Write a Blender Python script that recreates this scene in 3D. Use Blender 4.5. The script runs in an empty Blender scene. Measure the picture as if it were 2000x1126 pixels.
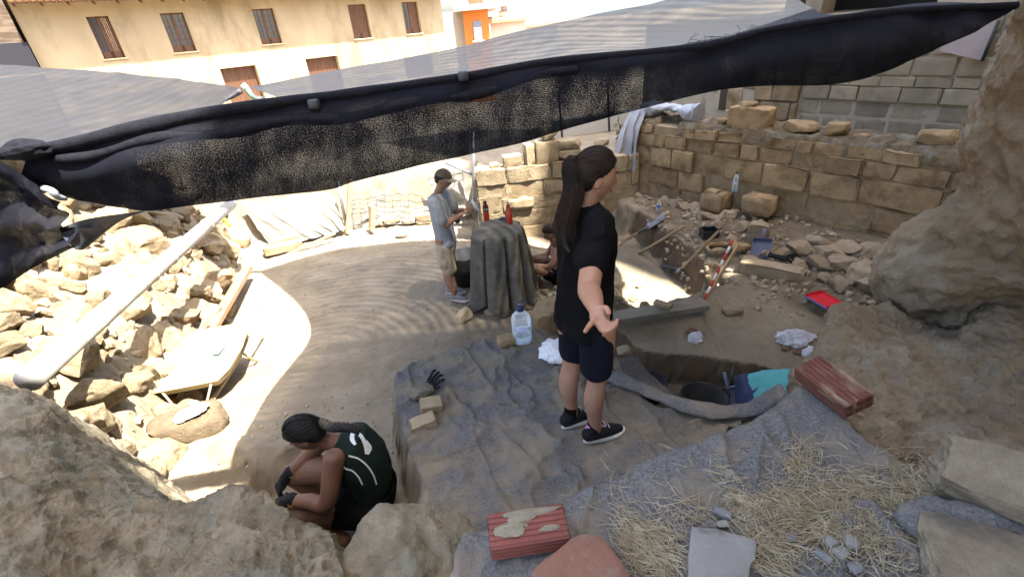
import bpy, bmesh, math, random
import numpy as np
from mathutils import Vector, Matrix

# ------------------------------------------------------------------ camera, sky, sun, exposure
sc = bpy.context.scene
W0, H0, F0 = 2000.0, 1126.0, 922.0
PITCH, ROLL, CAMZ = math.radians(29.3), math.radians(5.2), 3.2
_fw = np.array([0, math.cos(PITCH), -math.sin(PITCH)])
_u0 = np.array([0, math.sin(PITCH), math.cos(PITCH)])
_r0 = np.array([1.0, 0, 0])
_rt = math.cos(ROLL) * _r0 - math.sin(ROLL) * _u0
_up = math.sin(ROLL) * _r0 + math.cos(ROLL) * _u0
CAMP = np.array([0, 0, CAMZ])

cam_data = bpy.data.cameras.new('camera')
cam = bpy.data.objects.new('camera', cam_data)
sc.collection.objects.link(cam)
cam_data.sensor_width = 36.0
cam_data.lens = 36.0 * F0 / W0
cam_data.clip_start = 0.05
cam_data.clip_end = 20000
M = Matrix(((_rt[0], _up[0], -_fw[0], 0), (_rt[1], _up[1], -_fw[1], 0), (_rt[2], _up[2], -_fw[2], CAMZ), (0, 0, 0, 1)))
cam.matrix_world = M
sc.camera = cam

SUN_EL = math.radians(65)
SUN_H = np.array([0.86, -0.51]) / math.hypot(0.86, 0.51)          # horizontal direction towards the sun
SUN_V = Vector((SUN_H[0] * math.cos(SUN_EL), SUN_H[1] * math.cos(SUN_EL), math.sin(SUN_EL)))
world = bpy.data.worlds.new('World')
sc.world = world
world.use_nodes = True
_nt = world.node_tree
_bg = _nt.nodes['Background']
_sky = _nt.nodes.new('ShaderNodeTexSky')
_sky.sky_type = 'NISHITA'
_sky.sun_disc = False
_sky.sun_elevation = SUN_EL
_sky.sun_rotation = math.atan2(SUN_H[0], SUN_H[1])
_sky.air_density = 1.0
_sky.dust_density = 4.5
_sky.ozone_density = 0.4
_nt.links.new(_sky.outputs[0], _bg.inputs[0])
_bg.inputs[1].default_value = 0.15
sun_d = bpy.data.lights.new('sun', 'SUN')
sun_d.energy = 5.0
sun_d.angle = math.radians(0.6)
sun_d.color = (1.0, 0.94, 0.84)
sun = bpy.data.objects.new('sun', sun_d)
sc.collection.objects.link(sun)
sun.location = (6, -4, 20)
sun.rotation_euler = SUN_V.to_track_quat('Z', 'Y').to_euler()
sc.view_settings.view_transform = 'Standard'
sc.view_settings.look = 'None'
sc.view_settings.gamma = 1.0
sc.view_settings.use_curve_mapping = False
sc.view_settings.exposure = 2.7
sc.render.engine = 'CYCLES'
sc.cycles.use_denoising = True
sc.cycles.max_bounces = 8
sc.cycles.diffuse_bounces = 4
sc.cycles.transparent_max_bounces = 16
sc.cycles.sample_clamp_indirect = 6.0
sc.cycles.caustics_reflective = False
sc.cycles.caustics_refractive = False

# ------------------------------------------------------------------ helpers
COL = sc.collection
rng = np.random.default_rng(7)
random.seed(7)

def ray(x, y):
    return _fw + _rt * ((x - W0 / 2) / F0) + _up * ((H0 / 2 - y) / F0)
def PZ(x, y, z):
    d = ray(x, y); return CAMP + d * ((z - CAMZ) / d[2])
def PY(x, y, Y):
    d = ray(x, y); return CAMP + d * (Y / d[1])
def PK(x, y, k):
    return CAMP + ray(x, y) * k
def PP(x, y, p0, n):
    d = ray(x, y); p0 = np.array(p0, float); n = np.array(n, float)
    return CAMP + d * (((p0 - CAMP) @ n) / (d @ n))
def V3(*a): return np.array(a, float)
def sstep(a, b, x):
    t = np.clip((x - a) / (b - a), 0, 1); return t * t * (3 - 2 * t)

_perm = np.random.default_rng(3).random(65536)
def _h3(i, j, k):
    n = (i * 73856093) ^ (j * 19349663) ^ (k * 83492791)
    return _perm[(n ^ (n >> 13)) & 65535]
def vnoise(p):
    p = np.asarray(p, float)
    f = np.floor(p).astype(np.int64); t = p - f; t = t * t * (3 - 2 * t)
    x, y, z = f[..., 0], f[..., 1], f[..., 2]; u, v, w = t[..., 0], t[..., 1], t[..., 2]
    def L(a, b, c): return a + (b - a) * c
    return L(L(L(_h3(x, y, z), _h3(x + 1, y, z), u), L(_h3(x, y + 1, z), _h3(x + 1, y + 1, z), u), v),
             L(L(_h3(x, y, z + 1), _h3(x + 1, y, z + 1), u), L(_h3(x, y + 1, z + 1), _h3(x + 1, y + 1, z + 1), u), v), w) * 2 - 1
def fbm(p, sc_=1.0, oc=4, gain=0.5, seed=0.0):
    p = np.asarray(p, float) * sc_ + seed
    a, s, amp = 0, 0, 1.0
    for _ in range(oc):
        a = a + amp * vnoise(p); s += amp; p = p * 2.03 + 17.7; amp *= gain
    return a / s
def fbm2(X, Y, sc_=1.0, oc=4, gain=0.5, seed=0.0):
    return fbm(np.stack([X, Y, np.zeros_like(X) + 0.37], -1), sc_, oc, gain, seed)

def catmull(pts, n):
    pts = np.asarray(pts, float)
    P = np.vstack([2 * pts[0] - pts[1], pts, 2 * pts[-1] - pts[-2]])
    m = len(pts) - 1
    t = np.linspace(0, m, n); i = np.minimum(t.astype(int), m - 1); f = (t - i)[:, None]
    a, b, c, d = P[i], P[i + 1], P[i + 2], P[i + 3]
    return 0.5 * ((2 * b) + (c - a) * f + (2 * a - 5 * b + 4 * c - d) * f ** 2 + (-a + 3 * b - 3 * c + d) * f ** 3)

# ------------------------------------------------------------------ objects
def setp(o, label=None, cat=None, group=None, kind=None):
    if label: o['label'] = label
    if cat: o['category'] = cat
    if group: o['group'] = group
    if kind: o['kind'] = kind
    return o
def thing(name, label, cat, loc=(0, 0, 0), group=None, rot=None):
    o = bpy.data.objects.new(name, None); COL.objects.link(o)
    o.empty_display_size = 0.1
    o.location = Vector(loc)
    if rot is not None: o.rotation_euler = rot
    return setp(o, label, cat, group)
def mk(name, verts, faces, mat, parent=None, smooth=True, label=None, cat=None, group=None, kind=None, local=False, loc=None, uv=None, sharp=None):
    """one mesh object; verts in world coordinates (parents are translated only) unless local"""
    verts = np.asarray(verts, float)
    off = np.zeros(3)
    if parent is not None and not local:
        q = parent
        while q is not None:
            off = off + np.array(q.location); q = q.parent
    base = np.zeros(3)
    if parent is None and not local:
        base = np.array(loc, float) if loc is not None else np.array([*(verts.min(0) + verts.max(0))[:2] / 2, verts[:, 2].min()])
    me = bpy.data.meshes.new(name)
    me.from_pydata((verts - off - base).tolist(), [], [list(f) for f in faces] if not isinstance(faces, np.ndarray) else faces.tolist())
    if mat is not None:
        for m_ in (mat if isinstance(mat, (list, tuple)) else [mat]): me.materials.append(m_)
    if smooth: me.polygons.foreach_set('use_smooth', np.ones(len(me.polygons), bool))
    if sharp: me.set_sharp_from_angle(angle=math.radians(sharp))
    if uv is not None:
        l = me.uv_layers.new(name='UVMap')
        li = np.zeros(len(me.loops), np.int32); me.loops.foreach_get('vertex_index', li)
        l.data.foreach_set('uv', np.asarray(uv, float)[li].ravel())
    me.update()
    o = bpy.data.objects.new(name, me); COL.objects.link(o)
    o.location = Vector(base)
    if parent is not None: o.parent = parent
    return setp(o, label, cat, group, kind)
def inst(name, me, parent=None, M4=None, label=None, cat=None, group=None):
    """another object on shared mesh data, placed by a matrix local to the parent"""
    o = bpy.data.objects.new(name, me); COL.objects.link(o)
    if parent is not None: o.parent = parent
    if M4 is not None: o.matrix_basis = M4
    return setp(o, label, cat, group)
def trs(loc, rot=(0, 0, 0), s=(1, 1, 1)):
    from mathutils import Euler
    return Matrix.LocRotScale(Vector(loc), Euler(rot), Vector(s))

def grid_faces(nu, nv, wrap=False):
    i = np.arange(nu - (0 if wrap else 1)); j = np.arange(nv - 1)
    I, J = np.meshgrid(i, j, indexing='ij'); I2 = (I + 1) % nu
    return np.stack([I * nv + J, I2 * nv + J, I2 * nv + J + 1, I * nv + J + 1], -1).reshape(-1, 4)
class MB:
    """collects pieces of ONE part"""
    def __init__(s): s.v = []; s.f = []; s.n = 0
    def add(s, v, f):
        v = np.asarray(v, float); s.v.append(v)
        for q in f: s.f.append([int(a) + s.n for a in q])
        s.n += len(v); return s
    def box(s, c, size, R=None, bev=0.0):
        v, f = box_vf(size, bev); v = np.asarray(v)
        if R is not None: v = v @ np.asarray(R).T
        return s.add(v + np.asarray(c, float), f)
    def beam(s, a, b, w, h, upv=(0, 0, 1), bev=0.0):
        a = np.asarray(a, float); b = np.asarray(b, float); d = b - a; L = np.linalg.norm(d); d /= L
        u = np.asarray(upv, float); x = np.cross(d, u); x /= np.linalg.norm(x); u = np.cross(x, d)
        R = np.stack([x, d, u], 1)
        return s.box((a + b) / 2, (w, L, h), R, bev)
    def tube(s, pts, r, n=8, caps=True):
        v, f = tube_vf(pts, r, n, caps); return s.add(v, f)
    def lathe(s, prof, c=(0, 0, 0), n=24, R=None, caps=False):
        prof = np.asarray(prof, float); a = np.linspace(0, 2 * math.pi, n, endpoint=False)
        v = np.stack([np.outer(np.cos(a), prof[:, 0]), np.outer(np.sin(a), prof[:, 0]), np.tile(prof[:, 1], (n, 1))], -1).reshape(-1, 3)
        f = grid_faces(n, len(prof), True).tolist()
        if caps:
            f.append([i * len(prof) for i in range(n)][::-1]); f.append([i * len(prof) + len(prof) - 1 for i in range(n)])
        if R is not None: v = v @ np.asarray(R).T
        return s.add(v + np.asarray(c, float), f)
    def obj(s, name, mat, parent=None, **k): return mk(name, np.vstack(s.v), s.f, mat, parent, **k)
def box_vf(size, bev=0.0):
    hx, hy, hz = np.asarray(size, float) / 2
    if bev <= 0:
        v = np.array([[x, y, z] for x in (-hx, hx) for y in (-hy, hy) for z in (-hz, hz)])
        f = [[0, 1, 3, 2], [4, 6, 7, 5], [0, 4, 5, 1], [2, 3, 7, 6], [0, 2, 6, 4], [1, 5, 7, 3]]
        return v, f
    bm = bmesh.new(); bmesh.ops.create_cube(bm, size=1.0)
    for q in bm.verts: q.co = Vector((q.co.x * 2 * hx, q.co.y * 2 * hy, q.co.z * 2 * hz))
    bmesh.ops.bevel(bm, geom=bm.edges[:], offset=min(bev, hx * .9, hy * .9, hz * .9), segments=1, affect='EDGES', profile=0.5)
    bm.verts.index_update()
    v = np.array([q.co[:] for q in bm.verts]); f = [[q.index for q in p.verts] for p in bm.faces]; bm.free()
    return v, f
def frames(pts):
    pts = np.asarray(pts, float); T = np.gradient(pts, axis=0)
    T /= np.linalg.norm(T, axis=1)[:, None] + 1e-12
    n0 = np.cross(T[0], [0, 0, 1.0]);
    if np.linalg.norm(n0) < 1e-3: n0 = np.cross(T[0], [0, 1.0, 0])
    n0 /= np.linalg.norm(n0); N = [n0]
    for i in range(1, len(pts)):
        n = N[-1] - T[i] * (N[-1] @ T[i]); n /= np.linalg.norm(n) + 1e-12; N.append(n)
    N = np.array(N); return T, N, np.cross(T, N)
def tube_vf(pts, r, n=8, caps=True):
    pts = np.asarray(pts, float); T, N, B = frames(pts)
    r = np.broadcast_to(np.asarray(r, float), (len(pts),)) if np.ndim(r) < 2 else np.asarray(r, float)
    a = np.linspace(0, 2 * math.pi, n, endpoint=False)
    ra, rb = (r, r) if r.ndim == 1 else (r[:, 0], r[:, 1])
    v = pts[:, None] + N[:, None] * (np.cos(a)[None, :, None] * ra[:, None, None]) + B[:, None] * (np.sin(a)[None, :, None] * rb[:, None, None])
    f = []
    m = len(pts)
    for i in range(m - 1):
        for j in range(n):
            f.append([i * n + j, i * n + (j + 1) % n, (i + 1) * n + (j + 1) % n, (i + 1) * n + j])
    if caps: f.append(list(range(n))[::-1]); f.append([(m - 1) * n + j for j in range(n)])
    return v.reshape(-1, 3), f
_icos = {}
def ico(sub):
    if sub not in _icos:
        bm = bmesh.new(); bmesh.ops.create_icosphere(bm, subdivisions=sub, radius=1.0)
        bm.verts.index_update()
        _icos[sub] = (np.array([v.co[:] for v in bm.verts]), [[v.index for v in f.verts] for f in bm.faces]); bm.free()
    return _icos[sub]
def rock_vf(seed, size=(1, 1, 1), sub=3, cuts=7, rough=0.05, blocky=0.0, cutd=(.55, .85)):
    """a stone: sphere or rounded block clipped by random planes, then roughened"""
    r = np.random.default_rng(seed); v, f = ico(sub); v = v.copy()
    if blocky > 0:
        m = np.abs(v).max(1, keepdims=True); v = v * (1 - blocky) + (v / m) * blocky * 0.85
    for _ in range(cuts):
        n = r.normal(size=3); n /= np.linalg.norm(n); d = r.uniform(cutd[0], cutd[1]) * (1.15 if blocky else 1)
        h = v @ n - d; v = v - np.where(h > 0, h, 0)[:, None] * n * 0.96
    nn = v / (np.linalg.norm(v, axis=1, keepdims=True) + 1e-9)
    v = v + nn * (fbm(v, 1.7, 4, 0.55, seed * 3.1) * rough * 2.2 + fbm(v, 7, 2, 0.5, seed * 1.7) * rough * 0.7)[:, None]
    return v * np.asarray(size, float) / 2 / np.abs(v).max(0), f
def block_vf(seed, size, n=(5, 3, 4), rough=0.012, rnd=0.02, boss=0.0):
    """ashlar block: subdivided box, rounded arrises, uneven faces; boss = pillowed front (-y)"""
    r = np.random.default_rng(seed); S = np.asarray(size, float)
    bm = bmesh.new(); bmesh.ops.create_cube(bm, size=1.0)
    bmesh.ops.subdivide_edges(bm, edges=bm.edges[:], cuts=5, use_grid_fill=True)
    bm.verts.index_update()
    v = np.array([q.co[:] for q in bm.verts]); f = [[q.index for q in p.verts] for p in bm.faces]; bm.free()
    v = np.sign(v) * 0.5 * np.interp(np.abs(v) * 2, [0, 1 / 3, 2 / 3, 1], [0, .42, .90, 1])
    w = v * S
    a = np.abs(v) * 2
    e = np.sort(a, 1)[:, 1]                                          # second largest: near an edge when ~1
    pull = (e > .95) * rnd * .55 * (0.25 + 1.5 * (vnoise(w * 9 + seed) * .5 + .5) ** 2)
    w = w - np.sign(v) * pull[:, None] * (a > 0.95)
    w = w + (np.stack([fbm(w, 7, 3, .6, seed + 5 * i) for i in range(3)], -1)) * rough
    if boss: w[:, 1] -= boss * (1 - a[:, 0] ** 4) * (1 - a[:, 2] ** 4) * (v[:, 1] < -.4)
    w = w * (1 + r.uniform(-.012, .012, 3))
    sk = r.uniform(-.05, .05); w[:, 0] += w[:, 2] * sk
    return w, f

# ------------------------------------------------------------------ materials
def mat(name, col, col2=None, scale=6.0, rough=0.9, bump=0.3, bscale=None, spec=0.15, rnd=0.0, coords='Object', col3=None, scale3=1.2, metal=0.0, stretch=None, contrast=0.0, bdist=0.01, sheen=0.0, thr3=(0.5, 0.68)):
    m = bpy.data.materials.new(name); m.use_nodes = True; nt = m.node_tree; N = nt.nodes; L = nt.links
    b = N['Principled BSDF']
    b.inputs['Roughness'].default_value = rough; b.inputs['Specular IOR Level'].default_value = spec; b.inputs['Metallic'].default_value = metal
    if sheen: b.inputs['Sheen Weight'].default_value = sheen
    tc = N.new('ShaderNodeTexCoord')
    if coords == 'World':
        g = N.new('ShaderNodeNewGeometry'); co = g.outputs['Position']
    else: co = tc.outputs[coords]
    if stretch:
        mp = N.new('ShaderNodeMapping'); mp.inputs['Scale'].default_value = stretch; L.new(co, mp.inputs[0]); co = mp.outputs[0]
    def noise(s, d=6, r=0.6):
        n = N.new('ShaderNodeTexNoise'); n.inputs['Scale'].default_value = s; n.inputs['Detail'].default_value = d; n.inputs['Roughness'].default_value = r
        L.new(co, n.inputs['Vector']); return n.outputs['Fac']
    c4 = lambda c: (*c, 1)
    out = None
    if col2 is not None:
        mr = N.new('ShaderNodeMapRange'); mr.inputs[1].default_value = 0.32 + contrast; mr.inputs[2].default_value = 0.68 - contrast
        L.new(noise(scale), mr.inputs[0])
        mx = N.new('ShaderNodeMix'); mx.data_type = 'RGBA'; mx.inputs[6].default_value = c4(col); mx.inputs[7].default_value = c4(col2)
        L.new(mr.outputs[0], mx.inputs[0]); out = mx.outputs[2]
        if col3 is not None:
            m3 = N.new('ShaderNodeMapRange'); m3.inputs[1].default_value = thr3[0]; m3.inputs[2].default_value = thr3[1]
            L.new(noise(scale3, 5, 0.65), m3.inputs[0])
            mx2 = N.new('ShaderNodeMix'); mx2.data_type = 'RGBA'; mx2.inputs[7].default_value = c4(col3)
            L.new(m3.outputs[0], mx2.inputs[0]); L.new(out, mx2.inputs[6]); out = mx2.outputs[2]
    if rnd:
        oi = N.new('ShaderNodeObjectInfo'); mr2 = N.new('ShaderNodeMapRange')
        mr2.inputs[3].default_value = 1 - rnd; mr2.inputs[4].default_value = 1 + rnd * .7; L.new(oi.outputs['Random'], mr2.inputs[0])
        hs = N.new('ShaderNodeHueSaturation')
        if out is None: hs.inputs['Color'].default_value = c4(col)
        else: L.new(out, hs.inputs['Color'])
        L.new(mr2.outputs[0], hs.inputs['Value']); out = hs.outputs[0]
    if out is None: b.inputs['Base Color'].default_value = c4(col)
    else: L.new(out, b.inputs['Base Color'])
    if bump:
        bp = N.new('ShaderNodeBump'); bp.inputs['Strength'].default_value = bump; bp.inputs['Distance'].default_value = bdist
        L.new(noise(bscale or scale * 5, 8, 0.7), bp.inputs['Height']); 
        bp2 = N.new('ShaderNodeBump'); bp2.inputs['Strength'].default_value = min(1, bump); bp2.inputs['Distance'].default_value = bdist * .3
        L.new(noise((bscale or scale * 5) * 4.3, 5, 0.65), bp2.inputs['Height']); L.new(bp.outputs[0], bp2.inputs['Normal']); L.new(bp2.outputs[0], b.inputs['Normal'])
    return m
def plain(name, col, rough=0.6, spec=0.3, metal=0.0, **k):
    return mat(name, col, None, rough=rough, bump=0, spec=spec, metal=metal, **k)

M_EARTH = mat('earth', (.255, .212, .152), (.185, .150, .102), 2.3, .95, .6, 38, .05, coords='World', col3=(.165, .135, .095), scale3=1.6, thr3=(.52, .72), bdist=.02)
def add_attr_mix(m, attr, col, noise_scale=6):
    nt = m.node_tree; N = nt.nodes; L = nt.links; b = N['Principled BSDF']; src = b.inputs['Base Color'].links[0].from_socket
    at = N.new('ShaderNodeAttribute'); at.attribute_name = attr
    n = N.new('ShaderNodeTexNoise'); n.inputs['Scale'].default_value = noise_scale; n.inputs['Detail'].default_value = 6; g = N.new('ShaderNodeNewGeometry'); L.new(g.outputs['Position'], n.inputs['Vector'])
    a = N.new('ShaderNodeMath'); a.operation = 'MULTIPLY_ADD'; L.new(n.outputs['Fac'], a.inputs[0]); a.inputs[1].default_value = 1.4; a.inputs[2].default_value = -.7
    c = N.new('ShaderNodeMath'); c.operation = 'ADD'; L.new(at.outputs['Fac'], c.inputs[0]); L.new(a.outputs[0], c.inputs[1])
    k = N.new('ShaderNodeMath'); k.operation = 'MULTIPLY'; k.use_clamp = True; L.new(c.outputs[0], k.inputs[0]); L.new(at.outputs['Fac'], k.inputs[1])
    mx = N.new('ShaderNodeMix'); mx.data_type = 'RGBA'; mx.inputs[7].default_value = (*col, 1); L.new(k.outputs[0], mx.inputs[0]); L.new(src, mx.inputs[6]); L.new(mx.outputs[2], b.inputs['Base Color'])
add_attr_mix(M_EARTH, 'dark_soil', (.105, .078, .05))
M_SANDST = mat('sandstone', (.375, .272, .155), (.255, .175, .095), 7, .92, 1.0, 26, .08, rnd=.22, col3=(.13, .09, .05), scale3=3.6, thr3=(.52, .72), bdist=.02)
M_SANDPALE = mat('pale_sandstone', (.36, .29, .19), (.26, .20, .125), 8, .92, .9, 30, .08, rnd=.15, col3=(.15, .11, .07), scale3=5, thr3=(.56, .72), bdist=.02)
M_GREYST = mat('grey_ashlar', (.30, .245, .165), (.21, .175, .125), 4, .93, .5, 26, .08, rnd=.2, col3=(.15, .12, .085), scale3=3, thr3=(.55, .75))
M_MORTAR = mat('mortar', (.31, .24, .15), (.22, .165, .10), 9, .95, .6, 45, .05)
M_MORTARW = mat('pale_mortar', (.38, .325, .24), (.30, .25, .18), 9, .95, .5, 45, .05)
M_RUBBLE = mat('rubble_stone', (.34, .27, .175), (.235, .18, .11), 7, .93, 1.0, 12, .06, rnd=.25, col3=(.15, .11, .07), scale3=4, thr3=(.52, .70), bdist=.03)
M_LEDGE = mat('ledge_rock', (.27, .23, .16), (.155, .13, .088), 7, .93, 1.0, 22, .06, coords='World', col3=(.21, .212, .17), scale3=3.2, bdist=.03, contrast=.05)
M_ROCKG = mat('grey_rock', (.22, .195, .15), (.13, .11, .08), 7, .9, 1.0, 20, .08, rnd=.12, col3=(.27, .26, .225), scale3=9, bdist=.025)
M_MUD = mat('dried_mud', (.30, .24, .165), (.21, .16, .105), 4.2, .95, 1.0, 14, .05, coords='World', col3=(.345, .305, .235), scale3=1.6, bdist=.03)
# ------------------------------------------------------------------ terrain
def polysd(X, Y, poly):
    """signed distance to a polygon, negative inside"""
    poly = np.asarray(poly, float); d = np.full(X.shape, 1e9); ins = np.zeros(X.shape, bool)
    for i in range(len(poly)):
        a = poly[i]; b = poly[(i + 1) % len(poly)]; e = b - a
        wx, wy = X - a[0], Y - a[1]
        t = np.clip((wx * e[0] + wy * e[1]) / (e @ e), 0, 1)
        d = np.minimum(d, (wx - e[0] * t) ** 2 + (wy - e[1] * t) ** 2)
        c = (a[1] <= Y) != (b[1] <= Y)
        with np.errstate(divide='ignore', invalid='ignore'):
            ins ^= c & (X < a[0] + (Y - a[1]) / (e[1] if e[1] else 1e-12) * e[0])
    return np.where(ins, -1, 1) * np.sqrt(d)
def xy(lst, z): return [tuple(PZ(x, y, z)[:2]) for x, y in lst]
Z_PLAT, Z_FORE, Z_BLOCK, Z_TR, Z_TERR = 1.04, 1.5, 0.47, 0.20, 0.5
PLAT = xy([(762, 728), (815, 697), (900, 668), (985, 645), (1050, 640), (1120, 665), (1180, 700), (1235, 745), (1300, 792), (1420, 800), (1500, 790)], Z_PLAT) + [(1.3, 1.5), (0.2, 1.0), (-.45, 1.2), (-.58, 1.5)] + xy([(800, 930), (772, 850), (758, 780)], Z_PLAT)
FORE = [(-.36, .2), (-.42, 1.0)] + xy([(886, 1005), (960, 985), (1060, 960), (1160, 905), (1290, 850), (1400, 825), (1480, 775), (1552, 722), (1640, 770), (1740, 850), (1860, 930), (2060, 1000)], Z_FORE) + [(2.2, .2)]
BLOCK = xy([(1196, 640), (1215, 600), (1300, 585), (1420, 548), (1560, 590), (1640, 620), (1620, 720), (1560, 742), (1480, 715), (1400, 705), (1330, 700), (1262, 690), (1225, 668)], Z_BLOCK)
TRENCH = [(.62, 3.95), (.98, 4.05), (1.12, 3.9), (1.3, 3.5), (2.9, 3.5), (2.9, 2.2), (1.75, 1.75), (1.2, 1.95), (.85, 2.55), (.6, 3.0)]
SPOIL = [(.75, 4.3), (1.15, 4.15), (1.35, 4.6), (1.2, 5.4), (.7, 5.5), (.4, 4.9)]
_yy = np.array([0, 3.0, 3.85, 4.62, 5.5, 6.44, 7.2, 8.2, 12]); _xe = np.array([3.1, 2.95, 2.72, 2.46, 2.28, 2.18, 1.95, 1.75, 1.7])
def foot_x(Y): return -2.72 - 0.40 * np.clip(Y - 2.6, -1.2, 7)
def terrain(X, Y, fine=True):
    n1 = fbm2(X, Y, .8, 3, .5, 2.0); n2 = fbm2(X, Y, 3.5, 4, .55, 9.0)
    z = 0.60 * sstep(5.3, 2.1, Y) + n1 * .02
    wob = n2 * .07 + fbm2(X, Y, 9, 3, .5, 31.) * .03
    # behind the back wall and the cloth fence
    yb = np.where(X > -.45, 7.75, 8.55) + wob
    z = z + (0.95 - z) * sstep(yb - .05, yb + .12 + .5 * (X < -.45), Y)
    # terrace on the right
    xe = np.interp(Y, _yy, _xe) + wob * 1.2
    zt = Z_TERR + .10 * np.clip(X - xe, 0, 2) + n2 * .03 + .05 * sstep(.3, .9, X - xe)
    z = np.where(Y < 8.4, z + (zt - z) * sstep(-.16, .06, X - xe) * sstep(2.0, 3.0, Y), z)
    # excavations
    def level(z, poly, h, w):
        sd = polysd(X, Y, poly) + wob * .8
        return z + (h - z) * sstep(w, -w, sd)
    z = level(z, [(.9, 4.2), (2.3, 4.2), (2.15, 5.4), (2.0, 7.0), (1.0, 7.0)], .10, .12)
    z = level(z, SPOIL, .34 + n2 * .1, .22)
    wob = wob * .35
    z = level(z, TRENCH, Z_TR, .06)
    z = level(z, BLOCK, Z_BLOCK + n2 * .015, .06)
    wob = wob / .35
    z = level(z, PLAT, Z_PLAT - .01, .055)
    z = level(z, FORE, Z_FORE - .02, .10)
    # hollow beside the crouching digger
    z = z - .22 * sstep(.42, .12, np.hypot((X + 2.0) * .8, Y - 2.15)) - .10 * sstep(.3, .05, np.hypot((X + 1.55), Y - 2.35))
    # crumbling lip of earth between the ledge and the pit
    for (cx, cy, rr, hh) in ((-1.85, 2.5, .30, .16), (-2.25, 2.62, .24, .14), (-1.45, 2.62, .22, .10)):
        q = np.hypot(X - cx, (Y - cy) * 1.3); z = z + hh * sstep(rr, rr * .25, q) * (.75 + n2 * .9)
    # left bank
    d = foot_x(Y) - X + wob * 1.5
    zb = np.interp(d, [-.1, 0, .25, .55, .8, 1.1, 1.8, 3.0, 6], [0, .06, .55, .95, 1.2, 1.45, 2.0, 2.25, 2.3])
    z = np.where((d > -.1) & (Y < 10.5), np.maximum(z, zb * sstep(1.0, 2.4, Y) + z * sstep(0, .3, d) * .35), z)
    # away from the dig the hillside falls to the street
    far = np.hypot(np.clip(np.abs(X) - 7, 0, None), np.clip(Y - 9.5, 0, None))
    zf = np.where(X < -5, 1.6, .95) - 2.9 * sstep(0, 24, far) - .02 * np.clip(far - 24, 0, 400)
    z = z + (zf - z) * sstep(.0, 1.5, far)
    if fine:
        near = (far < .5)
        g = fbm2(X, Y, 14, 4, .65, 4.) * .014 + fbm2(X, Y, 45, 2, .5, 1.) * .005 - .012 * (1 - np.abs(fbm2(X * 1.0, Y * .35, 6, 3, .5, 14.)) * 2.2).clip(0, 1) ** 4
        face = sstep(.02, .2, np.abs(n1)) * .0
        z = z + np.where(near, g, 0)
    return z
def tz(x, y): return float(terrain(np.array([float(x)]), np.array([float(y)]))[0])
def PT(x, y, lo=0.0, dz=0.0):
    """point of the terrain seen at a photo pixel"""
    d = ray(x, y); t = np.linspace(.6, 14, 1400); p = CAMP[None] + d[None] * t[:, None]
    h = terrain(p[:, 0], p[:, 1]); i = np.argmax(p[:, 2] < h + dz)
    return p[i]

def axis(fine0, fine1, step, far0, far1):
    a = np.arange(fine0, fine1 + 1e-6, step)
    def out(start, end):
        r = []; s = step; x = start
        sg = 1 if end > start else -1
        while (end - x) * sg > 0:
            s *= 1.28; x = x + sg * s; r.append(x)
        return r
    return np.array(out(fine0, far0)[::-1] + a.tolist() + out(fine1, far1))
def axis2(a, b, c, d, far0, far1):
    o = axis(a, a + .02, .03, far0, a + .02); e = axis(d - .02, d, .03, d - .02, far1)
    return np.unique(np.round(np.concatenate([o[o < a], np.arange(a, b, .03), np.arange(b, c, .014), np.arange(c, d, .03), e[e > d]]), 5))
_ax = axis2(-6.2, .5, 3.0, 4.9, -3500, 3500); _ay = axis2(.9, 1.7, 4.5, 9.6, -3500, 6000)
_X, _Y = np.meshgrid(_ax, _ay, indexing='ij')
_Z = terrain(_X, _Y)
# steep cut faces get lumps sideways
_gx = np.gradient(_Z, axis=0); _st = sstep(.45, 1.6, np.hypot(np.gradient(_Z, _ax, axis=0), np.gradient(_Z, _ay, axis=1)))
_st = np.where((_Y < 8.3) & (_X > -5), _st, 0)
_lump = np.stack([fbm(np.stack([_X, _Y, _Z], -1), 9, 3, .6, s_) for s_ in (0., 50.)], -1)
_X2 = _X + _st * _lump[..., 0] * .05; _Y2 = _Y + _st * _lump[..., 1] * .05
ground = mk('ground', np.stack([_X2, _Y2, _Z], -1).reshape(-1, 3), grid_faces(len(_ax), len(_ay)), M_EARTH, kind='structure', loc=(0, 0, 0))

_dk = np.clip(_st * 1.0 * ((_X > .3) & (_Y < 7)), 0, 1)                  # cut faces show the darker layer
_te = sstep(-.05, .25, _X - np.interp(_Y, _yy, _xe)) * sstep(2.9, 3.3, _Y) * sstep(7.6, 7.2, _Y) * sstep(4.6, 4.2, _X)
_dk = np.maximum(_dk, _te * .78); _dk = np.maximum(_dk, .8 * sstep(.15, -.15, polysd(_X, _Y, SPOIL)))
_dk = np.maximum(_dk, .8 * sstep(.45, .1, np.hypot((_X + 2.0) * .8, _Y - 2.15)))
_at = ground.data.attributes.new('dark_soil', 'FLOAT', 'POINT'); _at.data.foreach_set('value', _dk.ravel().astype(np.float32))

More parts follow.
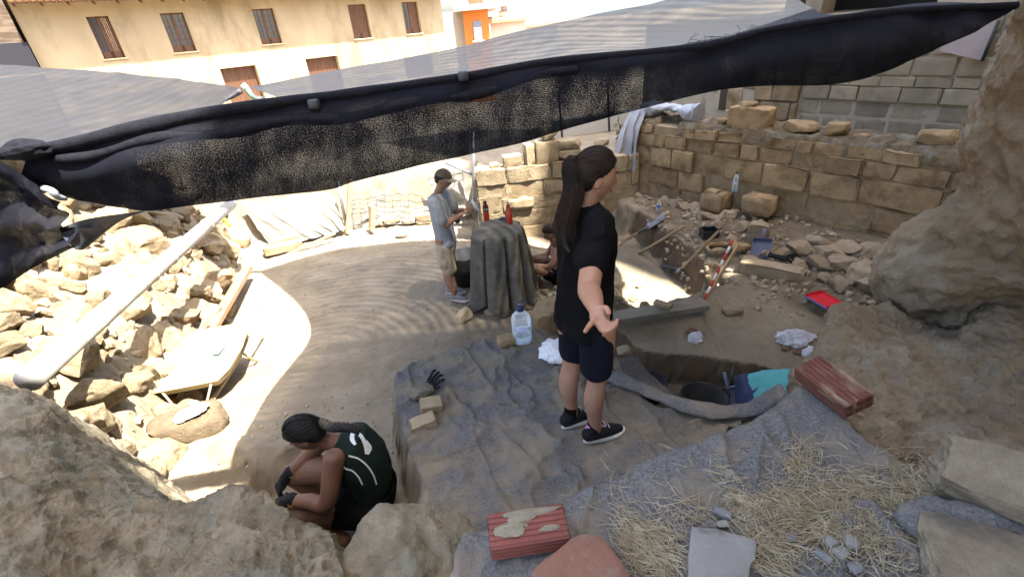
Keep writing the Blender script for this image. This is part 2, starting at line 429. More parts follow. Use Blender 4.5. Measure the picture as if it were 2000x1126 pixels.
# ------------------------------------------------------------------ stone walls
def ashlar(parent, p0, d, n, rows, wmin, wmax, m, seed, depth=.22, gap=.012, u0=0.0, u1=1.0, jitter=.015, name='stone_block', skip=None, rough=.012, bossy=0.0, rnd=.02):
    r = np.random.default_rng(seed); d = np.asarray(d, float); n = np.asarray(n, float); p0 = np.asarray(p0, float)
    R = np.stack([d, -n, [0, 0, 1.]], 1); k = 0
    for (z0, z1) in rows:
        u = u0 - r.uniform(0, wmin)
        while u < u1:
            w = r.uniform(wmin, wmax); ua, ub = max(u, u0), min(u + w, u1); u += w
            if ub - ua < .08: continue
            if skip and skip((ua + ub) / 2, (z0 + z1) / 2): continue
            v, f = block_vf(seed * 1000 + k, (ub - ua - gap, depth, z1 - z0 - gap), rough=rough, boss=(r.uniform(0, bossy) if bossy else 0), rnd=rnd); k += 1
            c = p0 + d * (ua + ub) / 2 + np.array([0, 0, (z0 + z1) / 2]) - n * (depth / 2 - r.uniform(-jitter, jitter))
            mk(name, v @ R.T + c, f, m, parent, sharp=32)
WD = V3(.6, -.8, 0); WN = V3(-.8, -.6, 0); WP = V3(2.14, 7.68, 0)
bw = thing('block_wall', 'low ruined sandstone block wall with weathered top on the right of the dig', 'wall', WP + V3(0, 0, .4))
def wall_core(parent, p0, d, n, u0, u1, z0, z1, back, front, m, name='mortar_core'):
    mb = MB(); R = np.stack([d, -n, [0, 0, 1.]], 1)
    c = p0 + d * (u0 + u1) / 2 - n * (back + front) / 2 + V3(0, 0, (z0 + z1) / 2)
    mb.box(c, (u1 - u0, back - front, z1 - z0), R); return mb.obj(name, m, parent, smooth=False)
wall_core(bw, WP, WD, WN, .02, 5.2, .1, 1.66, .55, .022, M_MORTAR)
pocket = lambda u, z: (.42 < u < .78 and z > 1.3) or (u < .1 and z > 1.6)
ashlar(bw, WP, WD, WN, [(.26, .53)], .4, .7, M_SANDST, 11, u0=0., u1=5.2, jitter=.04, rough=.02, rnd=.04)
ashlar(bw, WP, WD, WN, [(.53, .78)], .36, .66, M_SANDST, 12, u0=0., u1=5.2, jitter=.03, rough=.02, rnd=.035)
ashlar(bw, WP, WD, WN, [(.78, 1.06)], .42, .78, M_SANDST, 16, u0=0., u1=5.2, jitter=.03, rough=.018, rnd=.035)
ashlar(bw, WP, WD, WN, [(1.06, 1.36)], .36, .74, M_SANDST, 13, u0=0., u1=5.2, jitter=.04, rough=.022, bossy=.03, rnd=.04, skip=pocket)
ashlar(bw, WP, WD, WN, [(1.36, 1.55)], .22, .5, M_SANDST, 14, u0=0., u1=5.2, jitter=.04, rough=.025, rnd=.05, skip=pocket)
ashlar(bw, WP, WD, WN, [(1.55, 1.68)], .15, .36, M_SANDST, 15, u0=.0, u1=5.2, jitter=.05, rough=.03, rnd=.05, skip=pocket)
# crumbly top of the wall
_r = np.random.default_rng(5); mbt = []
nu, nv = 180, 22
_u = np.linspace(0.0, 5.2, nu); _t = np.linspace(0, 1, nv)
U, T = np.meshgrid(_u, _t, indexing='ij')
P = WP + U[..., None] * WD - (T * .62 + .012)[..., None] * WN
zt = 1.70 + .07 * np.sin(np.clip(T, 0, 1) * math.pi) ** .5 + fbm2(U * 1.0, T * .6, 9, 4, .65, 3.) * .07 - .12 * (T < .02) - .15 * (T > .98) - .25 * ((U > .40) & (U < .78) & (T < .45)) - .1 * (U < .12)
P = np.concatenate([P[..., :2] + (fbm2(U, T, 12, 3, .5, 8.) * .02)[..., None], zt[..., None]], -1)
M_WALLTOP = mat('wall_top_rubble', (.24, .19, .125), (.10, .075, .045), 9, .95, 1.0, 30, .05, col3=(.27, .255, .215), scale3=5, bdist=.03)
mk('crumbled_top', P.reshape(-1, 3), grid_faces(nu, nv), M_WALLTOP, bw)
# socket hole in one block
mb = MB(); hc = PP(1500, 325, WP + WN * .02, WN)
a = np.linspace(0, 2 * math.pi, 16, endpoint=False)

# protruding footing blocks at the foot of the wall
for (x0, y0, sz, dz, sd) in ((1398, 392, (.34, .26, .26), .0, 71), (1484, 398, (.36, .27, .24), .0, 72), (1392, 380, (.2, .2, .2), -.03, 73)):
    c = PP(x0, y0, WP + WN * .12, WN); R = np.stack([WD, -WN, [0, 0, 1.]], 1)
    v, f = block_vf(sd, sz, rough=.015, rnd=.03); mk('footing_block', v @ R.T + c + V3(0, 0, dz), f, M_SANDST, bw)

# back wall, sunlit
BP = V3(-.42, 7.36, 0); BD = V3(2.55, .16, 0); BL = np.linalg.norm(BD); BD /= BL; BN = V3(BD[1], -BD[0], 0)
bk = thing('back_wall', 'sunlit pale stone block wall closing the far end of the pit', 'wall', BP)
wall_core(bk, BP, BD, BN, .02, BL + .1, -.1, 1.16, .5, .014, M_MORTAR)
ashlar(bk, BP, BD, BN, [(-.1, .22)], .6, 1.1, M_SANDPALE, 21, u1=BL + .1, jitter=.015, rough=.02, rnd=.04, gap=.016)
ashlar(bk, BP, BD, BN, [(.22, .50)], .5, .95, M_SANDPALE, 22, u1=BL + .1, jitter=.015, rough=.02, rnd=.04, gap=.016)
ashlar(bk, BP, BD, BN, [(.50, .73)], .4, .8, M_SANDPALE, 23, u1=BL + .1, jitter=.015, rough=.02, rnd=.04, gap=.014)
ashlar(bk, BP, BD, BN, [(.73, .96)], .5, .95, M_SANDPALE, 25, u1=BL + .1, jitter=.015, rough=.02, rnd=.04, gap=.014)
ashlar(bk, BP, BD, BN, [(.96, 1.22)], .5, .9, M_SANDPALE, 24, u1=BL + .1, jitter=.02, rough=.022, rnd=.05)
v, f = block_vf(99, (.42, .2, .17), rough=.02); Rb = np.stack([BD, -BN, [0, 0, 1.]], 1)
mk('fluted_block', v @ Rb.T + PP(1017, 397, BP + BN * .0, BN) - BN * .06, f, M_SANDPALE, bk, label='projecting block with tooled grooves')

# church wall behind the block wall, and unseen blocks added beside and behind the camera to shade the dig
CP = V3(3.6, 8.8, 0)
ch = thing('church', 'tall old church of greyish ashlar with pale mortar joints behind the block wall', 'church', CP)
wall_core(ch, CP, WD, WN, -1.2, 7.5, -.5, 2.95, 2.2, .004, M_MORTARW, 'wall_core')
wall_core(ch, CP, WD, WN, 1.22, 1.35, 2.95, 19, 2.2, .012, M_MORTARW, 'upper_wall')
wall_core(ch, CP, WD, WN, 3.0, 12.5, 2.95, 19, 2.2, .012, M_MORTARW, 'upper_wall')  # unseen height and length chosen to shade the terrace
wall_core(ch, CP, WD, WN, 1.35, 3.0, 5.2, 19, 2.2, .012, M_MORTARW, 'upper_wall')
wall_core(ch, CP, WD, WN, 1.35, 3.0, 2.95, 5.2, 2.2, 1.3, plain('porch_shade', (.018, .013, .01), .8), 'porch_shade_panel')  # near-black back panel, the shade of the open porch put into its colour
wall_core(ch, CP, WD, WN, 1.52, 1.74, 2.95, 5.2, .4, -.05, M_GREYST, 'porch_pillar')
ashlar(ch, CP, WD, WN, [(.75, .98), (.98, 1.20), (1.20, 1.42), (1.42, 1.64), (1.64, 1.86)], .3, .52, M_GREYST, 31, u0=1.72, u1=4.6, depth=.16, gap=.032, jitter=.004, rough=.004, rnd=.008)
ashlar(ch, CP + WN * .05, WD, WN, [(1.86, 2.06)], .28, .5, M_GREYST, 32, u0=1.72, u1=4.6, depth=.2, gap=.012, jitter=.006, rough=.008)
ashlar(ch, CP + WN * .05, WD, WN, [(2.06, 2.18)], .25, .5, M_GREYST, 33, u0=1.72, u1=4.6, depth=.2, gap=.008, jitter=.01, rough=.012)
ashlar(ch, CP + WN * .03, WD, WN, [(2.18, 2.42), (2.42, 2.66), (2.66, 2.92)], .26, .46, M_GREYST, 34, u0=1.72, u1=4.6, depth=.18, gap=.03, jitter=.004, rough=.005, rnd=.01)
ashlar(ch, CP + WN * .10, WD, WN, [(.9, 1.22), (1.22, 1.52), (1.52, 1.80), (1.80, 2.1), (2.1, 2.4)], .4, .62, M_SANDST, 35, u0=1.0, u1=1.68, depth=.5, gap=.01, jitter=.03, rough=.008)
ashlar(ch, CP, WD, WN, [(.9, 1.3), (1.3, 1.62), (1.62, 1.95), (1.95, 2.3)], .3, .5, M_SANDST, 36, u0=.52, u1=1.0, depth=.3, gap=.008, jitter=.02, rough=.008)
ashlar(ch, CP, WD, WN, [(.9, 1.55), (1.55, 2.1), (2.1, 2.6)], .6, .9, M_GREYST, 37, u0=-.9, u1=.25, depth=.3, gap=.006, jitter=.006, rough=.006)
ashlar(ch, CP, WD, WN, [(1.0, 1.45), (1.45, 1.85), (1.85, 2.3)], .3, .4, M_SANDST, 38, u0=.25, u1=.40, depth=.3, gap=.006, jitter=.01, rough=.008)
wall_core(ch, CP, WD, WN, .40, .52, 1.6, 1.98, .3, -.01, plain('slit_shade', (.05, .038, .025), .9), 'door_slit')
def solid(parent, x0, x1, y0, y1, z0, z1, m, name):
    mb = MB(); mb.box(((x0 + x1) / 2, (y0 + y1) / 2, (z0 + z1) / 2), (x1 - x0, y1 - y0, z1 - z0)); return mb.obj(name, m, parent, smooth=False)
solid(ch, 2.75, 9, -8, 1.75, 3.3, 12.5, M_MORTARW, 'side_sun_block')  # unseen blocks from here on, added to keep sun off the foreground
solid(ch, 3.35, 9, 1.76, 3.2, 3.3, 6.6, M_MORTARW, 'low_sun_block')
solid(ch, .2, 2.74, -8, -1.0, -1, 16.6, M_MORTARW, 'rear_sun_block')
# lean-to sheet over the church wall
mb = MB(); a, b, c = PP(1836, 100, CP + WN * .2, WN), PP(1952, 40, CP + WN * .2, WN), PP(1919, 119, CP + WN * .2, WN)
e = PP(1850, 40, CP + WN * .2, WN)
q = np.array([a, c, b, e]); mb.add(np.vstack([q, q - WN * .025]), [[0, 1, 2, 3], [7, 6, 5, 4], [0, 4, 5, 1], [1, 5, 6, 2], [2, 6, 7, 3], [3, 7, 4, 0]])
lt = mb.obj('awning_panel', mat('mauve_sheet', (.36, .29, .27), (.30, .24, .22), 3, .7, .1), None, smooth=False, label='mauve flat awning panel fixed to the church wall under the dark net', cat='awning')
mb = MB(); mb.beam(c + WN * .02, b + WN * .02, .03, .03); mb.obj('edge_bar', plain('dark_bar', (.03, .03, .03)), lt)

# ------------------------------------------------------------------ earth bank on the right (two bulging bodies)
def control_surface(rows, nu, nv, amp, sc_, seed, wrap_back=None):
    """rows: list of rows of (px, py, Y); smooth interpolation and lumps along the normal"""
    rows = [[(r[1][0] + 70, r[1][1], r[1][2] + .75) if (isinstance(r[0], np.ndarray) and wrap_back and not isinstance(r[1], np.ndarray)) else r[0]] + list(r[1:]) for r in rows]
    C = np.array([[PY(*q) if not isinstance(q, np.ndarray) else q for q in r] for r in rows])
    A = np.array([catmull(C[i], nv) for i in range(len(C))])
    S = np.array([catmull(A[:, j], nu) for j in range(nv)]).transpose(1, 0, 2)
    du = np.gradient(S, axis=0); dv = np.gradient(S, axis=1); n = np.cross(du, dv); n /= np.linalg.norm(n, axis=-1, keepdims=True) + 1e-9
    S = S + n * (fbm(S, sc_, 5, .55, seed) * amp + fbm(S, sc_ * 7, 4, .6, seed) * amp * .26 - np.abs(fbm(S, sc_ * 2.1, 3, .5, seed + 9)) * amp * .8 + (1 - np.abs(fbm(S * np.array([1, 1, .45]), sc_ * 4.2, 3, .5, seed + 5)) * 2).clip(0, 1) ** 2 * amp * .28)[..., None]
    return S
eb = thing('earth_bank', 'bulging bank of dried ochre mud filling the right edge', 'earth bank', (2.3, 2.2, 1.0))
up_rows = [  # top to bottom; left = silhouette, first column folds behind
 [V3(3.3, 4.0, 3.3), (1992, -40, 2.5), (2080, -60, 2.25), (2260, -60, 2.05), (2500, -60, 1.9)],
 [V3(3.3, 4.0, 2.6), (1942, 120, 2.75), (2010, 130, 2.35), (2180, 130, 2.0), (2480, 150, 1.8)],
 [V3(3.2, 4.2, 2.1), (1885, 258, 3.0), (1950, 280, 2.5), (2120, 290, 2.05), (2450, 330, 1.7)],
 [V3(3.1, 4.2, 1.9), (1872, 370, 3.1), (1930, 390, 2.5), (2060, 420, 2.05), (2350, 480, 1.65)],
 [V3(3.0, 4.1, 1.5), (1745, 462, 3.1), (1830, 470, 2.66), (2010, 520, 2.2), (2330, 600, 1.7)],
 [V3(2.95, 3.9, 1.2), (1704, 535, 2.98), (1800, 560, 2.60), (1990, 570, 2.28), (2330, 640, 1.8)],
 [V3(2.9, 3.8, 1.0), (1728, 590, 2.92), (1862, 652, 2.52), (1990, 600, 2.40), (2330, 690, 1.95)],
 [V3(2.9, 3.7, 0.9), (1742, 604, 2.94), (1868, 664, 2.56), (1990, 610, 2.44), (2330, 720, 2.02)],
]
S = control_surface(up_rows, 170, 170, .075, 2.4, 3., True)
mk('upper_bulge', S.reshape(-1, 3), grid_faces(170, 170)[:, ::-1], M_MUD, eb)
lo_rows = [
 [V3(2.75, 3.5, 1.25), (1655, 592, 2.75), (1760, 600, 2.75), (1870, 640, 2.6), (2010, 560, 2.6), (2400, 700, 2.2)],
 [V3(2.6, 3.2, 1.1), (1632, 606, 2.55), (1750, 640, 2.42), (1860, 668, 2.3), (2000, 600, 2.35), (2400, 760, 2.0)],
 [V3(2.5, 3.1, .9), (1610, 648, 2.42), (1720, 660, 2.25), (1850, 700, 2.12), (2000, 690, 2.1), (2400, 800, 1.7)],
 [V3(2.4, 3.0, .6), (1588, 695, 2.28), (1700, 720, 2.05), (1830, 760, 1.92), (2000, 770, 1.85), (2400, 900, 1.5)],
 [V3(2.3, 2.9, .5), (1548, 735, 2.15), (1690, 790, 1.85), (1810, 830, 1.75), (2000, 860, 1.62), (2400, 980, 1.35)],
 [V3(2.2, 2.8, .3), (1545, 770, 2.1), (1690, 840, 1.72), (1800, 860, 1.62), (2000, 900, 1.5), (2400, 1050, 1.25)],
 [V3(2.2, 2.8, .2), V3(1.55, 2.0, .7), V3(1.45, 1.6, 1.0), V3(1.5, 1.45, 1.0), V3(1.7, 1.25, 1.0), V3(2.2, 1.1, 1.0)],
]
S = control_surface(lo_rows, 170, 220, .085, 3.2, 8., True)
mk('lower_bank', S.reshape(-1, 3), grid_faces(170, 220)[:, ::-1], M_MUD, eb)

# ------------------------------------------------------------------ rock ledge in the foreground (left)
def ledge(name, rows, nu, nv, amp, sc_, seed, m, **k):
    S = control_surface(rows, nu, nv, amp, sc_, seed)
    S[..., 2] += np.where(S[..., 1] > .4, fbm(S, 26, 4, .65, seed) * .016 - .045 * np.abs(fbm(S, 7, 4, .6, seed + 2)) + .03 * (1 - np.abs(fbm(S, 3.5, 3, .5, seed + 7)) * 2).clip(0, 1) ** 3, 0)
    return mk(name, S.reshape(-1, 3), grid_faces(nu, nv)[:, ::-1], m, **k)
def Zr(x, y, z): return PZ(x, y, z)
led_rows = [
 [V3(-3.2, 2.6, .6), V3(-2.7, 2.45, .5), V3(-2.2, 2.2, .4), V3(-1.75, 1.9, .4), V3(-1.2, 1.6, .5), V3(-.75, 1.4, .6)],
 [Zr(-160, 735, 1.62), Zr(60, 768, 1.60), Zr(182, 880, 1.38), Zr(330, 975, 1.36), Zr(490, 962, 1.44), Zr(655, 1045, 1.42)],
 [Zr(-200, 800, 1.72), Zr(40, 830, 1.68), Zr(170, 940, 1.50), Zr(330, 1020, 1.47), Zr(490, 1010, 1.53), Zr(660, 1080, 1.46)],
 [Zr(-260, 960, 1.78), Zr(20, 960, 1.72), Zr(170, 1030, 1.58), Zr(330, 1070, 1.53), Zr(500, 1070, 1.55), Zr(670, 1115, 1.46)],
 [Zr(-300, 1200, 1.75), Zr(0, 1150, 1.70), Zr(170, 1150, 1.60), Zr(330, 1150, 1.55), Zr(500, 1160, 1.55), Zr(680, 1180, 1.46)],
 [Zr(-300, 1500, 1.7), Zr(0, 1400, 1.6), Zr(170, 1400, 1.5), Zr(330, 1400, 1.5), Zr(500, 1400, 1.5), Zr(690, 1400, 1.4)],
]
ledge('rock_ledge', led_rows, 230, 330, .055, 3.0, 5., M_LEDGE, label='broad rough rock ledge across the lower left foreground', cat='rock')
v, f = rock_vf(404, (.66, .66, .5), 6, 10, .085, .3)
c = PZ(762, 1078, 1.42); mk('boulder', v + c - V3(-.02, -.0, .18), f, M_LEDGE, label='grey lichened boulder at the bottom edge left of the red brick', cat='boulder')
# ------------------------------------------------------------------ shade nets
def net_material(name, col, open_, band_amp=0.0, band_scale=2.0, speckle=0.0, cell=(150, 330), rough=.85, sheen=0.0, double=None):
    m = bpy.data.materials.new(name); m.use_nodes = True; nt = m.node_tree; N = nt.nodes; L = nt.links
    b = N['Principled BSDF']; out = N['Material Output']
    b.inputs['Base Color'].default_value = (*col, 1); b.inputs['Roughness'].default_value = rough; b.inputs['Specular IOR Level'].default_value = .12
    if sheen: b.inputs['Sheen Weight'].default_value = sheen
    tc = N.new('ShaderNodeTexCoord'); uv = tc.outputs['UV']
    def mp(sc_):
        q = N.new('ShaderNodeMapping'); q.inputs['Scale'].default_value = sc_; L.new(uv, q.inputs[0]); return q.outputs[0]
    def noise(v, d=2, r=.5):
        q = N.new('ShaderNodeTexNoise'); q.inputs['Scale'].default_value = 1; q.inputs['Detail'].default_value = d; q.inputs['Roughness'].default_value = r; L.new(v, q.inputs['Vector']); return q.outputs['Fac']
    def math_(op, a, b_=None):
        q = N.new('ShaderNodeMath'); q.operation = op
        for i, s in enumerate((a, b_)):
            if s is None: continue
            if isinstance(s, (int, float)): q.inputs[i].default_value = s
            else: L.new(s, q.inputs[i])
        return q.outputs[0]
    big = noise(mp((2.2, 3.5, 1)), 3, .6)
    if speckle:
        fine = noise(mp((cell[0], cell[1], 1)), 2, .6)
        wv = N.new('ShaderNodeTexWave'); wv.bands_direction = 'Y'; wv.inputs['Scale'].default_value = 38; wv.inputs['Distortion'].default_value = 3.5; wv.inputs['Detail'].default_value = 2; L.new(mp((1, 1, 1)), wv.inputs['Vector'])
        mid = noise(mp((10, 6, 1)), 4, .65)
        lvl = math_('ADD', math_('MULTIPLY', math_('SUBTRACT', mid, .5), .45), math_('MULTIPLY', math_('SUBTRACT', big, .5), .5))
        h = math_('ADD', math_('ADD', fine, lvl), math_('MULTIPLY', math_('SUBTRACT', wv.outputs['Fac'], .5), .05))
        mr = N.new('ShaderNodeMapRange'); mr.inputs[1].default_value = .44 + speckle; mr.inputs[2].default_value = .74 + speckle; mr.inputs[3].default_value = 0.0; mr.inputs[4].default_value = open_
        L.new(h, mr.inputs[0]); fac = mr.outputs[0]
        if double is not None:      # doubled cloth near the hem lets nothing through (v measured down from the hem)
            sx = N.new('ShaderNodeSeparateXYZ'); L.new(uv, sx.inputs[0])
            m2 = N.new('ShaderNodeMapRange'); m2.inputs[1].default_value = double; m2.inputs[2].default_value = double + .05
            wob = math_('ADD', sx.outputs[1], math_('MULTIPLY', math_('SUBTRACT', noise(mp((3, 1, 1)), 3), .5), .10))
            L.new(wob, m2.inputs[0]); fac = math_('MULTIPLY', fac, m2.outputs[0])
    else:
        fac = open_
        if band_amp:
            w = N.new('ShaderNodeTexWave'); w.wave_type = 'RINGS'; w.rings_direction = 'Z'; w.inputs['Scale'].default_value = band_scale; w.inputs['Distortion'].default_value = 2.0; w.inputs['Detail'].default_value = 2; w.inputs['Detail Scale'].default_value = 1.0  # rings of openness, added to throw banded light on the floor
            L.new(mp((1, 1, 1)), w.inputs['Vector'])
            fac = math_('ADD', math_('MULTIPLY', math_('SUBTRACT', w.outputs['Fac'], .5), band_amp), math_('ADD', math_('MULTIPLY', math_('SUBTRACT', big, .5), .25), open_))
            streak = noise(mp((3, 120, 1)), 3, .6)
            cr = N.new('ShaderNodeMix'); cr.data_type = 'RGBA'; cr.inputs[6].default_value = (*[c * .88 for c in col], 1); cr.inputs[7].default_value = (*[c * 1.14 for c in col], 1)
            L.new(math_('MULTIPLY_ADD' if False else 'ADD', math_('MULTIPLY', w.outputs['Fac'], .5), math_('MULTIPLY', streak, .5)), cr.inputs[0]); L.new(cr.outputs[2], b.inputs['Base Color'])
    tr = N.new('ShaderNodeBsdfTransparent'); mx = N.new('ShaderNodeMixShader')
    if speckle: tr.inputs[0].default_value = (.78, .86, 1, 1)  # bluish tint put in for sky-lit surfaces seen through the holes
    if isinstance(fac, (int, float)): mx.inputs[0].default_value = fac
    else:
        cl = N.new('ShaderNodeClamp'); L.new(fac, cl.inputs[0]); L.new(cl.outputs[0], mx.inputs[0])
    L.new(b.outputs[0], mx.inputs[1]); L.new(tr.outputs[0], mx.inputs[2]); L.new(mx.outputs[0], out.inputs['Surface'])
    return m
M_NETTOP = net_material('shade_net', (.022, .023, .026), .055, .065, 2.3, sheen=.0)
M_NETLEFT = net_material('shade_net_left', (.024, .024, .026), .03, .008, 1.5)
M_NETBAND = net_material('shade_net_band', (.004, .0045, .0085), .17, speckle=.05, cell=(190, 300), double=.045)
M_NETDARK = plain('net_black', (.012, .012, .016), .8, .2)

ROPE = [(-60, 296, 1.72), (40, 291, 1.75), (150, 270, 1.79), (260, 242, 1.83), (400, 214, 1.88), (560, 191, 1.94), (667, 179, 1.98), (800, 160, 2.02), (905, 145, 2.06), (1000, 128, 2.1), (1100, 113, 2.13), (1334, 91, 2.2), (1420, 76, 2.22), (1500, 55, 2.23), (1640, 32, 2.26), (1780, 16, 2.28), (1990, 6, 2.32)]
ROPE3 = catmull([PY(*q) for q in ROPE], 240)
def rope_at(pxx):   # rope point by photo column
    k = np.array([1000 + F0 * ((p - CAMP) @ _rt) / ((p - CAMP) @ _fw) for p in ROPE3]); i = np.interp(pxx, k, np.arange(len(k)))
    return np.array([np.interp(i, np.arange(len(k)), ROPE3[:, a]) for a in range(3)])
# main sheet: Coons patch between four ties
near = catmull([rope_at(x) for x in (330, 460, 600, 800, 1000, 1200, 1400, 1600, 1800, 1975)], 90)
farE = catmull([PY(486, 170, 6.4), PY(580, 152, 6.7), PY(667, 135, 6.95), PY(790, 113, 7.05), PY(913, 88, 7.0), PY(1025, 58, 6.8), PY(1152, 31, 6.55), PY(1238, 13, 6.3), PY(1310, -4, 6.1), PY(1450, -60, 6.0)], 90)
leftE = catmull([near[0], V3(-1.27, 2.35, 2.93), V3(-1.36, 2.9, 2.86), V3(-1.40, 3.5, 2.80), V3(-1.44, 4.2, 2.74), V3(-1.68, 4.8, 2.70), V3(-2.2, 5.5, 2.66), farE[0]], 90)
rightE = catmull([near[-1], PY(1800, 5, 2.75), PY(1628, 29, 3.3), PY(1585, 15, 4.1), PY(1545, -10, 4.9), farE[-1]], 90)
def coons(c0, c1, d0, d1):
    n = len(c0); m = len(d0); u = np.linspace(0, 1, n)[:, None, None]; v = np.linspace(0, 1, m)[None, :, None]
    return (1 - v) * c0[:, None] + v * c1[:, None] + (1 - u) * d0[None] + u * d1[None] - ((1 - u) * (1 - v) * c0[0] + u * (1 - v) * c0[-1] + (1 - u) * v * c1[0] + u * v * c1[-1])
S = coons(near, farE, leftE, rightE)
uu = np.linspace(0, 1, 90)[:, None]; vv = np.linspace(0, 1, 90)[None]
S[..., 2] += -.05 * (uu * (1 - uu) * vv * (1 - vv)) * 16 * .8 + fbm2(S[..., 0] * 1.0, S[..., 1] * .5, 2.2, 3, .5, 6.) * .012
uvt = np.stack([S[..., 0] + 1.2, S[..., 1] - 3.75], -1).reshape(-1, 2)
canopy = thing('shade_canopy', 'large grey shade net stretched over the pit with a black hanging front edge', 'shade net', rope_at(1000))
mk('net_sheet', S.reshape(-1, 3), grid_faces(90, 90), M_NETTOP, canopy, uv=uvt)
# hanging front band
BOT = [(-60, 520, 1.70), (30, 420, 1.74), (92, 372, 1.77), (130, 388, 1.79), (180, 400, 1.81), (280, 412, 1.84), (400, 397, 1.89), (500, 386, 1.92), (640, 371, 1.97), (700, 352, 1.99), (850, 318, 2.04), (1000, 282, 2.1), (1150, 240, 2.14), (1300, 200, 2.19), (1400, 176, 2.21), (1500, 168, 2.23), (1620, 166, 2.25), (1700, 150, 2.26), (1800, 110, 2.28), (1900, 62, 2.30), (1985, 16, 2.32)]
bot3 = catmull([PY(*q) for q in BOT], 600)
kb = np.array([1000 + F0 * ((p - CAMP) @ _rt) / ((p - CAMP) @ _fw) for p in bot3])
cols = np.linspace(60, 1986, 420)
top = np.array([rope_at(x) for x in cols]); bt = np.stack([np.interp(cols, kb, bot3[:, a]) for a in range(3)], -1)
nv = 26; t = np.linspace(0, 1, nv)
B = top[:, None] * (1 - t)[None, :, None] + bt[:, None] * t[None, :, None]
s_ = np.concatenate([[0], np.cumsum(np.linalg.norm(np.diff(top, axis=0), axis=1))])
drop = np.linalg.norm(bt - top, axis=1)
UU = np.repeat(s_[:, None], nv, 1); VV = drop[:, None] * t[None]
B[..., 1] += (fbm2(UU, VV * .6, 5, 3, .5, 2.) * .035 + .02 * np.sin(VV * 26 + UU * 2.2) * np.exp(-VV * 5)) * sstep(0, .25, t)[None] - .05 * np.sin(t * math.pi)[None] * sstep(0, .3, drop)[:, None]
mk('hanging_band', B.reshape(-1, 3), grid_faces(420, nv), M_NETBAND, canopy, uv=np.stack([UU, VV], -1).reshape(-1, 2))
# rolled hem and a second fold under it
hem = np.array([rope_at(x) for x in np.linspace(-40, 1986, 260)]); su = np.linspace(0, 1, 260)
hr = .016 + .010 * np.exp(-((su - .16) / .14) ** 2) + .004 * fbm(np.stack([su * 30, su * 0, su * 0], -1), 1, 3)
hem2 = hem.copy(); hem2[:, 2] -= hr * .6
M_HEM = mat('net_hem', (.004, .0045, .007), (.011, .011, .016), 30, .8, .6, 120, .12)
v, f = tube_vf(hem2, hr, 10); mk('rolled_hem', v, f, M_HEM, canopy)
h3 = hem[18:150].copy(); q = np.linspace(0, 1, len(h3)); h3[:, 2] -= .05 + .035 * np.sin(q * math.pi) + .008 * np.sin(q * 25); h3[:, 1] -= .02
v, f = tube_vf(h3, .014 + .008 * np.sin(q * math.pi) + .003 * np.sin(q * 40), 8); mk('hem_fold', v, f, M_HEM, canopy)
for x, dx in ((905, 0), (612, 26)):
    p = rope_at(x); mb = MB(); mb.box(p + V3(0, -.01, -.005 - dx * .001), (.042, .05, .036), bev=.006); mb.obj('clip', plain('clip_plastic', (.03, .035, .04), .5), canopy)
# frayed threads on the hem
mb = MB()
for i in range(26):
    x = random.uniform(1330, 1560); p = rope_at(x); L_ = random.uniform(.02, .06)
    pts = [p, p + V3(random.uniform(-.02, .02), 0, L_ * .5), p + V3(random.uniform(-.04, .04), -.01, L_ * random.uniform(.3, 1))]
    mb.tube(catmull(pts, 6), .0008, 4)
mb.obj('frayed_thread', M_NETDARK, canopy)['kind'] = 'stuff'
# left sheet
lc = thing('shade_net_sheet', 'grey side shade net on the left running back from the knot to the green strap', 'shade net', PY(40, 291, 1.75))
near2 = catmull([PY(-420, 345, 5.0), PY(-200, 330, 5.2), PY(-60, 318, 5.4), PY(80, 300, 5.6), PY(230, 268, 5.9), PY(400, 225, 6.2)], 50)
far2 = catmull([PY(-420, 95, 8.0), PY(-200, 105, 8.2), PY(0, 125, 8.3), PY(240, 142, 7.8), PY(373, 157, 7.1), PY(474, 170, 6.45)], 50)
le2 = catmull([near2[0], PY(-430, 200, 6.5), far2[0]], 60)
ri2 = catmull([near2[-1], PY(430, 205, 6.3), far2[-1]], 60)
S2 = coons(near2, far2, le2, ri2); S2[..., 2] += fbm2(S2[..., 0] * .35, S2[..., 1] * 2.2, 1.6, 4, .6, 1.) * .05
mk('net_sheet', S2.reshape(-1, 3), grid_faces(50, 60), M_NETLEFT, lc, uv=np.stack([S2[..., 0] * 1.0, S2[..., 1]], -1).reshape(-1, 2))
# knot where the nets are bunched
v, f = rock_vf(61, (.17, .10, .075), 4, 3, .12); mk('net_knot', v + PY(48, 292, 1.72), f, M_HEM, lc)
# ragged curtain hanging under the knot on the left
cur = thing('net_curtain', 'ragged black net curtain hanging at the left edge above the rubble', 'shade net', PY(0, 560, 1.6))
topc = catmull([PY(-260, 320, 1.62), PY(-120, 305, 1.66), PY(-10, 300, 1.7), PY(70, 345, 1.72), PY(118, 395, 1.74)], 70)
botc = catmull([PY(-260, 680, 1.55), PY(-120, 620, 1.58), PY(0, 564, 1.62), PY(70, 520, 1.66), PY(150, 480, 1.70)], 70)
t = np.linspace(0, 1, 40); Cc = topc[:, None] * (1 - t)[None, :, None] + botc[:, None] * t[None, :, None]
UU = np.repeat(np.linspace(0, 1.0, 70)[:, None], 40, 1); VV = np.repeat((t * .5)[None], 70, 0) + .12
Cc[..., 1] += fbm2(UU * 1.2, VV * 2.2, 4, 3, .5, 12.) * .05 + .03 * np.sin(VV * 30)
mk('hanging_net', Cc.reshape(-1, 3), grid_faces(70, 40), M_NETBAND, cur, uv=np.stack([UU, VV], -1).reshape(-1, 2))
fl = np.array([[PY(116, 445, 1.72), PY(180, 425, 1.76), PY(286, 411, 1.83)], [PY(125, 462, 1.70), PY(178, 458, 1.78), PY(235, 432, 1.85)], [PY(150, 487, 1.69), PY(165, 486, 1.76), PY(186, 470, 1.84)]])
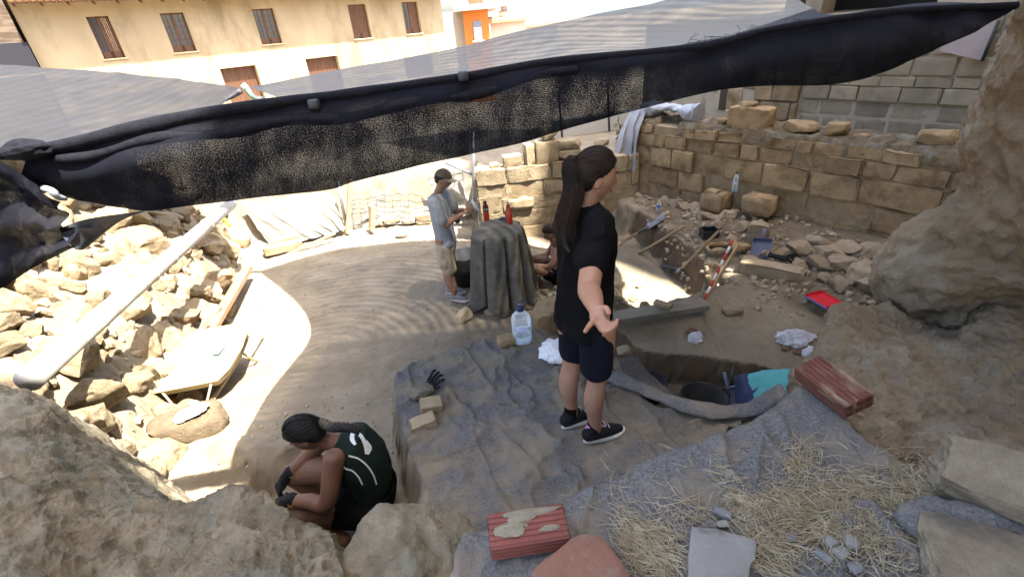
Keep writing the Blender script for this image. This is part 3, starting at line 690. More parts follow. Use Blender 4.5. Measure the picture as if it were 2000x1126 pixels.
A = np.array([catmull(r, 16) for r in fl]); A = np.array([catmull(A[:, j], 14) for j in range(16)]).transpose(1, 0, 2)
A[..., 1] += fbm2(A[..., 0] * 8, A[..., 2] * 8, 1, 2) * .01
mk('net_flap', A.reshape(-1, 3), grid_faces(14, 16), net_material('sunlit_net', (.045, .055, .075), .02), cur)  # same net painted paler and bluer, for the sun on it
mb = MB(); mb.tube(catmull([PY(84, 368, 1.72), PY(100, 372, 1.71), PY(112, 384, 1.72), PY(128, 388, 1.75)], 10), [.012, .014, .012, .012, .014, .012, .012, .012, .01, .008], 8); mb.obj('white_tie', plain('tie_plastic', (.2, .22, .25), .5), cur)
# green strap at the far tie
st = thing('strap_tie', 'green and white strap tying the nets at the far corner above the pit', 'strap', PY(490, 185, 6.4))
tp = PY(484, 170, 6.4)
for nm, pts, col in (('green_strap', [(478, 168), (490, 185), (508, 200), (520, 196)], (.10, .22, .12)), ('pale_strap', [(474, 165), (486, 178), (500, 190), (516, 192)], (.5, .52, .48)), ('dark_strap', [(470, 178), (455, 188), (440, 196)], (.05, .05, .055))):
    mb = MB(); mb.tube(catmull([PY(x, y, 6.38) for x, y in pts], 14), np.linspace(.035, .02, 14), 6); mb.obj(nm, mat(nm, col, tuple(c * 1.5 for c in col), 20, .7, .2), st)
mb = MB(); mb.beam(PY(484, 180, 6.45), np.append(PY(484, 180, 6.45)[:2], .9), .05, .05); mb.obj('support_post', mat('post_steel', (.28, .29, .30), (.2, .2, .2), 8, .5, .1, metal=.3), st)

# ------------------------------------------------------------------ far buildings
FA = math.radians(43); FD = V3(math.cos(FA), math.sin(FA), 0); FN = V3(math.sin(FA), -math.cos(FA), 0); FP = V3(-math.sin(FA), math.cos(FA), 0) * 29.43
def onF(x, y, off=0.0):
    p = PP(x, y, FP + FN * off, FN); return (p - FP) @ FD, p[2]
def fac_pt(u, z, off=0.0): return FP + FD * u + FN * off + V3(0, 0, z)
RF = np.stack([FD, -FN, [0, 0, 1.]], 1)
M_OCHRE = mat('ochre_render', (.325, .265, .175), (.265, .21, .135), .9, .9, .2, 12, .1, col3=(.20, .155, .095), scale3=.6, stretch=(1, 1, .4))
M_REVEAL = mat('window_reveal', (.40, .31, .20), (.5, .38, .22), 2, .9, .1)
M_WOODF = mat('window_wood', (.10, .045, .022), (.06, .026, .013), 3, .6, .2, 20, .3, stretch=(6, 6, .6))
M_PANE = plain('window_glass', (.05, .055, .06), .08, .6)
M_TILE = mat('roof_tile', (.42, .27, .16), (.30, .18, .10), 4, .9, .3, rnd=.25)
ob = thing('ochre_building', 'long two storey ochre rendered building with brown wooden windows across the street', 'building', fac_pt(0, -1.5))
u0, u1 = onF(75, 122)[0], onF(868, 60)[0]
wins = [((170, 40), (245, 109), 0), ((311, 26), (385, 98), 1), ((491, 17), (553, 85), 1), ((678, 9), (727, 73), 2), ((785, 13), (826, 76), 3)]
ops = []
for (tl, br, kind) in wins:
    a = onF(*tl)[0]; b = onF(*br)[0]; ops.append((a, b, 3.2 if kind < 2 else 3.05, 4.85, kind))
for (x0, x1) in ((425, 505), (598, 668), (790, 850)):
    a = onF(x0, 135)[0] + .1; b = onF(x1, 128)[0] - .15; ops.append((a, b, .4, 2.3 if x0 < 700 else 1.72, 4))
# facade as strips around the openings (walls butt end to end)
zlo, zhi = -2.5, 5.75
us = sorted({u0, u1, *[o[0] for o in ops], *[o[1] for o in ops]}); zs = sorted({zlo, zhi, *[o[2] for o in ops], *[o[3] for o in ops]})
mb = MB()
idx = {}
gv = []
for i, a in enumerate(us):
    for j, b in enumerate(zs): idx[i, j] = len(gv); gv.append(fac_pt(a, b))
gf = []
for i in range(len(us) - 1):
    for j in range(len(zs) - 1):
        cu, cz = (us[i] + us[i + 1]) / 2, (zs[j] + zs[j + 1]) / 2
        if any(o[0] < cu < o[1] and o[2] < cz < o[3] for o in ops): continue
        gf.append([idx[i, j], idx[i + 1, j], idx[i + 1, j + 1], idx[i, j + 1]])
mb.add(gv, gf)
mb.add([fac_pt(u1, zlo), fac_pt(u1, zlo, -9), fac_pt(u1, zhi, -9), fac_pt(u1, zhi), fac_pt(u0, zlo), fac_pt(u0, zlo, -9), fac_pt(u0, zhi, -9), fac_pt(u0, zhi)], [[0, 1, 2, 3], [5, 4, 7, 6], [1, 5, 6, 2]])
mb.obj('wall', M_OCHRE, ob, smooth=False)
for (a, b, z0, z1, kind) in ops:
    w = thing('window', None, None); w.parent = ob; w.location = Vector(fac_pt((a + b) / 2, z0)) - ob.location
    dep = .22 if kind < 4 else .35
    mb = MB()
    q = [fac_pt(a, z0), fac_pt(b, z0), fac_pt(b, z1), fac_pt(a, z1)]; qb = [p - FN * dep for p in q]
    mb.add(q + qb, [[0, 4, 5, 1], [1, 5, 6, 2], [2, 6, 7, 3], [3, 7, 4, 0]]); mb.obj('reveal', M_REVEAL, w, smooth=False)
    fr = MB(); fw_ = .07; o_ = -dep + .03
    cu = (a + b) / 2
    for (ua, ub, za, zb) in ((a, a + fw_, z0, z1), (b - fw_, b, z0, z1), (a, b, z1 - fw_, z1), (a, b, z0, z0 + .28), (cu - .06, cu + .06, z0, z1)):
        fr.box(fac_pt((ua + ub) / 2, (za + zb) / 2, o_), (ub - ua, .05, zb - za), RF)
    for hu in (0, 1):
        xa, xb = (a + fw_, cu - .06) if hu == 0 else (cu + .06, b - fw_)
        shut = (kind == 0 and hu == 1) or (kind == 1 and hu == 0 and False) or (kind == 2) or (kind == 3 and hu == 1) or kind == 4
        if shut:
            mb = MB()
            npl = 4
            for k in range(npl):
                ca = xa + (xb - xa) * (k + .5) / npl
                mb.box(fac_pt(ca, (z0 + .28 + z1 - fw_) / 2, o_ - .0), ((xb - xa) / npl - .012, .03, z1 - z0 - .28 - fw_), RF)
            mb.obj('shutter', M_WOODF, w, smooth=False)
        else:
            mb = MB(); mb.box(fac_pt((xa + xb) / 2, (z0 + .28 + z1 - fw_) / 2, o_ - .015), (xb - xa, .008, z1 - z0 - .28 - fw_), RF); mb.obj('pane', M_PANE, w, smooth=False)
            for k in range(1, 5):
                zz = z0 + .28 + (z1 - fw_ - z0 - .28) * k / 5; fr.box(fac_pt((xa + xb) / 2, zz, o_), (xb - xa, .02, .025), RF)
            fr.box(fac_pt((xa + xb) / 2, (z0 + z1) / 2 + .1, o_ + .003), (.02, .02, z1 - z0 - .35), RF)
    fr.obj('frame', M_WOODF, w, smooth=False)
    if kind < 4:
        mb = MB(); mb.box(fac_pt(cu, z0 - .03, .02), (b - a + .12, .12, .06), RF, .01); mb.obj('sill', M_REVEAL, w)
# roof: soffit boards, rafters and tile ends
rf = thing('roof', None, None); rf.parent = ob; rf.location = Vector(fac_pt(0, 5.6)) - ob.location
OV = 1.05
mb = MB(); mb.add([fac_pt(u0 - .0, 5.40, OV), fac_pt(u1 + .3, 5.40, OV), fac_pt(u1 + .3, 7.98, -5), fac_pt(u0 - .0, 7.98, -5), fac_pt(u0 - .0, 5.32, OV), fac_pt(u1 + .3, 5.32, OV), fac_pt(u1 + .3, 7.88, -5), fac_pt(u0 - .0, 7.88, -5)], [[0, 1, 2, 3], [4, 7, 6, 5], [0, 4, 5, 1], [0, 3, 7, 4], [1, 5, 6, 2]]); mb.obj('deck', M_WOODF, rf, smooth=False)
uu_ = np.arange(u0 + .1, u1 + .3, .42); rb = MB()
for u in uu_[::2]: rb.beam(fac_pt(u, 5.26, OV - .1), fac_pt(u, 5.66, 0.0), .09, .10)
rb.obj('rafter', M_WOODF, rf, smooth=False)['kind'] = 'stuff'
tb = MB()
for u in np.arange(u0 + .05, u1 + .3, .21):
    p = np.array([fac_pt(u, 5.44, OV + .08), fac_pt(u, 5.94, OV - 1.1), fac_pt(u, 6.63, OV - 2.7)]); tb.tube(p, .095, 7)
tb.obj('tile_row', M_TILE, rf)['kind'] = 'stuff'

# brick house on the far left
M_THINBRICK = mat('thin_brick', (.115, .088, .066), (.06, .044, .032), 1.0, .9, .5, 6, .1, stretch=(1.5, 1.5, 9), contrast=.08)
bh = thing('brick_house', 'brown thin brick house with a dark window at the left edge', 'house', fac_pt(u0 - 4, -1.5, .3))
mb = MB(); mb.box(fac_pt(u0 - 4.1, 2.0, -3.6), (7.9, 8, 10), RF); mb.obj('wall', M_THINBRICK, bh, smooth=False)
mb = MB(); a = onF(-60, 0)[0]; mb.box(fac_pt(onF(2, 92)[0], 3.5, .42), (1.6, .06, 1.1), RF); mb.obj('window', plain('slate_blind', (.02, .02, .025), .6, .1), bh, smooth=False)
mb = MB(); mb.box(fac_pt(onF(2, 92)[0], 2.9, .45), (1.8, .14, .08), RF); mb.obj('sill', M_REVEAL, bh, smooth=False)
mb = MB(); mb.add([fac_pt(u0 - 8.2, 7.0, 1.0), fac_pt(u0 - .15, 7.0, 1.0), fac_pt(u0 - .15, 8.8, -4), fac_pt(u0 - 8.2, 8.8, -4), fac_pt(u0 - 8.2, 6.85, 1.0), fac_pt(u0 - .15, 6.85, 1.0), fac_pt(u0 - .15, 8.6, -4), fac_pt(u0 - 8.2, 8.6, -4)], [[0, 1, 2, 3], [4, 7, 6, 5], [0, 4, 5, 1], [1, 5, 6, 2], [2, 6, 7, 3], [3, 7, 4, 0]])
mb.obj('roof', M_TILE, bh, smooth=False)

# white rendered end house, orange house, low houses
def house(name, label, px0, px1, ytop, Y, depth, m, zb=-3, roofm=None, roofh=.25, over=.3, slope=0.0):
    a = PY(px0, ytop, Y); b = PY(px1, ytop, Y); z1 = max(a[2], b[2])
    h = thing(name, label, 'house', ((a[0] + b[0]) / 2, Y, zb))
    mb = MB(); mb.box(((a[0] + b[0]) / 2, Y + depth / 2, (zb + z1) / 2), (b[0] - a[0], depth, z1 - zb)); mb.obj('wall', m, h, smooth=False)
    mb = MB(); x0, x1 = a[0] - over, b[0] + over; y0, y1 = Y - over, Y + depth + over; zz = z1 + .002
    q = [(x0, y0, zz), (x1, y0, zz), (x1, y1, zz + slope), (x0, y1, zz + slope), (x0, y0, zz + roofh), (x1, y0, zz + roofh), (x1, y1, zz + slope + roofh), (x0, y1, zz + slope + roofh)]
    mb.add(q, [[3, 2, 1, 0], [4, 5, 6, 7], [0, 1, 5, 4], [1, 2, 6, 5], [2, 3, 7, 6], [3, 0, 4, 7]]); mb.obj('roof', roofm or M_TILE, h, smooth=False)
    return h, a, b, z1
M_WHITE = mat('white_render', (.5, .47, .42), (.42, .39, .34), 1, .9, .1)
M_ORANGE = mat('orange_render', (.50, .165, .04), (.45, .145, .035), 1, .9, .1)
M_CONC = mat('grey_concrete', (.42, .41, .39), (.35, .34, .32), 3, .9, .2)
M_BRICKR = mat('red_brick_far', (.36, .19, .12), (.27, .14, .09), 6, .9, .3)
h, a, b, z1 = house('white_house', 'white rendered house between the ochre building and the orange house', 878, 910, -14, 41, 8, M_WHITE, slope=.8)
mb = MB(); c = PY(920, -4, 40); mb.box(c + V3(0, 4, .4), (1.6, 1, 1.4)); mb.obj('chimney', M_BRICKR, h)
h, a, b, z1 = house('orange_house', 'bright orange house with a flat grey roof slab and one window', 903, 953, 22, 40, 7, M_ORANGE, roofm=M_CONC, roofh=.35, over=.6)
q0 = PY(923, 42, 39.9); q1 = PY(943, 78, 39.9)
w = thing('window', None, None); w.parent = h; w.location = Vector(((q0[0] + q1[0]) / 2, 39.9, q1[2])) - h.location
mb = MB(); mb.box(((q0[0] + q1[0]) / 2, 39.97, (q0[2] + q1[2]) / 2), (q1[0] - q0[0], .1, q0[2] - q1[2])); mb.obj('pane', plain('blue_pane', (.16, .19, .24), .15, .6), w, smooth=False)
mb = MB(); mb.box(((q0[0] + q1[0]) / 2, 39.92, q1[2] + .42), (q1[0] - q0[0] - .05, .06, .85)); mb.obj('blind', plain('grey_blind', (.45, .47, .5)), w, smooth=False)
mb = MB(); mb.box(((q0[0] + q1[0]) / 2, 39.9, q1[2] - .06), (q1[0] - q0[0] + .3, .3, .1)); mb.obj('sill', M_WHITE, w, smooth=False)
h, a, b, z1 = house('low_house', 'low white house with a brick chimney right of the orange house', 958, 1026, 46, 44, 8, M_WHITE, roofh=.2, slope=.7)
c = PY(986, 40, 46); mb = MB(); mb.box(c + V3(0, 0, .2), (.9, .9, 1.0)); mb.obj('chimney', M_BRICKR, h)
mb = MB(); mb.box(c + V3(0, 0, .85), (.5, .5, .3)); mb.box(c + V3(0, 0, 1.05), (1.1, 1.1, .1)); mb.obj('chimney_cowl', M_CONC, h)
h, a, b, z1 = house('far_house', 'pale far house with a low roof beyond the white house', 1015, 1090, 55, 62, 9, M_WHITE, roofh=.25, slope=.8)
c = PY(1075, 50, 63); mb = MB(); mb.box(c + V3(0, 0, .5), (.8, .8, 1.6)); mb.obj('chimney', M_CONC, h)
# far hills, their haze put into the bluish colour
M_HILL = mat('far_hills', (.066, .086, .098), (.060, .079, .090), .002, 1, 0, coords='World')
nx = 140; hx = np.linspace(-2600, 3400, nx); ht = 150 + 65 * fbm(np.stack([hx / 600, hx * 0, hx * 0], -1), 1, 4, .5, 2.3) + 45 * np.exp(-((hx - 250) / 450) ** 2) + 55 * np.exp(-((hx - 1350) / 500) ** 2)
prof = np.array([[0, -60], [.35, .25], [.7, .75], [1, 1.0], [1.4, .6], [2, -.5]])
vv_ = []
for i in range(nx):
    for (t_, k_) in prof: vv_.append((hx[i] + 120 * vnoise(np.array([hx[i] / 200, t_ * 3, 1.])) * t_, 4600 + 900 * t_, -90 if k_ == -60 else max(-90, k_ * ht[i])))
mk('hills', vv_, grid_faces(nx, len(prof))[:, ::-1], M_HILL, kind='structure', loc=(0, 4600, -90))
# ------------------------------------------------------------------ geotextile sheets
def felt(name, a, b, dirt, thr):
    return mat(name, a, b, 85, .97, 1.0, 90, .04, coords='World', col3=dirt, scale3=3.4, thr3=thr, bdist=.010, contrast=.02)
M_GEO = felt('geotextile', (.20, .197, .192), (.10, .10, .102), (.225, .195, .15), (.50, .66))
M_GEOD = felt('dirty_geotextile', (.165, .163, .158), (.09, .09, .09), (.22, .185, .135), (.40, .60))
def ridge(X, Y, s, seed, pw=5): return (1 - np.abs(fbm2(X, Y, s, 3, .5, seed)) * 1.6).clip(0, 1) ** pw
def felt_sheet(name, poly, zoff, amp, m, label, seed, step=.011, edge=.045, direc=(1, .35)):
    poly = np.asarray(poly); x0, y0 = poly.min(0) - .05; x1, y1 = poly.max(0) + .05
    ax = np.arange(x0, x1, step); ay = np.arange(y0, y1, step); X, Y = np.meshgrid(ax, ay, indexing='ij')
    sd = polysd(X, Y, poly) + fbm2(X, Y, 7, 3, .5, seed) * edge
    sm = [terrain(X + dx, Y + dy, False) for dx, dy in ((0, 0), (.025, 0), (-.025, 0), (0, .025), (0, -.025))]
    Z = np.maximum(np.mean(sm, 0), sm[0]) + zoff
    u = X * direc[0] + Y * direc[1]; w = -X * direc[1] + Y * direc[0]
    Z = Z + amp * ridge(u * .35, w, 2.6, seed, 9) + amp * .55 * ridge(u, w * .4, 4.2, seed + 4, 12) + amp * .3 * ridge(u * .5, w, 9.0, seed + 8, 8) + fbm2(X, Y, 16, 4, .6, seed) * .006 + np.exp(-np.abs(sd) / .03) * .008
    keep = sd < 0
    fc = grid_faces(len(ax), len(ay)); k = keep.reshape(-1); fc = fc[k[fc].all(1)]
    used = np.unique(fc); re = np.full(len(k), -1); re[used] = np.arange(len(used))
    P = np.stack([X, Y, Z], -1).reshape(-1, 3)[used]
    return mk(name, P, re[fc], m, label=label, cat='fabric')
sheetA = xy([(752, 742), (812, 694), (900, 664), (985, 640), (1060, 640), (1130, 664), (1190, 705), (1240, 745), (1310, 792), (1420, 800), (1500, 790), (1520, 800), (1300, 900), (1100, 1000), (960, 1040), (905, 1100), (850, 1010), (812, 940), (795, 880), (775, 850), (766, 800)], Z_PLAT)
felt_sheet('geotextile', sheetA, .010, .044, M_GEOD, 'dirty grey geotextile spread on the platform under the standing woman', 3.)
sheetB = [(-.38, .3)] + xy([(880, 1126), (893, 1015), (958, 975), (1060, 945), (1160, 890), (1285, 835), (1400, 812), (1478, 762), (1545, 716), (1690, 800), (1760, 850), (1830, 930)], Z_FORE) + [(2.2, 1.25), (2.2, .3)]
felt_sheet('geotextile', sheetB, .012, .032, M_GEO, 'blue grey geotextile covering the near ground around the straw', 11., direc=(.4, 1))
def fold_roll(name, pts, r, m, label, flat=.6):
    p = catmull(pts, 60); q = np.linspace(0, 1, 60); rr = r * (1 + .3 * fbm(np.stack([q * 9, q * 0, q * 0], -1), 1, 3)); rr[0] *= .3; rr[-1] *= .3
    v, f = tube_vf(p, np.stack([rr * 1.3, rr * flat], 1), 14)
    v = v + np.stack([fbm(v, 18, 3, .5, s) for s in (0., 9., 20.)], -1) * .010
    return mk(name, v, f, m, label=label, cat='fabric')
fold_roll('geotextile_roll', [PZ(1172, 728, 1.06), PZ(1240, 752, 1.09), PZ(1320, 786, 1.10), PZ(1400, 803, 1.10), PZ(1470, 797, 1.10), PZ(1530, 762, 1.3)], .045, M_GEO, 'rolled up geotextile edge along the trench behind the standing woman')
fold_roll('geotextile_roll', [PZ(1770, 1035, 1.53), PZ(1830, 1000, 1.56), PZ(1900, 1010, 1.57), PZ(2010, 1030, 1.57), PZ(2100, 1070, 1.55)], .05, M_GEO, 'bunched geotextile fold between the straw and the bottom right stone')
hang = np.array([[PZ(1208, 702, .98), PZ(1246, 698, .98)], [PZ(1216, 722, .92), PZ(1256, 716, .90)], [PZ(1240, 752, .86), PZ(1290, 748, .80)], [PZ(1260, 775, .86), PZ(1312, 770, .80)]])
A = np.array([catmull(np.array([r[0], (r[0] + r[1]) / 2 + V3(0, 0, .02), r[1]]), 14) for r in hang]); A = np.array([catmull(A[:, j], 26) for j in range(14)]).transpose(1, 0, 2)
A = A + (fbm(A, 9, 3) * .012)[..., None]
mk('geotextile_scrap', A.reshape(-1, 3), grid_faces(26, 14), M_GEO, label='pale scrap of geotextile hanging into the trench behind the legs', cat='fabric')

# ------------------------------------------------------------------ rocks
ROCKS = []
for i in range(12):
    v, f = rock_vf(200 + i, (1, 1, 1), 4, 13, .085, blocky=(.8 if i % 3 else .4), cutd=(.48, .78)); me = bpy.data.meshes.new('stone'); me.from_pydata(v.tolist(), [], f)
    me.polygons.foreach_set('use_smooth', np.ones(len(f), bool)); me.set_sharp_from_angle(angle=math.radians(38)); ROCKS.append(me)
def rock_set(m):
    out = []
    for me in ROCKS:
        c = me.copy(); c.materials.append(m); out.append(c)
    return out
RK_RUB, RK_EARTH = rock_set(M_RUBBLE), None
M_DSTONE = mat('dusty_stone', (.31, .245, .165), (.22, .17, .11), 6, .95, .7, 35, .05, rnd=.2)
RK_EARTH = rock_set(M_DSTONE)
# left rubble wall: every stone its own piece
rw = thing('rubble_wall', 'sunlit tumbled rubble stone wall along the left side of the pit', 'wall', (-3.6, 5, .2))
placed = []
tries = 0
while len(placed) < 300 and tries < 60000:
    tries += 1
    y = rng.uniform(2.1, 8.7); d = rng.uniform(-.02, 2.3); x = float(foot_x(np.array(y))) - d
    s = (rng.uniform(.30, .55) if tries < 2500 else rng.uniform(.20, .34) if tries < 9000 else rng.uniform(.10, .2)) * (.72 if y < 3.8 else 1)
    if any((x - q[0]) ** 2 + (y - q[1]) ** 2 < ((s + q[2]) * .40) ** 2 for q in placed): continue
    placed.append((x, y, s))
for i, (x, y, s) in enumerate(placed):
    z = tz(x, y)
    inst('stone', RK_RUB[i % 12], rw, trs((x + 3.6, y - 5, z - .2 + s * .07), rng.uniform(-3.1, 3.1, 3) * (.15, .15, 1) + (0, .5, 0), np.array([1.3, 1.0, .8]) * s * rng.uniform(.85, 1.2, 3)))
# terrace and floor stones sunk in the ground
def sunk(x, y, s, k, rot=None, dz=.0, asp=(1.2, .9, .7), name='stone'):
    p = PT(x, y)
    inst(name, RK_EARTH[k % 12], ground, trs(p + V3(0, 0, s * .12 + dz), rot if rot is not None else rng.uniform(-.5, .5, 3) * (1, 1, 6), np.array(asp) * s))
for i, (x, y, s) in enumerate([(1298, 395, .2), (1318, 398, .2), (1338, 405, .18), (1362, 412, .24), (1380, 425, .2), (1340, 425, .12), (1400, 430, .18), (1420, 425, .22), (1290, 380, .16),
    (1450, 452, .26), (1472, 450, .24), (1400, 445, .2), (1430, 470, .18), (1500, 498, .2), (1530, 500, .22), (1560, 490, .28), (1590, 480, .30), (1620, 500, .34), (1560, 520, .18),
    (1600, 520, .26), (1650, 520, .3), (1690, 500, .3), (1680, 545, .34), (1640, 560, .24), (1610, 545, .18), (1700, 560, .3), (1655, 490, .3), (1540, 545, .14), (1575, 560, .12), (1470, 515, .12), (1440, 495, .12),
    (1250, 385, .14), (1270, 372, .16), (1260, 600, .14), (1235, 585, .16), (1215, 560, .14), (1250, 560, .1), (1345, 545, .06), (1320, 470, .07), (1360, 500, .08), (1385, 540, .08)]):
    sunk(x, y, s, i)
# long footing stones on the terrace
for (x, y, w_, h_, d_, rz, sd) in ((1505, 535, .62, .16, .2, -.75, 5), (1480, 470, .2, .3, .18, -.6, 6)):
    v, f = block_vf(500 + sd, (w_, d_, h_), rough=.03, rnd=.05); p = PT(x, y); c, s_ = math.cos(rz), math.sin(rz)
    mk('footing_stone', v @ np.array([[c, -s_, 0], [s_, c, 0], [0, 0, 1]]).T + p + V3(0, 0, h_ * .25), f, M_DSTONE, ground, sharp=40)
# pebbles and clods: nobody could count them
PB = MB(); pv, pf = ico(1)
def pebbles(n, x0, x1, y0, y1, smin, smax):
    x, y = rng.uniform(x0, x1, n), rng.uniform(y0, y1, n)
    ok = (polysd(x, y, PLAT) > .05) & (polysd(x, y, FORE) > .05) & ((x < .45) | (x > np.interp(y, _yy, _xe) - .10) | (polysd(x, y, SPOIL) < .12) | (rng.random(n) < .12)) & ((polysd(x, y, BLOCK) > .0) | (rng.random(n) < .1)); ok &= (x0 > -5) | (x < foot_x(y) + .06); x, y = x[ok], y[ok]; z = terrain(x, y)
    for i in range(len(x)):
        s = smin + (smax - smin) * rng.random() ** 3
        PB.add((pv + rng.normal(size=pv.shape) * .16) * (s * rng.uniform(.6, 1.2, 3)) + V3(x[i], y[i], z[i] + s * .2), pf)
pebbles(300, -2.4, -.9, 1.9, 3.6, .004, .018); pebbles(1500, 2.1, 4.0, 3.4, 7.4, .008, .05); pebbles(420, .6, 2.9, 2.6, 4.4, .005, .022); pebbles(260, -4, 1.0, 3.5, 8.3, .005, .022); pebbles(420, .4, 1.4, 4.0, 5.6, .01, .045); pebbles(400, 2.3, 3.0, 3.0, 4.4, .008, .035); pebbles(1300, -5.6, -2.7, 2.4, 8.4, .012, .07)
PB.obj('gravel', mat('pebble', (.37, .31, .23), (.20, .155, .10), 9, .95, .3, coords='World'), None, kind='stuff', label='loose pebbles and clods scattered over the excavated ground', cat='gravel', smooth=False)

def stone(x, y, size, rot, label, sd, z=None, m=None, block=False, sub=4, dz=0.0, cuts=6, rough=.045, name='stone', P=None, cat='stone', blocky=.6):
    if block: v, f = block_vf(sd, size, rough=.012, rnd=.02)
    else: v, f = rock_vf(sd, size, sub, cuts, rough, blocky)
    from mathutils import Euler
    R = np.array(Euler(rot).to_matrix()); v = v @ R.T
    p = P if P is not None else (PZ(x, y, z) if z is not None else PT(x, y))
    v = v + p + V3(0, 0, -v[:, 2].min() * .9 + dz)
    return mk(name, v, f, m or M_SANDPALE, label=label, cat=cat, sharp=36)
# stones lying on the back wall
for (x, y, sz, rz, lb, blk, sd) in (
 (1000, 316, (.30, .2, .18), .1, 'squat block at the left of the stones on the back wall', True, 801),
 (1033, 300, (.14, .2, .34), .2, 'narrow upright slab leaning on the big block on the back wall', True, 802),
 (1068, 312, (.36, .22, .36), .08, 'big square block standing on the sunlit back wall', True, 803),
 (1072, 274, (.30, .2, .18), .4, 'small rough stone balanced on top of the big square block', False, 804),
 (1112, 306, (.42, .24, .2), -.1, 'pointed rough stone low on the back wall beside the big block', False, 805),
 (1110, 287, (.42, .22, .14), -.12, 'flat pale stone resting on the pointed stone of the back wall', False, 806),
 (965, 325, (.16, .14, .09), .3, 'small stone at the far left end of the back wall top', False, 807),
 (1175, 284, (.26, .2, .12), .0, 'pale flat stone among the dry weeds behind the back wall', False, 808)):
    p = PP(x, y + 8, BP - BN * .14, BN)
    zt_ = {804: 1.57, 806: 1.40}.get(sd, 1.205)
    q = PP(x, y, BP - BN * (.14 if sd != 808 else .9), BN); q[2] = zt_
    stone(0, 0, sz, (0, 0, rz), lb, sd, P=q, block=blk, m=M_SANDPALE)
# stones lying on the block wall
for (x, sz, rz, lb, blk, sd, dn) in (
 (1462, (.52, .26, .27), 0, 'large mossy squared block on top of the block wall', True, 821, .2),
 (1455, (.24, .2, .05), .1, 'thin flat stone on top of the mossy squared block', False, 822, .24),
 (1410, (.16, .14, .1), .4, 'small stone left of the mossy squared block', False, 823, .2),
 (1562, (.44, .24, .15), .05, 'long flat stone on the block wall right of the mossy block', False, 824, .2),
 (1634, (.26, .22, .18), .2, 'rounded wedge of stone in the middle of the block wall top', False, 825, .2),
 (1684, (.16, .16, .05), .2, 'small dark flat stone beside the rounded wedge', False, 826, .25),
 (1835, (.34, .26, .19), .1, 'pale stone with a broken face at the right end of the block wall', False, 827, .22),
 (1876, (.12, .12, .08), .1, 'small whitish stone touching the earth bank at the end of the block wall', False, 828, .25)):
    q = PP(x, 260, WP - WN * dn, WN); q[2] = 1.73 if sd != 822 else 2.0
    from_ = math.atan2(WD[1], WD[0]); stone(0, 0, sz, (0, 0, from_ + rz), lb, sd, P=q, block=blk, m=M_SANDST)

# ------------------------------------------------------------------ foreground stones, bricks, slabs
M_TERRA = mat('terracotta', (.205, .108, .075), (.155, .08, .054), 7, .9, .7, 40, .1, col3=(.22, .175, .13), scale3=4.5)
M_SLAB = mat('grey_slab', (.225, .22, .20), (.175, .17, .155), 7, .92, .6, 60, .08, col3=(.13, .127, .118), scale3=9, thr3=(.58, .7))
M_BEIGE = mat('beige_stone', (.315, .262, .185), (.21, .17, .118), 9, .92, 1.0, 26, .08, col3=(.13, .117, .092), scale3=3.5, thr3=(.5, .66), bdist=.02)
M_DARKST = mat('flint', (.13, .13, .13), (.19, .19, .185), 5, .9, .5, 30, .1)
stone(825, 772, (.17, .11, .08), (0, .1, .6), 'rough rounded stone nearest the black glove on the geotextile', 841, z=1.05, m=M_ROCKG)
stone(845, 800, (.14, .10, .065), (.1, .15, .25), 'flat faced stone in the middle of the three stones on the geotextile', 842, z=1.05, m=M_SANDPALE, block=True)
stone(828, 832, (.16, .11, .055), (0, -.1, .3), 'flat tan slab nearest the camera of the three stones', 843, z=1.05, m=M_SANDPALE, block=True)
stone(990, 672, (.15, .11, .085), (0, .1, .3), 'tan stone leaning against the big water jug', 844, z=1.05, m=M_SANDST)
stone(905, 628, (.26, .16, .12), (.1, -.35, .5), 'tilted pale stone on the pit floor below the wooden rods', 845, m=M_SANDPALE)
stone(1075, 628, (.55, .40, .36), (.1, .1, .3), 'big tan boulder behind the water jug and the standing woman', 846, m=M_SANDST, P=V3(.47, 4.4, .2), blocky=.3)
stone(785, 463, (.22, .14, .1), (0, 0, .2), 'single loose stone on the pit floor at the edge of the sunlight', 847, m=M_RUBBLE)
stone(382, 835, (.60, .40, .36), (.1, .15, .35), 'big dark boulder at the foot of the rubble wall in front of the wheelbarrow', 848, P=PZ(378, 850, .45) - V3(0, 0, .06), m=mat('dark_boulder', (.17, .13, .085), (.10, .075, .05), 7, .95, 1.0, 20, .05, bdist=.03), blocky=.35)
stone(555, 492, (.62, .2, .14), (0, .1, .6), 'long block lying at the foot of the hanging cloth', 849, m=M_SANDPALE, block=True)
stone(560, 478, (.5, .18, .14), (0, 0, .5), 'pale block behind the long block at the cloth foot', 850, m=M_SANDPALE, block=True, dz=.02)
stone(470, 480, (.42, .3, .3), (0, .2, .2), 'pale stone at the far end of the rubble wall', 851, m=M_SANDPALE)
stone(765, 437, (.36, .18, .13), (0, 0, .1), 'low stone right of the wooden stake on the far side', 852, m=M_SANDPALE)
stone(800, 436, (.3, .18, .09), (0, 0, -.1), 'thin flat stone between the stake and the man', 853, m=M_SANDPALE)
stone(828, 434, (.26, .18, .18), (0, 0, .1), 'squared stone behind the man by the cloth', 854, m=M_SANDPALE, block=True)
stone(748, 440, (.16, .12, .1), (0, 0, .3), 'small stone touching the wooden stake', 859, m=M_SANDPALE)
stone(1430, 612, (.20, .13, .08), (0, .05, .1), 'dark edged stone lying alone on the excavated soil block', 855, m=M_DSTONE)
stone(1465, 512, (.16, .12, .09), (0, 0, .2), 'yellowish stone in front of the terrace tools', 856, m=M_SANDST)
stone(1445, 492, (.26, .18, .12), (0, .2, .4), 'lumpy ochre stone beside the blue dustpan', 857, m=M_SANDST)
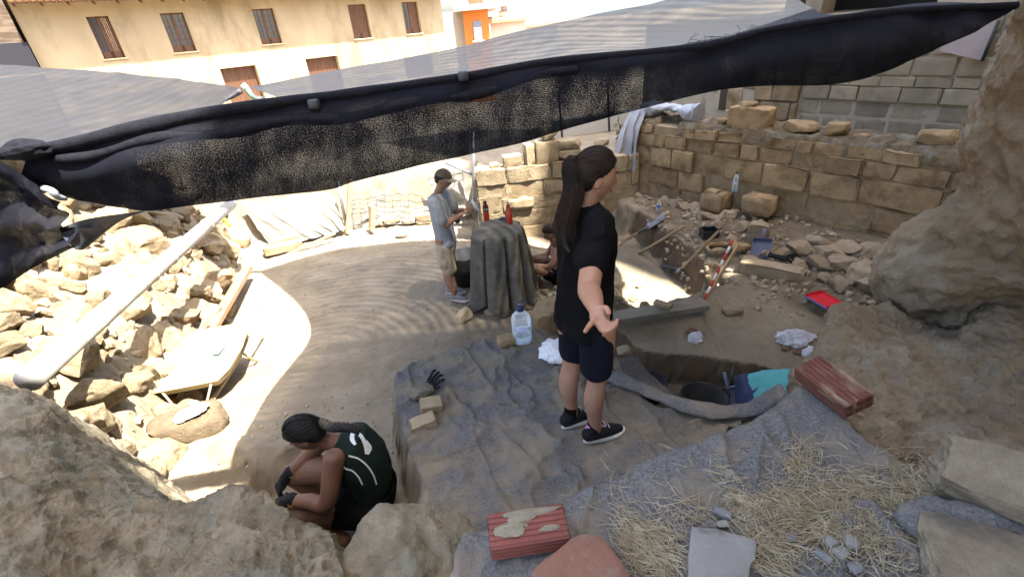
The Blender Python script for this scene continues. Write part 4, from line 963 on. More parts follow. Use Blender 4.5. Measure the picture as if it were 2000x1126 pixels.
stone(1218, 690, (.10, .08, .06), (0, 0, .2), 'small stone half under the plastic bag', 858, z=1.0, m=M_SANDPALE)
# long beige ashlar at the right edge
P0, P1 = PZ(1845, 905, 1.62), PZ(2120, 1010, 1.62); dv = P1 - P0; ang = math.atan2(dv[1], dv[0])
v, f = rock_vf(870, (.82, .27, .22), 6, 9, .05, blocky=.93, cutd=(.72, .95)); c, s_ = math.cos(ang), math.sin(ang)
v = v @ np.array([[1, 0, 0], [0, math.cos(.5), -math.sin(.5)], [0, math.sin(.5), math.cos(.5)]]).T @ np.array([[c, -s_, 0], [s_, c, 0], [0, 0, 1]]).T
mk('stone_slab', v + (P0 + dv / np.linalg.norm(dv) * .36), f, M_BEIGE, label='long pale beige stone block lying against the earth bank', cat='stone', sharp=36)
v, f = rock_vf(871, (.66, .55, .14), 6, 9, .05, blocky=.9, cutd=(.7, .95)); a_ = -.5; c, s_ = math.cos(a_), math.sin(a_)
mk('stone_slab', v * (.8, .8, 1) @ np.array([[c, -s_, 0], [s_, c, 0], [0, 0, 1]]).T + PZ(2015, 1175, 1.55), f, M_BEIGE, label='big flat beige stone in the bottom right corner', cat='stone', sharp=36)
# grey slab
def prism(poly, z0, z1):
    n = len(poly); v = [(*p, z0) for p in poly] + [(*p, z1) for p in poly]
    return np.array(v, float), [list(range(n))[::-1], list(range(n, 2 * n))] + [[i, (i + 1) % n, n + (i + 1) % n, n + i] for i in range(n)]
def slab(poly, z0, z1, bev, m, name, label, cat, tilt=(0, 0), noise_=.004, seed=1.):
    bm = bmesh.new(); v, f = prism(poly, z0, z1); vs = [bm.verts.new(q) for q in v]; [bm.faces.new([vs[i] for i in q]) for q in f]
    bmesh.ops.recalc_face_normals(bm, faces=bm.faces[:])
    bmesh.ops.bevel(bm, geom=bm.edges[:], offset=bev, segments=2, affect='EDGES', profile=.6)
    bmesh.ops.triangulate(bm, faces=[q for q in bm.faces if len(q.verts) > 4])
    bmesh.ops.subdivide_edges(bm, edges=bm.edges[:], cuts=3, use_grid_fill=True)
    bm.verts.index_update(); v = np.array([q.co[:] for q in bm.verts]); f = [[q.index for q in p.verts] for p in bm.faces]; bm.free()
    c = v.mean(0); v = v + np.stack([fbm(v, 14, 3, .55, seed + i) for i in range(3)], -1) * noise_
    v[:, 2] += (v[:, 0] - c[0]) * tilt[0] + (v[:, 1] - c[1]) * tilt[1]
    return mk(name, v, f, m, label=label, cat=cat, sharp=40)
slab(xy([(1350, 1025), (1400, 1030), (1478, 1050), (1476, 1090), (1466, 1100), (1462, 1150), (1345, 1150), (1344, 1080)], 1.56), 1.50, 1.555, .006, M_SLAB, 'stone_slab', 'flat grey stone slab in the straw at the bottom edge', 'stone')
slab(xy([(1110, 1052), (1140, 1040), (1172, 1042), (1200, 1075), (1232, 1122), (1260, 1180), (1030, 1180), (1040, 1110)], 1.6), 1.50, 1.605, .02, M_TERRA, 'terracotta_slab', 'reddish terracotta slab at the bottom edge beside the red brick', 'slab', noise_=.008)
for (x, y, sz, rz, lb, sd, m) in (
 (1620, 1062, (.05, .04, .03), .2, 'small grey pebble leftmost of the cluster in the straw', 881, M_SLAB), (1662, 1064, (.055, .05, .035), 1., 'round grey pebble rightmost of the cluster in the straw', 882, M_SLAB),
 (1640, 1080, (.055, .05, .018), .5, 'flat angular pebble in the middle of the straw cluster', 883, M_SLAB), (1607, 1088, (.06, .032, .022), -.9, 'dark bluish elongated pebble nearest the bottom edge in the straw', 884, M_DARKST),
 (1410, 1006, (.07, .035, .03), -.6, 'dark pointed stone just behind the grey slab', 885, M_DARKST), (1412, 1026, (.045, .03, .02), 0, 'small pale stone touching the back edge of the grey slab', 886, M_SLAB),
 (1635, 1006, (.045, .035, .012), .3, 'pale chip of stone in the middle of the straw', 887, M_SLAB), (1545, 1052, (.03, .025, .015), .3, 'tiny bluish stone between the grey slab and the pebbles', 888, M_DARKST),
 (1425, 924, (.035, .028, .012), .2, 'small pale chip on the bare geotextile above the straw', 889, M_SLAB), (1670, 1110, (.05, .04, .02), .3, 'grey stone at the bottom edge right of the pebbles', 890, M_DARKST)):
    stone(x, y, sz, (0, 0, rz), lb, sd, z=1.515, m=m, sub=3, cuts=5)

# hollow red bricks
M_BRICK = mat('red_brick', (.205, .072, .056), (.145, .05, .04), 8, .9, .6, 60, .2, rnd=.05)
M_BRICKOLD = mat('weathered_brick', (.17, .07, .052), (.115, .048, .036), 6, .9, .5, 60, .1, col3=(.30, .22, .16), scale3=5, stretch=(1, 4, 4))
M_CEMENT = mat('cement_smear', (.25, .225, .165), (.18, .16, .115), 12, .95, .9, 60, .05)
def hollow_brick(L_, Wd, Ht, name, label, loc, rz, rx, m, ribs=6, cement=True):
    t = thing(name, label, 'brick', loc, rot=(rx, 0, rz))
    bm_ = MB(); bm_.box((0, 0, 0), (L_, Wd, Ht - .006), bev=.003); bm_.obj('core', m, t, local=True, smooth=False)
    n = ribs; w = Wd / n
    for face in (1, -1):
        rb_ = MB()
        for i in range(n): rb_.box((0, -Wd / 2 + w * (i + .5), face * (Ht / 2 - .001)), (L_ - .002, w * .62, .006), bev=.0015)
        rb_.obj('ribs', m, t, local=True, smooth=False)
    rb_ = MB()
    for face in (1, -1):
        for i in range(4): rb_.box((0, face * (Wd / 2 + .0005), -Ht / 2 + Ht / 4 * (i + .5)), (L_ - .002, .005, Ht / 4 * .62), bev=.0015)
    rb_.obj('side_ribs', m, t, local=True, smooth=False)
    for sx in (1, -1):
        hb = MB()
        for i in range(3):
            for j in range(2): hb.box((sx * (L_ / 2 + .0008), -Wd / 2 + Wd / 3 * (i + .5), -Ht / 4 + Ht / 2 * j), (.003, Wd / 3 * .62, Ht / 2 * .6))
        hb.obj('end_holes', plain('brick_hole', (.06, .025, .02), .9), t, local=True, smooth=False)['kind'] = 'stuff'
    if cement:
        for (cx, cy, rx_, ry_, sd) in ((-.065, -.012, .07, .032, 3), (.02, .048, .12, .017, 4), (.075, -.025, .045, .014, 5), (-.02, .03, .06, .02, 6)):
            v, f = rock_vf(sd + 900, (2 * rx_, 2 * ry_, .012), 4, 2, .16); mk('cement_smear', v + V3(cx, cy, Ht / 2 + .003), f, M_CEMENT, t, local=True)
    return t
hollow_brick(.285, .135, .075, 'red_brick', 'red ribbed hollow brick smeared with cement in the near foreground', PZ(1031, 1030, 1.58) - V3(0, 0, .02), .065, 0, M_BRICK)
hollow_brick(.30, .15, .085, 'weathered_brick', 'weathered reddish brick lying between the geotextile and the earth bank', PZ(1625, 752, 1.56), math.atan2(*(PZ(1685, 775, 1.56) - PZ(1590, 705, 1.56))[[1, 0]]), .25, M_BRICKOLD, cement=False)

# straw
M_STRAW = mat('dry_straw', (.39, .325, .21), (.26, .205, .12), 30, .85, 0, coords='World', col3=(.5, .44, .31), scale3=20)
def straw_mesh(spots, name, label):
    V_, F_ = [], []
    for (x, y, sx, sy, n, ang, zoff) in spots:
        c = PZ(x, y, Z_FORE)
        for _ in range(int(n * .6)):
            px_, py_ = c[0] + rng.normal() * sx, c[1] + rng.normal() * sy
            if py_ < .55: continue
            a = ang + rng.normal() * .7; L_ = rng.uniform(.03, .11); w = rng.uniform(.0006, .0014); el = rng.normal() * .16
            z = Z_FORE + .008 + zoff * rng.random() ** 1.5
            d = V3(math.cos(a) * math.cos(el), math.sin(a) * math.cos(el), math.sin(el)) * L_ / 2; s = V3(-math.sin(a), math.cos(a), 0) * w
            bend = V3(-math.sin(a), math.cos(a), .4) * rng.normal() * L_ * .06
            o = V3(px_, py_, z + abs(d[2])); k = len(V_)
            V_ += [o - d - s, o - d + s, o + bend + s, o + bend - s, o + d + s * .6, o + d - s * .6, o - d + V3(0, 0, w * 1.5), o + bend + V3(0, 0, w * 1.5), o + d + V3(0, 0, w)]
            F_ += [[k, k + 6, k + 7, k + 3], [k + 6, k + 1, k + 2, k + 7], [k + 3, k + 7, k + 8, k + 5], [k + 7, k + 2, k + 4, k + 8]]
    return mk(name, V_, F_, M_STRAW, smooth=False, label=label, cat='straw', kind='stuff')
straw_mesh([(1560, 990, .10, .06, 900, .3, .02), (1700, 980, .14, .06, 1100, .2, .02), (1820, 960, .12, .06, 700, .2, .02), (1620, 1050, .14, .05, 800, .4, .02), (1500, 1090, .05, .07, 450, -.8, .03), (1280, 1080, .06, .07, 900, -.7, .03), (1230, 1050, .02, .07, 260, -1.0, .03), (1560, 900, .05, .05, 260, .5, .012), (1420, 940, .03, .06, 110, -.7, .015), (1450, 985, .04, .04, 260, .2, .012), (1760, 1080, .12, .06, 420, .1, .015), (1350, 1000, .05, .04, 120, .3, .01), (1880, 1010, .06, .06, 200, .4, .02), (1300, 960, .2, .12, 70, .3, .003), (1600, 880, .25, .1, 120, .5, .003)], 'dry_straw', 'dry yellow straw strewn over the near geotextile')
# ------------------------------------------------------------------ tools and things in the pit
M_WOOD = mat('raw_wood', (.34, .25, .15), (.25, .175, .10), 5, .8, .4, 30, .1, stretch=(1, 1, 1))
M_OLDWOOD = mat('grey_wood', (.27, .235, .18), (.19, .16, .12), 6, .85, .5, 40, .08)
M_PINE = mat('pine_wood', (.46, .33, .18), (.38, .26, .13), 5, .7, .2, 30, .2)
M_STEEL = mat('worn_steel', (.30, .31, .33), (.20, .205, .22), 9, .45, .2, 40, .5, metal=.7)
M_DARKSTEEL = mat('dark_steel', (.07, .07, .075), (.11, .105, .10), 10, .6, .3, 40, .4, metal=.5)
M_RUBBER = mat('black_rubber', (.016, .016, .017), (.035, .033, .03), 12, .7, .2, 50, .25)
M_BLACKPL = plain('black_plastic', (.02, .021, .024), .45, .4)
M_BLUEPL = plain('slate_plastic', (.085, .10, .17), .45, .4)
M_REDPL = plain('red_plastic', (.55, .018, .03), .35, .45)
M_DUST = mat('fine_soil', (.30, .24, .165), (.20, .155, .10), 12, .95, .6, 60, .05)
M_REDMET = mat('red_enamel', (.42, .035, .02), (.36, .03, .02), 6, .35, 0, spec=.5)
M_PVC = mat('white_pvc', (.33, .325, .31), (.27, .262, .245), 3, .5, .1, 30, .3, col3=(.20, .175, .14), scale3=4)
M_WHITEP = plain('white_paint', (.72, .70, .66), .5)
M_REDP = plain('red_paint', (.55, .03, .03), .5)
M_GLOVE = mat('black_glove', (.006, .006, .007), (.014, .014, .015), 40, .85, .5, 90, .2)
def clear_mat(name, col=(1, 1, 1), rough=.04, t=1.0):
    m = bpy.data.materials.new(name); m.use_nodes = True; b = m.node_tree.nodes['Principled BSDF']
    b.inputs['Base Color'].default_value = (*col, 1); b.inputs['Roughness'].default_value = rough; b.inputs['IOR'].default_value = 1.2
    N = m.node_tree.nodes; L = m.node_tree.links
    tr = N.new('ShaderNodeBsdfTransparent'); tr.inputs[0].default_value = (*col, 1); mx = N.new('ShaderNodeMixShader'); fr = N.new('ShaderNodeFresnel'); fr.inputs[0].default_value = 1.45
    mr = N.new('ShaderNodeMapRange'); mr.inputs[3].default_value = 1 - t; mr.inputs[4].default_value = 1; L.new(fr.outputs[0], mr.inputs[0])
    L.new(mr.outputs[0], mx.inputs[0]); L.new(tr.outputs[0], mx.inputs[1]); L.new(b.outputs[0], mx.inputs[2]); L.new(mx.outputs[0], N['Material Output'].inputs[0])
    return m
M_CLEAR = clear_mat('clear_plastic', (.92, .95, .97), .05, .80)
M_BAG = clear_mat('bag_film', (.86, .86, .90), .25, .62)
M_WATER = clear_mat('water', (.86, .92, .95), .02, .88)

def pole(pa, pb, r, m, name, label, cat, taper=1.0, n=10):
    pts = np.linspace(pa, pb, 9); pts = pts + np.stack([fbm(pts, 2, 2, .5, s) for s in (0., 5., 9.)], -1) * r * .5
    v, f = tube_vf(pts, np.linspace(r, r * taper, 9), n); return mk(name, v, f, m, label=label, cat=cat)
def align(a, b, up=(0, 0, 1)):
    """rotation whose +x runs a->b, z near up"""
    x = np.asarray(b, float) - a; x /= np.linalg.norm(x); u = np.asarray(up, float); y = np.cross(u, x); y /= np.linalg.norm(y); z = np.cross(x, y)
    return np.stack([x, y, z], 1)
def lean(pa, pb, lift=.02):
    """a straight tool from one ground point to another, raised just enough to clear the step between"""
    A = PT(*pa) + V3(0, 0, lift); kT = float(np.dot(PT(*pb) - CAMP, _fw)); q = np.linspace(.08, 1, 40)[:, None]
    for k in np.arange(kT, kT * .6, -.02):
        B = PK(*pb, k); L = A + (B - A) * q
        if np.all(L[:, 2] > terrain(L[:, 0], L[:, 1]) + .012): break
    return A, B
# shovel
A, B = lean((1212, 480), (1295, 425), .04)
sh = thing('shovel', 'flat shovel with steel blade and D handle leaning on the terrace edge', 'shovel', A)
R = align(A, B); L_ = np.linalg.norm(B - A)
mb = MB(); mb.tube([A + R @ V3(.12, 0, 0), A + R @ V3(L_ - .28, 0, 0)], .018, 10); mb.obj('shaft', M_WOOD, sh)
mb = MB(); mb.tube([A + R @ V3(L_ - .42, 0, 0), A + R @ V3(L_ - .24, 0, 0)], [.019, .022], 10); mb.obj('socket', M_DARKSTEEL, sh)
mb = MB(); mb.tube(catmull([A + R @ V3(.14, 0, 0), A + R @ V3(.08, .035, 0), A + R @ V3(0, .06, 0), A + R @ V3(-.01, 0, 0), A + R @ V3(0, -.06, 0), A + R @ V3(.08, -.035, 0), A + R @ V3(.14, 0, 0)], 28), .010, 8); mb.obj('grip', M_WOOD, sh)
nu, nv = 10, 10; U, W_ = np.meshgrid(np.linspace(0, 1, nu), np.linspace(-1, 1, nv), indexing='ij')
bl = np.stack([L_ - .26 + U * .28, W_ * (.12 - .02 * (U < .1)), -.01 + .022 * W_ ** 2 + .02 * (U - .5) ** 2], -1).reshape(-1, 3)
bl = np.vstack([bl, bl - V3(0, 0, .004)]); fc = grid_faces(nu, nv); fc = np.vstack([fc, fc[:, ::-1] + nu * nv])
mk('blade', bl @ R.T + A, fc, M_STEEL, sh)
# hoe handle and mattock handles
A, B = lean((1248, 497), (1336, 442))
pole(A, B, .020, M_WOOD, 'wooden_pole', 'loose wooden pole propped on the terrace step right of the shovel', 'pole')
A, B = lean((1325, 535), (1404, 451), .04)
mt = thing('mattock', 'mattock with long wooden handle standing head down on the pit floor', 'mattock', A)
mb = MB(); mb.tube(np.linspace(A, B, 8), np.linspace(.020, .016, 8), 10); mb.obj('handle', M_WOOD, mt)
e1, e2 = PT(1298, 524) + V3(0, 0, .05), PT(1348, 551) + V3(0, 0, .02)
mb = MB(); q = catmull([e1, A + V3(0, 0, .02), e2], 14); mb.tube(q, np.stack([np.linspace(.03, .008, 14), np.linspace(.008, .012, 14)], 1), 8); mb.obj('pick_head', M_DARKSTEEL, mt)
mb = MB(); mb.beam(e1 - (A - e1) * .15, e1 + (A - e1) * .55, .09, .010); mb.obj('adze_blade', M_DARKSTEEL, mt)
mb = MB(); mb.tube([A - (B - A) / np.linalg.norm(B - A) * .04, A + (B - A) / np.linalg.norm(B - A) * .05], .032, 10); mb.obj('eye', M_STEEL, mt)
# ranging pole
A, B = PT(1376, 588) + V3(0, 0, .0), None
k = 4.75; A = PZ(1375, 585, .47); B = PK(1432, 468, np.dot(A - CAMP, _fw) * .985)
rp = thing('ranging_pole', 'red and white striped survey pole leaning over the terrace edge', 'survey pole', A)
ns = 9
for i in range(ns):
    a_, b_ = A + (B - A) * i / ns, A + (B - A) * (i + 1) / ns; mb = MB(); mb.tube([a_, b_], .0125, 12); mb.obj('red_band' if i % 2 == 0 else 'white_band', M_REDP if i % 2 == 0 else M_WHITEP, rp)
A2, B2 = PZ(1378, 584, .47), PK(1442, 478, np.dot(A - CAMP, _fw) * 1.0)
mb = MB(); mb.beam(A2, B2, .022, .040); mb.obj('wooden_lath', M_PINE, label='thin wooden lath leaning beside the striped survey pole', cat='lath', smooth=False)
A3, B3 = PZ(1369, 582, .47), PK(1377, 553, np.dot(A - CAMP, _fw)); mb = MB(); mb.beam(A3, B3, .02, .02); mb.obj('wooden_peg', M_OLDWOOD, label='short wooden peg at the foot of the survey pole', cat='peg', smooth=False)
# plank across the trench with a board on it
A, B = PZ(1150, 628, .58), PZ(1378, 593, .56)
mb = MB(); mb.beam(A, B, .17, .06, bev=.006); mb.obj('plank', M_OLDWOOD, label='thick grey plank bridging the trench behind the standing woman', cat='plank', smooth=False)
c = PZ(1296, 594, .64); mb = MB(); mb.beam(c + V3(-.07, .06, .005), c + V3(.06, -.06, -.0), .07, .035, bev=.003); mb.obj('wood_offcut', M_WOOD, label='short wood offcut lying across the thick plank', cat='wood', smooth=False)
# bottles
def small_bottle(x, y, z, h, label, capc, labc, r=.032):
    p = PZ(x, y, z) if z is not None else PT(x, y)
    t = thing('water_bottle', label, 'bottle', p)
    mb = MB(); mb.lathe([(0, .0), (r * .9, .002), (r, .012), (r, h * .62), (r * .93, h * .66), (r * .7, h * .78), (r * .38, h * .9), (r * .38, h * .95)], n=20); mb.obj('bottle', M_CLEAR, t, local=True)
    mb = MB(); mb.lathe([(0, .004), (r * .93, .006), (r * .93, h * .45), (0, h * .45)], n=16); mb.obj('water', M_WATER, t, local=True)
    mb = MB(); mb.lathe([(r * 1.015, h * .42), (r * 1.015, h * .58)], n=20); mb.obj('paper_label', plain('bottle_label', labc, .5), t, local=True)
    mb = MB(); mb.lathe([(0, h), (r * .42, h), (r * .42, h * .94), (r * .44, h * .93)], n=14); mb.obj('cap', plain('bottle_cap', capc, .5), t, local=True)
q = PP(1434, 374, WP + WN * .10, WN); small_bottle(1434, 374, q[2], .27, 'clear water bottle standing on the footing of the block wall', (.03, .03, .04), (.5, .5, .58), .036)
small_bottle(1286, 415, None, .20, 'water bottle with yellow cap and blue label on the terrace', (.5, .48, .08), (.05, .10, .45))
# dustpans
def dustpan(c, R, w, d, m, rimm, name, label, handle=True):
    t = thing(name, label, 'dustpan', c)
    def T(v): return np.asarray(v) @ R.T + c
    mb = MB(); v, f = box_vf((w, d, .006)); mb.add(T(v), f)
    for sx in (-1, 1): v, f = box_vf((.008, d, .03), .002); mb.add(T(v + V3(sx * w / 2, 0, .014)), f)
    mb.obj('pan', m, t, smooth=False)
    mb = MB(); v, f = box_vf((w + .006, .022, .012), .003); mb.add(T(v + V3(0, -d / 2, .0)), f); mb.obj('lip', rimm, t, smooth=False)
    mb = MB(); v, f = box_vf((w, .008, .05 if handle else .02), .002); mb.add(T(v + V3(0, d / 2, .022 if handle else .008)), f); mb.obj('back', m, t, smooth=False)
    if handle: mb = MB(); v, f = box_vf((.028, .13, .018), .006); mb.add(T(v + V3(0, d / 2 + .065, .03)), f); mb.obj('handle', m, t)
    return t
c = PT(1606, 598) + V3(0, 0, .07); a, b = PZ(1575, 586, c[2]), PZ(1617, 611, c[2]); Rr = align(a, b)
dustpan(c, Rr, np.linalg.norm(b - a) * 1.0, .20, M_REDPL, plain('blue_lip', (.06, .09, .22), .5), 'dustpan', 'bright red dustpan with blue lip lying on the stony terrace edge', False)
c = PT(1484, 500) + V3(0, 0, .10); dustpan(c, align(V3(0, 0, 0), V3(.8, -.5, .05), (-.5, -.6, .7)), .20, .22, M_BLUEPL, M_BLUEPL, 'dustpan', 'dark blue dustpan standing among stones below the block wall')
c = PZ(1424, 776, .34); dustpan(c, align(V3(0, 0, 0), V3(1, .1, .05), (.1, -.75, .6)), .15, .17, plain('grey_blue_plastic', (.16, .18, .27), .5), M_BLUEPL, 'dustpan', 'grey blue dustpan standing beside the rubber bucket in the trench')
# gloves: palm and five fingers
def glove(c, R, name, label, curl=.5, sc_=1.0, yellow=False):
    t = thing(name, label, 'glove', c)
    pts = []
    v, f = rock_vf(77, (.085, .075, .035), 3, 0, .03); A = [(v, f)]
    for i, (y0, L_) in enumerate(((-.033, .060), (-.011, .075), (.011, .078), (.031, .068))):
        pth = [V3(.02, y0, 0), V3(.05, y0 * 1.15, .008), V3(.05 + L_ * .5, y0 * 1.35, .012 + curl * .02 * (i % 2)), V3(.05 + L_ * .85, y0 * 1.5, .012 - curl * .02)]
        A.append(tube_vf(catmull(pth, 9), [.012, .0115, .011, .0105, .010, .010, .0095, .009, .005], 8))
    A.append(tube_vf(catmull([V3(-.01, -.03, 0), V3(.015, -.055, .01), V3(.04, -.07, .012)], 7), [.014, .013, .012, .012, .011, .010, .006], 8))
    A.append(tube_vf(catmull([V3(-.02, 0, 0), V3(-.06, .0, .0), V3(-.10, .005, .004)], 7), np.array([[.030, .016], [.033, .017], [.034, .017], [.035, .018], [.036, .018], [.037, .018], [.037, .018]]), 12))
    m = MB()
    for v, f in A: m.add(np.asarray(v) * sc_ @ R.T + c, f)
    g = m.obj('glove_body', M_GLOVE, t)
    m = MB(); q = np.array([[.0378 * math.cos(a), .019 * math.sin(a)] for a in np.linspace(0, 2 * math.pi, 18)]); m.tube(np.array([[-.101, a_, b_ + .004] for a_, b_ in q]) * sc_ @ R.T + c, .0028, 5, False); m.obj('cuff', plain('cuff_grey', (.5, .42, .15) if yellow else (.3, .3, .28), .8), t)
    return t
glove(PZ(838, 752, 1.085), align(V3(0, 0, 0), V3(.65, .55, .3), (.0, -.4, .8)), 'work_glove', 'black work glove lying beside the stones on the geotextile', .8)
glove(PT(1520, 516) + V3(0, 0, .09), align(V3(0, 0, 0), V3(.8, -.5, -.1)), 'work_glove', 'black work gloves dropped on the terrace footing stone', .9, 1.25)
# plastic bags
def bag(c, size, seed, label, m=M_BAG, R=None, name='plastic_bag', spout=True):
    v, f = ico(5); v = v.copy(); r = 1 + .40 * fbm(v, 1.6, 3, .5, seed) + .42 * np.abs(fbm(v, 3.2, 4, .6, seed + 3)) - .22 * np.abs(fbm(v, 8, 3, .5, seed))
    v = v * r[:, None]
    if spout: v[:, 0] *= np.where(v[:, 0] > 0, 1 + .25 * v[:, 0], 1); k = np.clip(v[:, 0] - .5, 0, 1); v[:, 1:] *= (1 - .5 * k)[:, None]
    v[:, 2] = np.where(v[:, 2] < -.55, -.55, v[:, 2]); v = v * np.asarray(size) / 2
    if R is not None: v = v @ np.asarray(R).T
    v = v + np.asarray(c) - V3(0, 0, v[:, 2].min())
    return mk(name, v, f, m, label=label, cat='bag')
M_WBAG = mat('white_bag', (.70, .70, .69), (.60, .60, .60), 8, .5, .3, 40, .3)
bag(PT(1548, 668), (.28, .18, .16), 3., 'clear plastic bag slumped by the stony bank of the trench')
bag(PT(1358, 662), (.16, .12, .06), 7., 'thin clear plastic bag lying flat on the soil block', R=[[.6, -.8, 0], [.8, .6, 0], [0, 0, 1]])
bag(PT(1582, 700), (.10, .14, .14), 11., 'small clear bag tucked beside the earth bank')
bag(PZ(1088, 690, 1.05), (.22, .26, .09), 15., 'white plastic sack on the geotextile behind the standing woman', M_WBAG)
bag(PZ(372, 808, .70), (.22, .14, .05), 19., 'crumpled white sack lying on the dark boulder', M_WBAG, R=[[.75, -.66, 0], [.66, .75, 0], [0, 0, 1]])
# finds in the open bags, clods
for (x, y, s, lb, sd) in ((1350, 648, .09, 'dark reddish clod behind the flat plastic bag', 31), (1560, 690, .08, 'dark brown clod in front of the slumped bag', 32), (1535, 682, .07, 'small tan lump of soil left of the slumped bag', 33)):
    p = PT(x, y); v, f = rock_vf(sd, (s * 1.5, s, s * .4), 3, 4, .15); mk('soil_clod', v + p + V3(0, 0, .015), f, mat('dark_soil', (.15, .095, .06), (.10, .06, .04), 20, .95, .8, 60), label=lb, cat='clod')
# buckets
def bucket(p, r0, r1, h, m, name, label, fill=.5, R=None, fillm=None):
    t = thing(name, label, 'bucket', p)
    R = np.eye(3) if R is None else R
    def T(v): return np.asarray(v) @ np.asarray(R).T + p
    def lat(prof, n=36):
        a = MB(); a.lathe(prof, n=n); return T(np.vstack(a.v)), a.f
    v, f = lat([(0, .004), (r0 - .006, .006), (r1 - .008, h - .003), (r1 + .006, h), (r1 + .008, h - .012), (r1, h - .02), (r0, 0), (0, 0)]); mk('shell', v, f, m, t)
    rr = r0 + (r1 - r0) * fill; v, f = lat([(0, h * fill + .02), (rr * .6, h * fill + .012), (rr - .008, h * fill - .01)], 24); v = v + fbm(v, 22, 3)[:, None] * V3(0, 0, .02); mk('soil_fill', v, f, fillm or M_DUST, t)
    for s in (-1, 1):
        a = np.linspace(-.42, .42, 9); pth = np.array([[s * (r1 + .004) * math.cos(q) + s * .012, (r1 + .01) * math.sin(q) * .8, h + .022 - .16 * q * q] for q in a]); v, f = tube_vf(T(pth), .009, 8); mk('handle', v, f, m, t)
    return t
bucket(np.append(PZ(1376, 775, .46)[:2], .20),   .13, .18, .26, M_RUBBER, 'rubber_bucket', 'black rubber bucket with a little soil at the near edge of the trench', .35, align(V3(0, 0, 0), V3(1, .1, -.06), (.06, .12, 1)))
bucket(PT(912, 552), .15, .20, .26, M_RUBBER, 'rubber_bucket', 'lower black rubber bucket standing beside the draped pedestal', .3)
bucket(PT(912, 552) + V3(.02, -.02, .20), .15, .21, .27, mat('galvanised', (.20, .20, .19), (.13, .13, .125), 10, .7, .2, 40, .2), 'bucket', 'dusty grey bucket of stones nested above the black bucket by the man', .35, None, mat('wet_soil', (.09, .075, .055), (.05, .04, .03), 12, .95, .8, 40))
bucket(np.append(PZ(1272, 742, .40)[:2], .20), .10, .13, .2, M_RUBBER, 'rubber_bucket', 'black bucket half hidden behind the geotextile scrap in the trench', .6)
# black tool bag and dark box
bag(PZ(1445, 765, .22), (.16, .14, .2), 23., 'black tool bag beside the turquoise shirted person', M_BLACKPL, spout=False, name='tool_bag')
mb = MB(); p = PK(1426, 752, 3.75); mb.tube([p, p + V3(.02, .03, .16)], [.012, .008], 8); mb.obj('trowel_handle', M_DARKSTEEL, label='thin tool handle sticking up out of the black tool bag', cat='tool')
p = PT(1384, 462); bx = thing('plastic_crate', 'small black open box behind the mattock handle on the terrace', 'box', p)
for (cx, cy, w_, d_) in ((0, .08, .2, .008), (0, -.08, .2, .008), (.1, 0, .008, .16), (-.1, 0, .008, .16)):
    mb = MB(); mb.box(p + V3(cx, cy, .05), (w_, d_, .12)); mb.obj('side', M_BLACKPL, bx, smooth=False)
mb = MB(); mb.box(p + V3(0, 0, .002), (.19, .15, .01)); mb.obj('base', M_BLACKPL, bx, smooth=False)
# broken ceramic rim on the terrace
p = PT(1404, 492) + V3(0, 0, .02); t_ = thing('ceramic_fragment', 'broken yellowish ceramic basin on the terrace edge', 'pottery', p)
mb = MB(); a = np.linspace(.4, 5.4, 26); pth = np.array([[.15 * math.cos(q), .12 * math.sin(q), .03 + .01 * math.sin(3 * q)] for q in a]) + p; mb.tube(pth, np.stack([np.full(26, .022), np.full(26, .035)], 1), 8); mb.obj('rim', M_SANDST, t_)
mb = MB(); v, f = rock_vf(91, (.2, .17, .05), 3, 2, .05); mb.add(v + p + V3(0, 0, .0), f); mb.obj('base', M_DUST, t_)

# ------------------------------------------------------------------ draped pedestal with bottles, rods
pc = PZ(985, 585, .05); ped = thing('draped_pedestal', 'stone stump draped with a dark grey cloth in the middle of the pit', 'pedestal', pc)
tp_ = PY(983, 440, pc[1]); HT = tp_[2]
na, nh = 260, 70; aa = np.linspace(0, 2 * math.pi, na, endpoint=False); hh = np.linspace(0, 1, nh)
AA, HH = np.meshgrid(aa, hh, indexing='ij')
low = .20 - .11 * np.abs(np.sin(AA * 2 + .5)) ** 2 + .04 * np.sin(AA * 5)
fw_ = .5 + .5 * np.sin(AA * 6 + 1.2 * np.sin(AA * 2) + .3) + .22 * np.sin(AA * 11 + 1.5 * HH + 1)
rad = .32 + .07 * np.clip(HH, 0, 1) ** .9
sn = np.sin(AA * 4 + 1.3 * np.sin(AA + .4) + .25 * HH); fold = (.05 * np.sin(AA * 8 + 2.6 * np.sin(AA + .4)) - .16 * np.exp(-(sn / .22) ** 2) + .06) * HH ** .7
rad = rad * (1 - .10 * np.cos(2 * AA)) + fold + fbm(np.stack([np.cos(AA) * 2, np.sin(AA) * 2, HH * 1.2], -1), 1.5, 3) * .02
prof = np.clip(HH * 1.18 - .18, 0, 1); rtop = np.clip(HH / .16, 0, 1) ** .55
R_ = np.where(HH < .16, .32 * rtop * (1 - .1 * np.cos(2 * AA)), rad)
Zz = HT - (HT - low) * prof - np.where(HH < .16, .03 * rtop ** 3, .03)
M_DRAPE = mat('drape_cloth', (.13, .12, .10), (.085, .078, .066), 14, .97, .5, 90, .04, coords='World', col3=(.16, .14, .115), scale3=4, bdist=.005)
S = np.stack([pc[0] + R_ * np.cos(AA), pc[1] + R_ * .95 * np.sin(AA), Zz], -1)
mk('drape', S.reshape(-1, 3), grid_faces(na, nh, True), M_DRAPE, ped)
v, f = rock_vf(55, (.54, .50, HT - .04), 4, 5, .04, .5); mk('stump', v + pc + V3(0, 0, (HT - .06) / 2 - .02), f, M_ROCKG, ped)
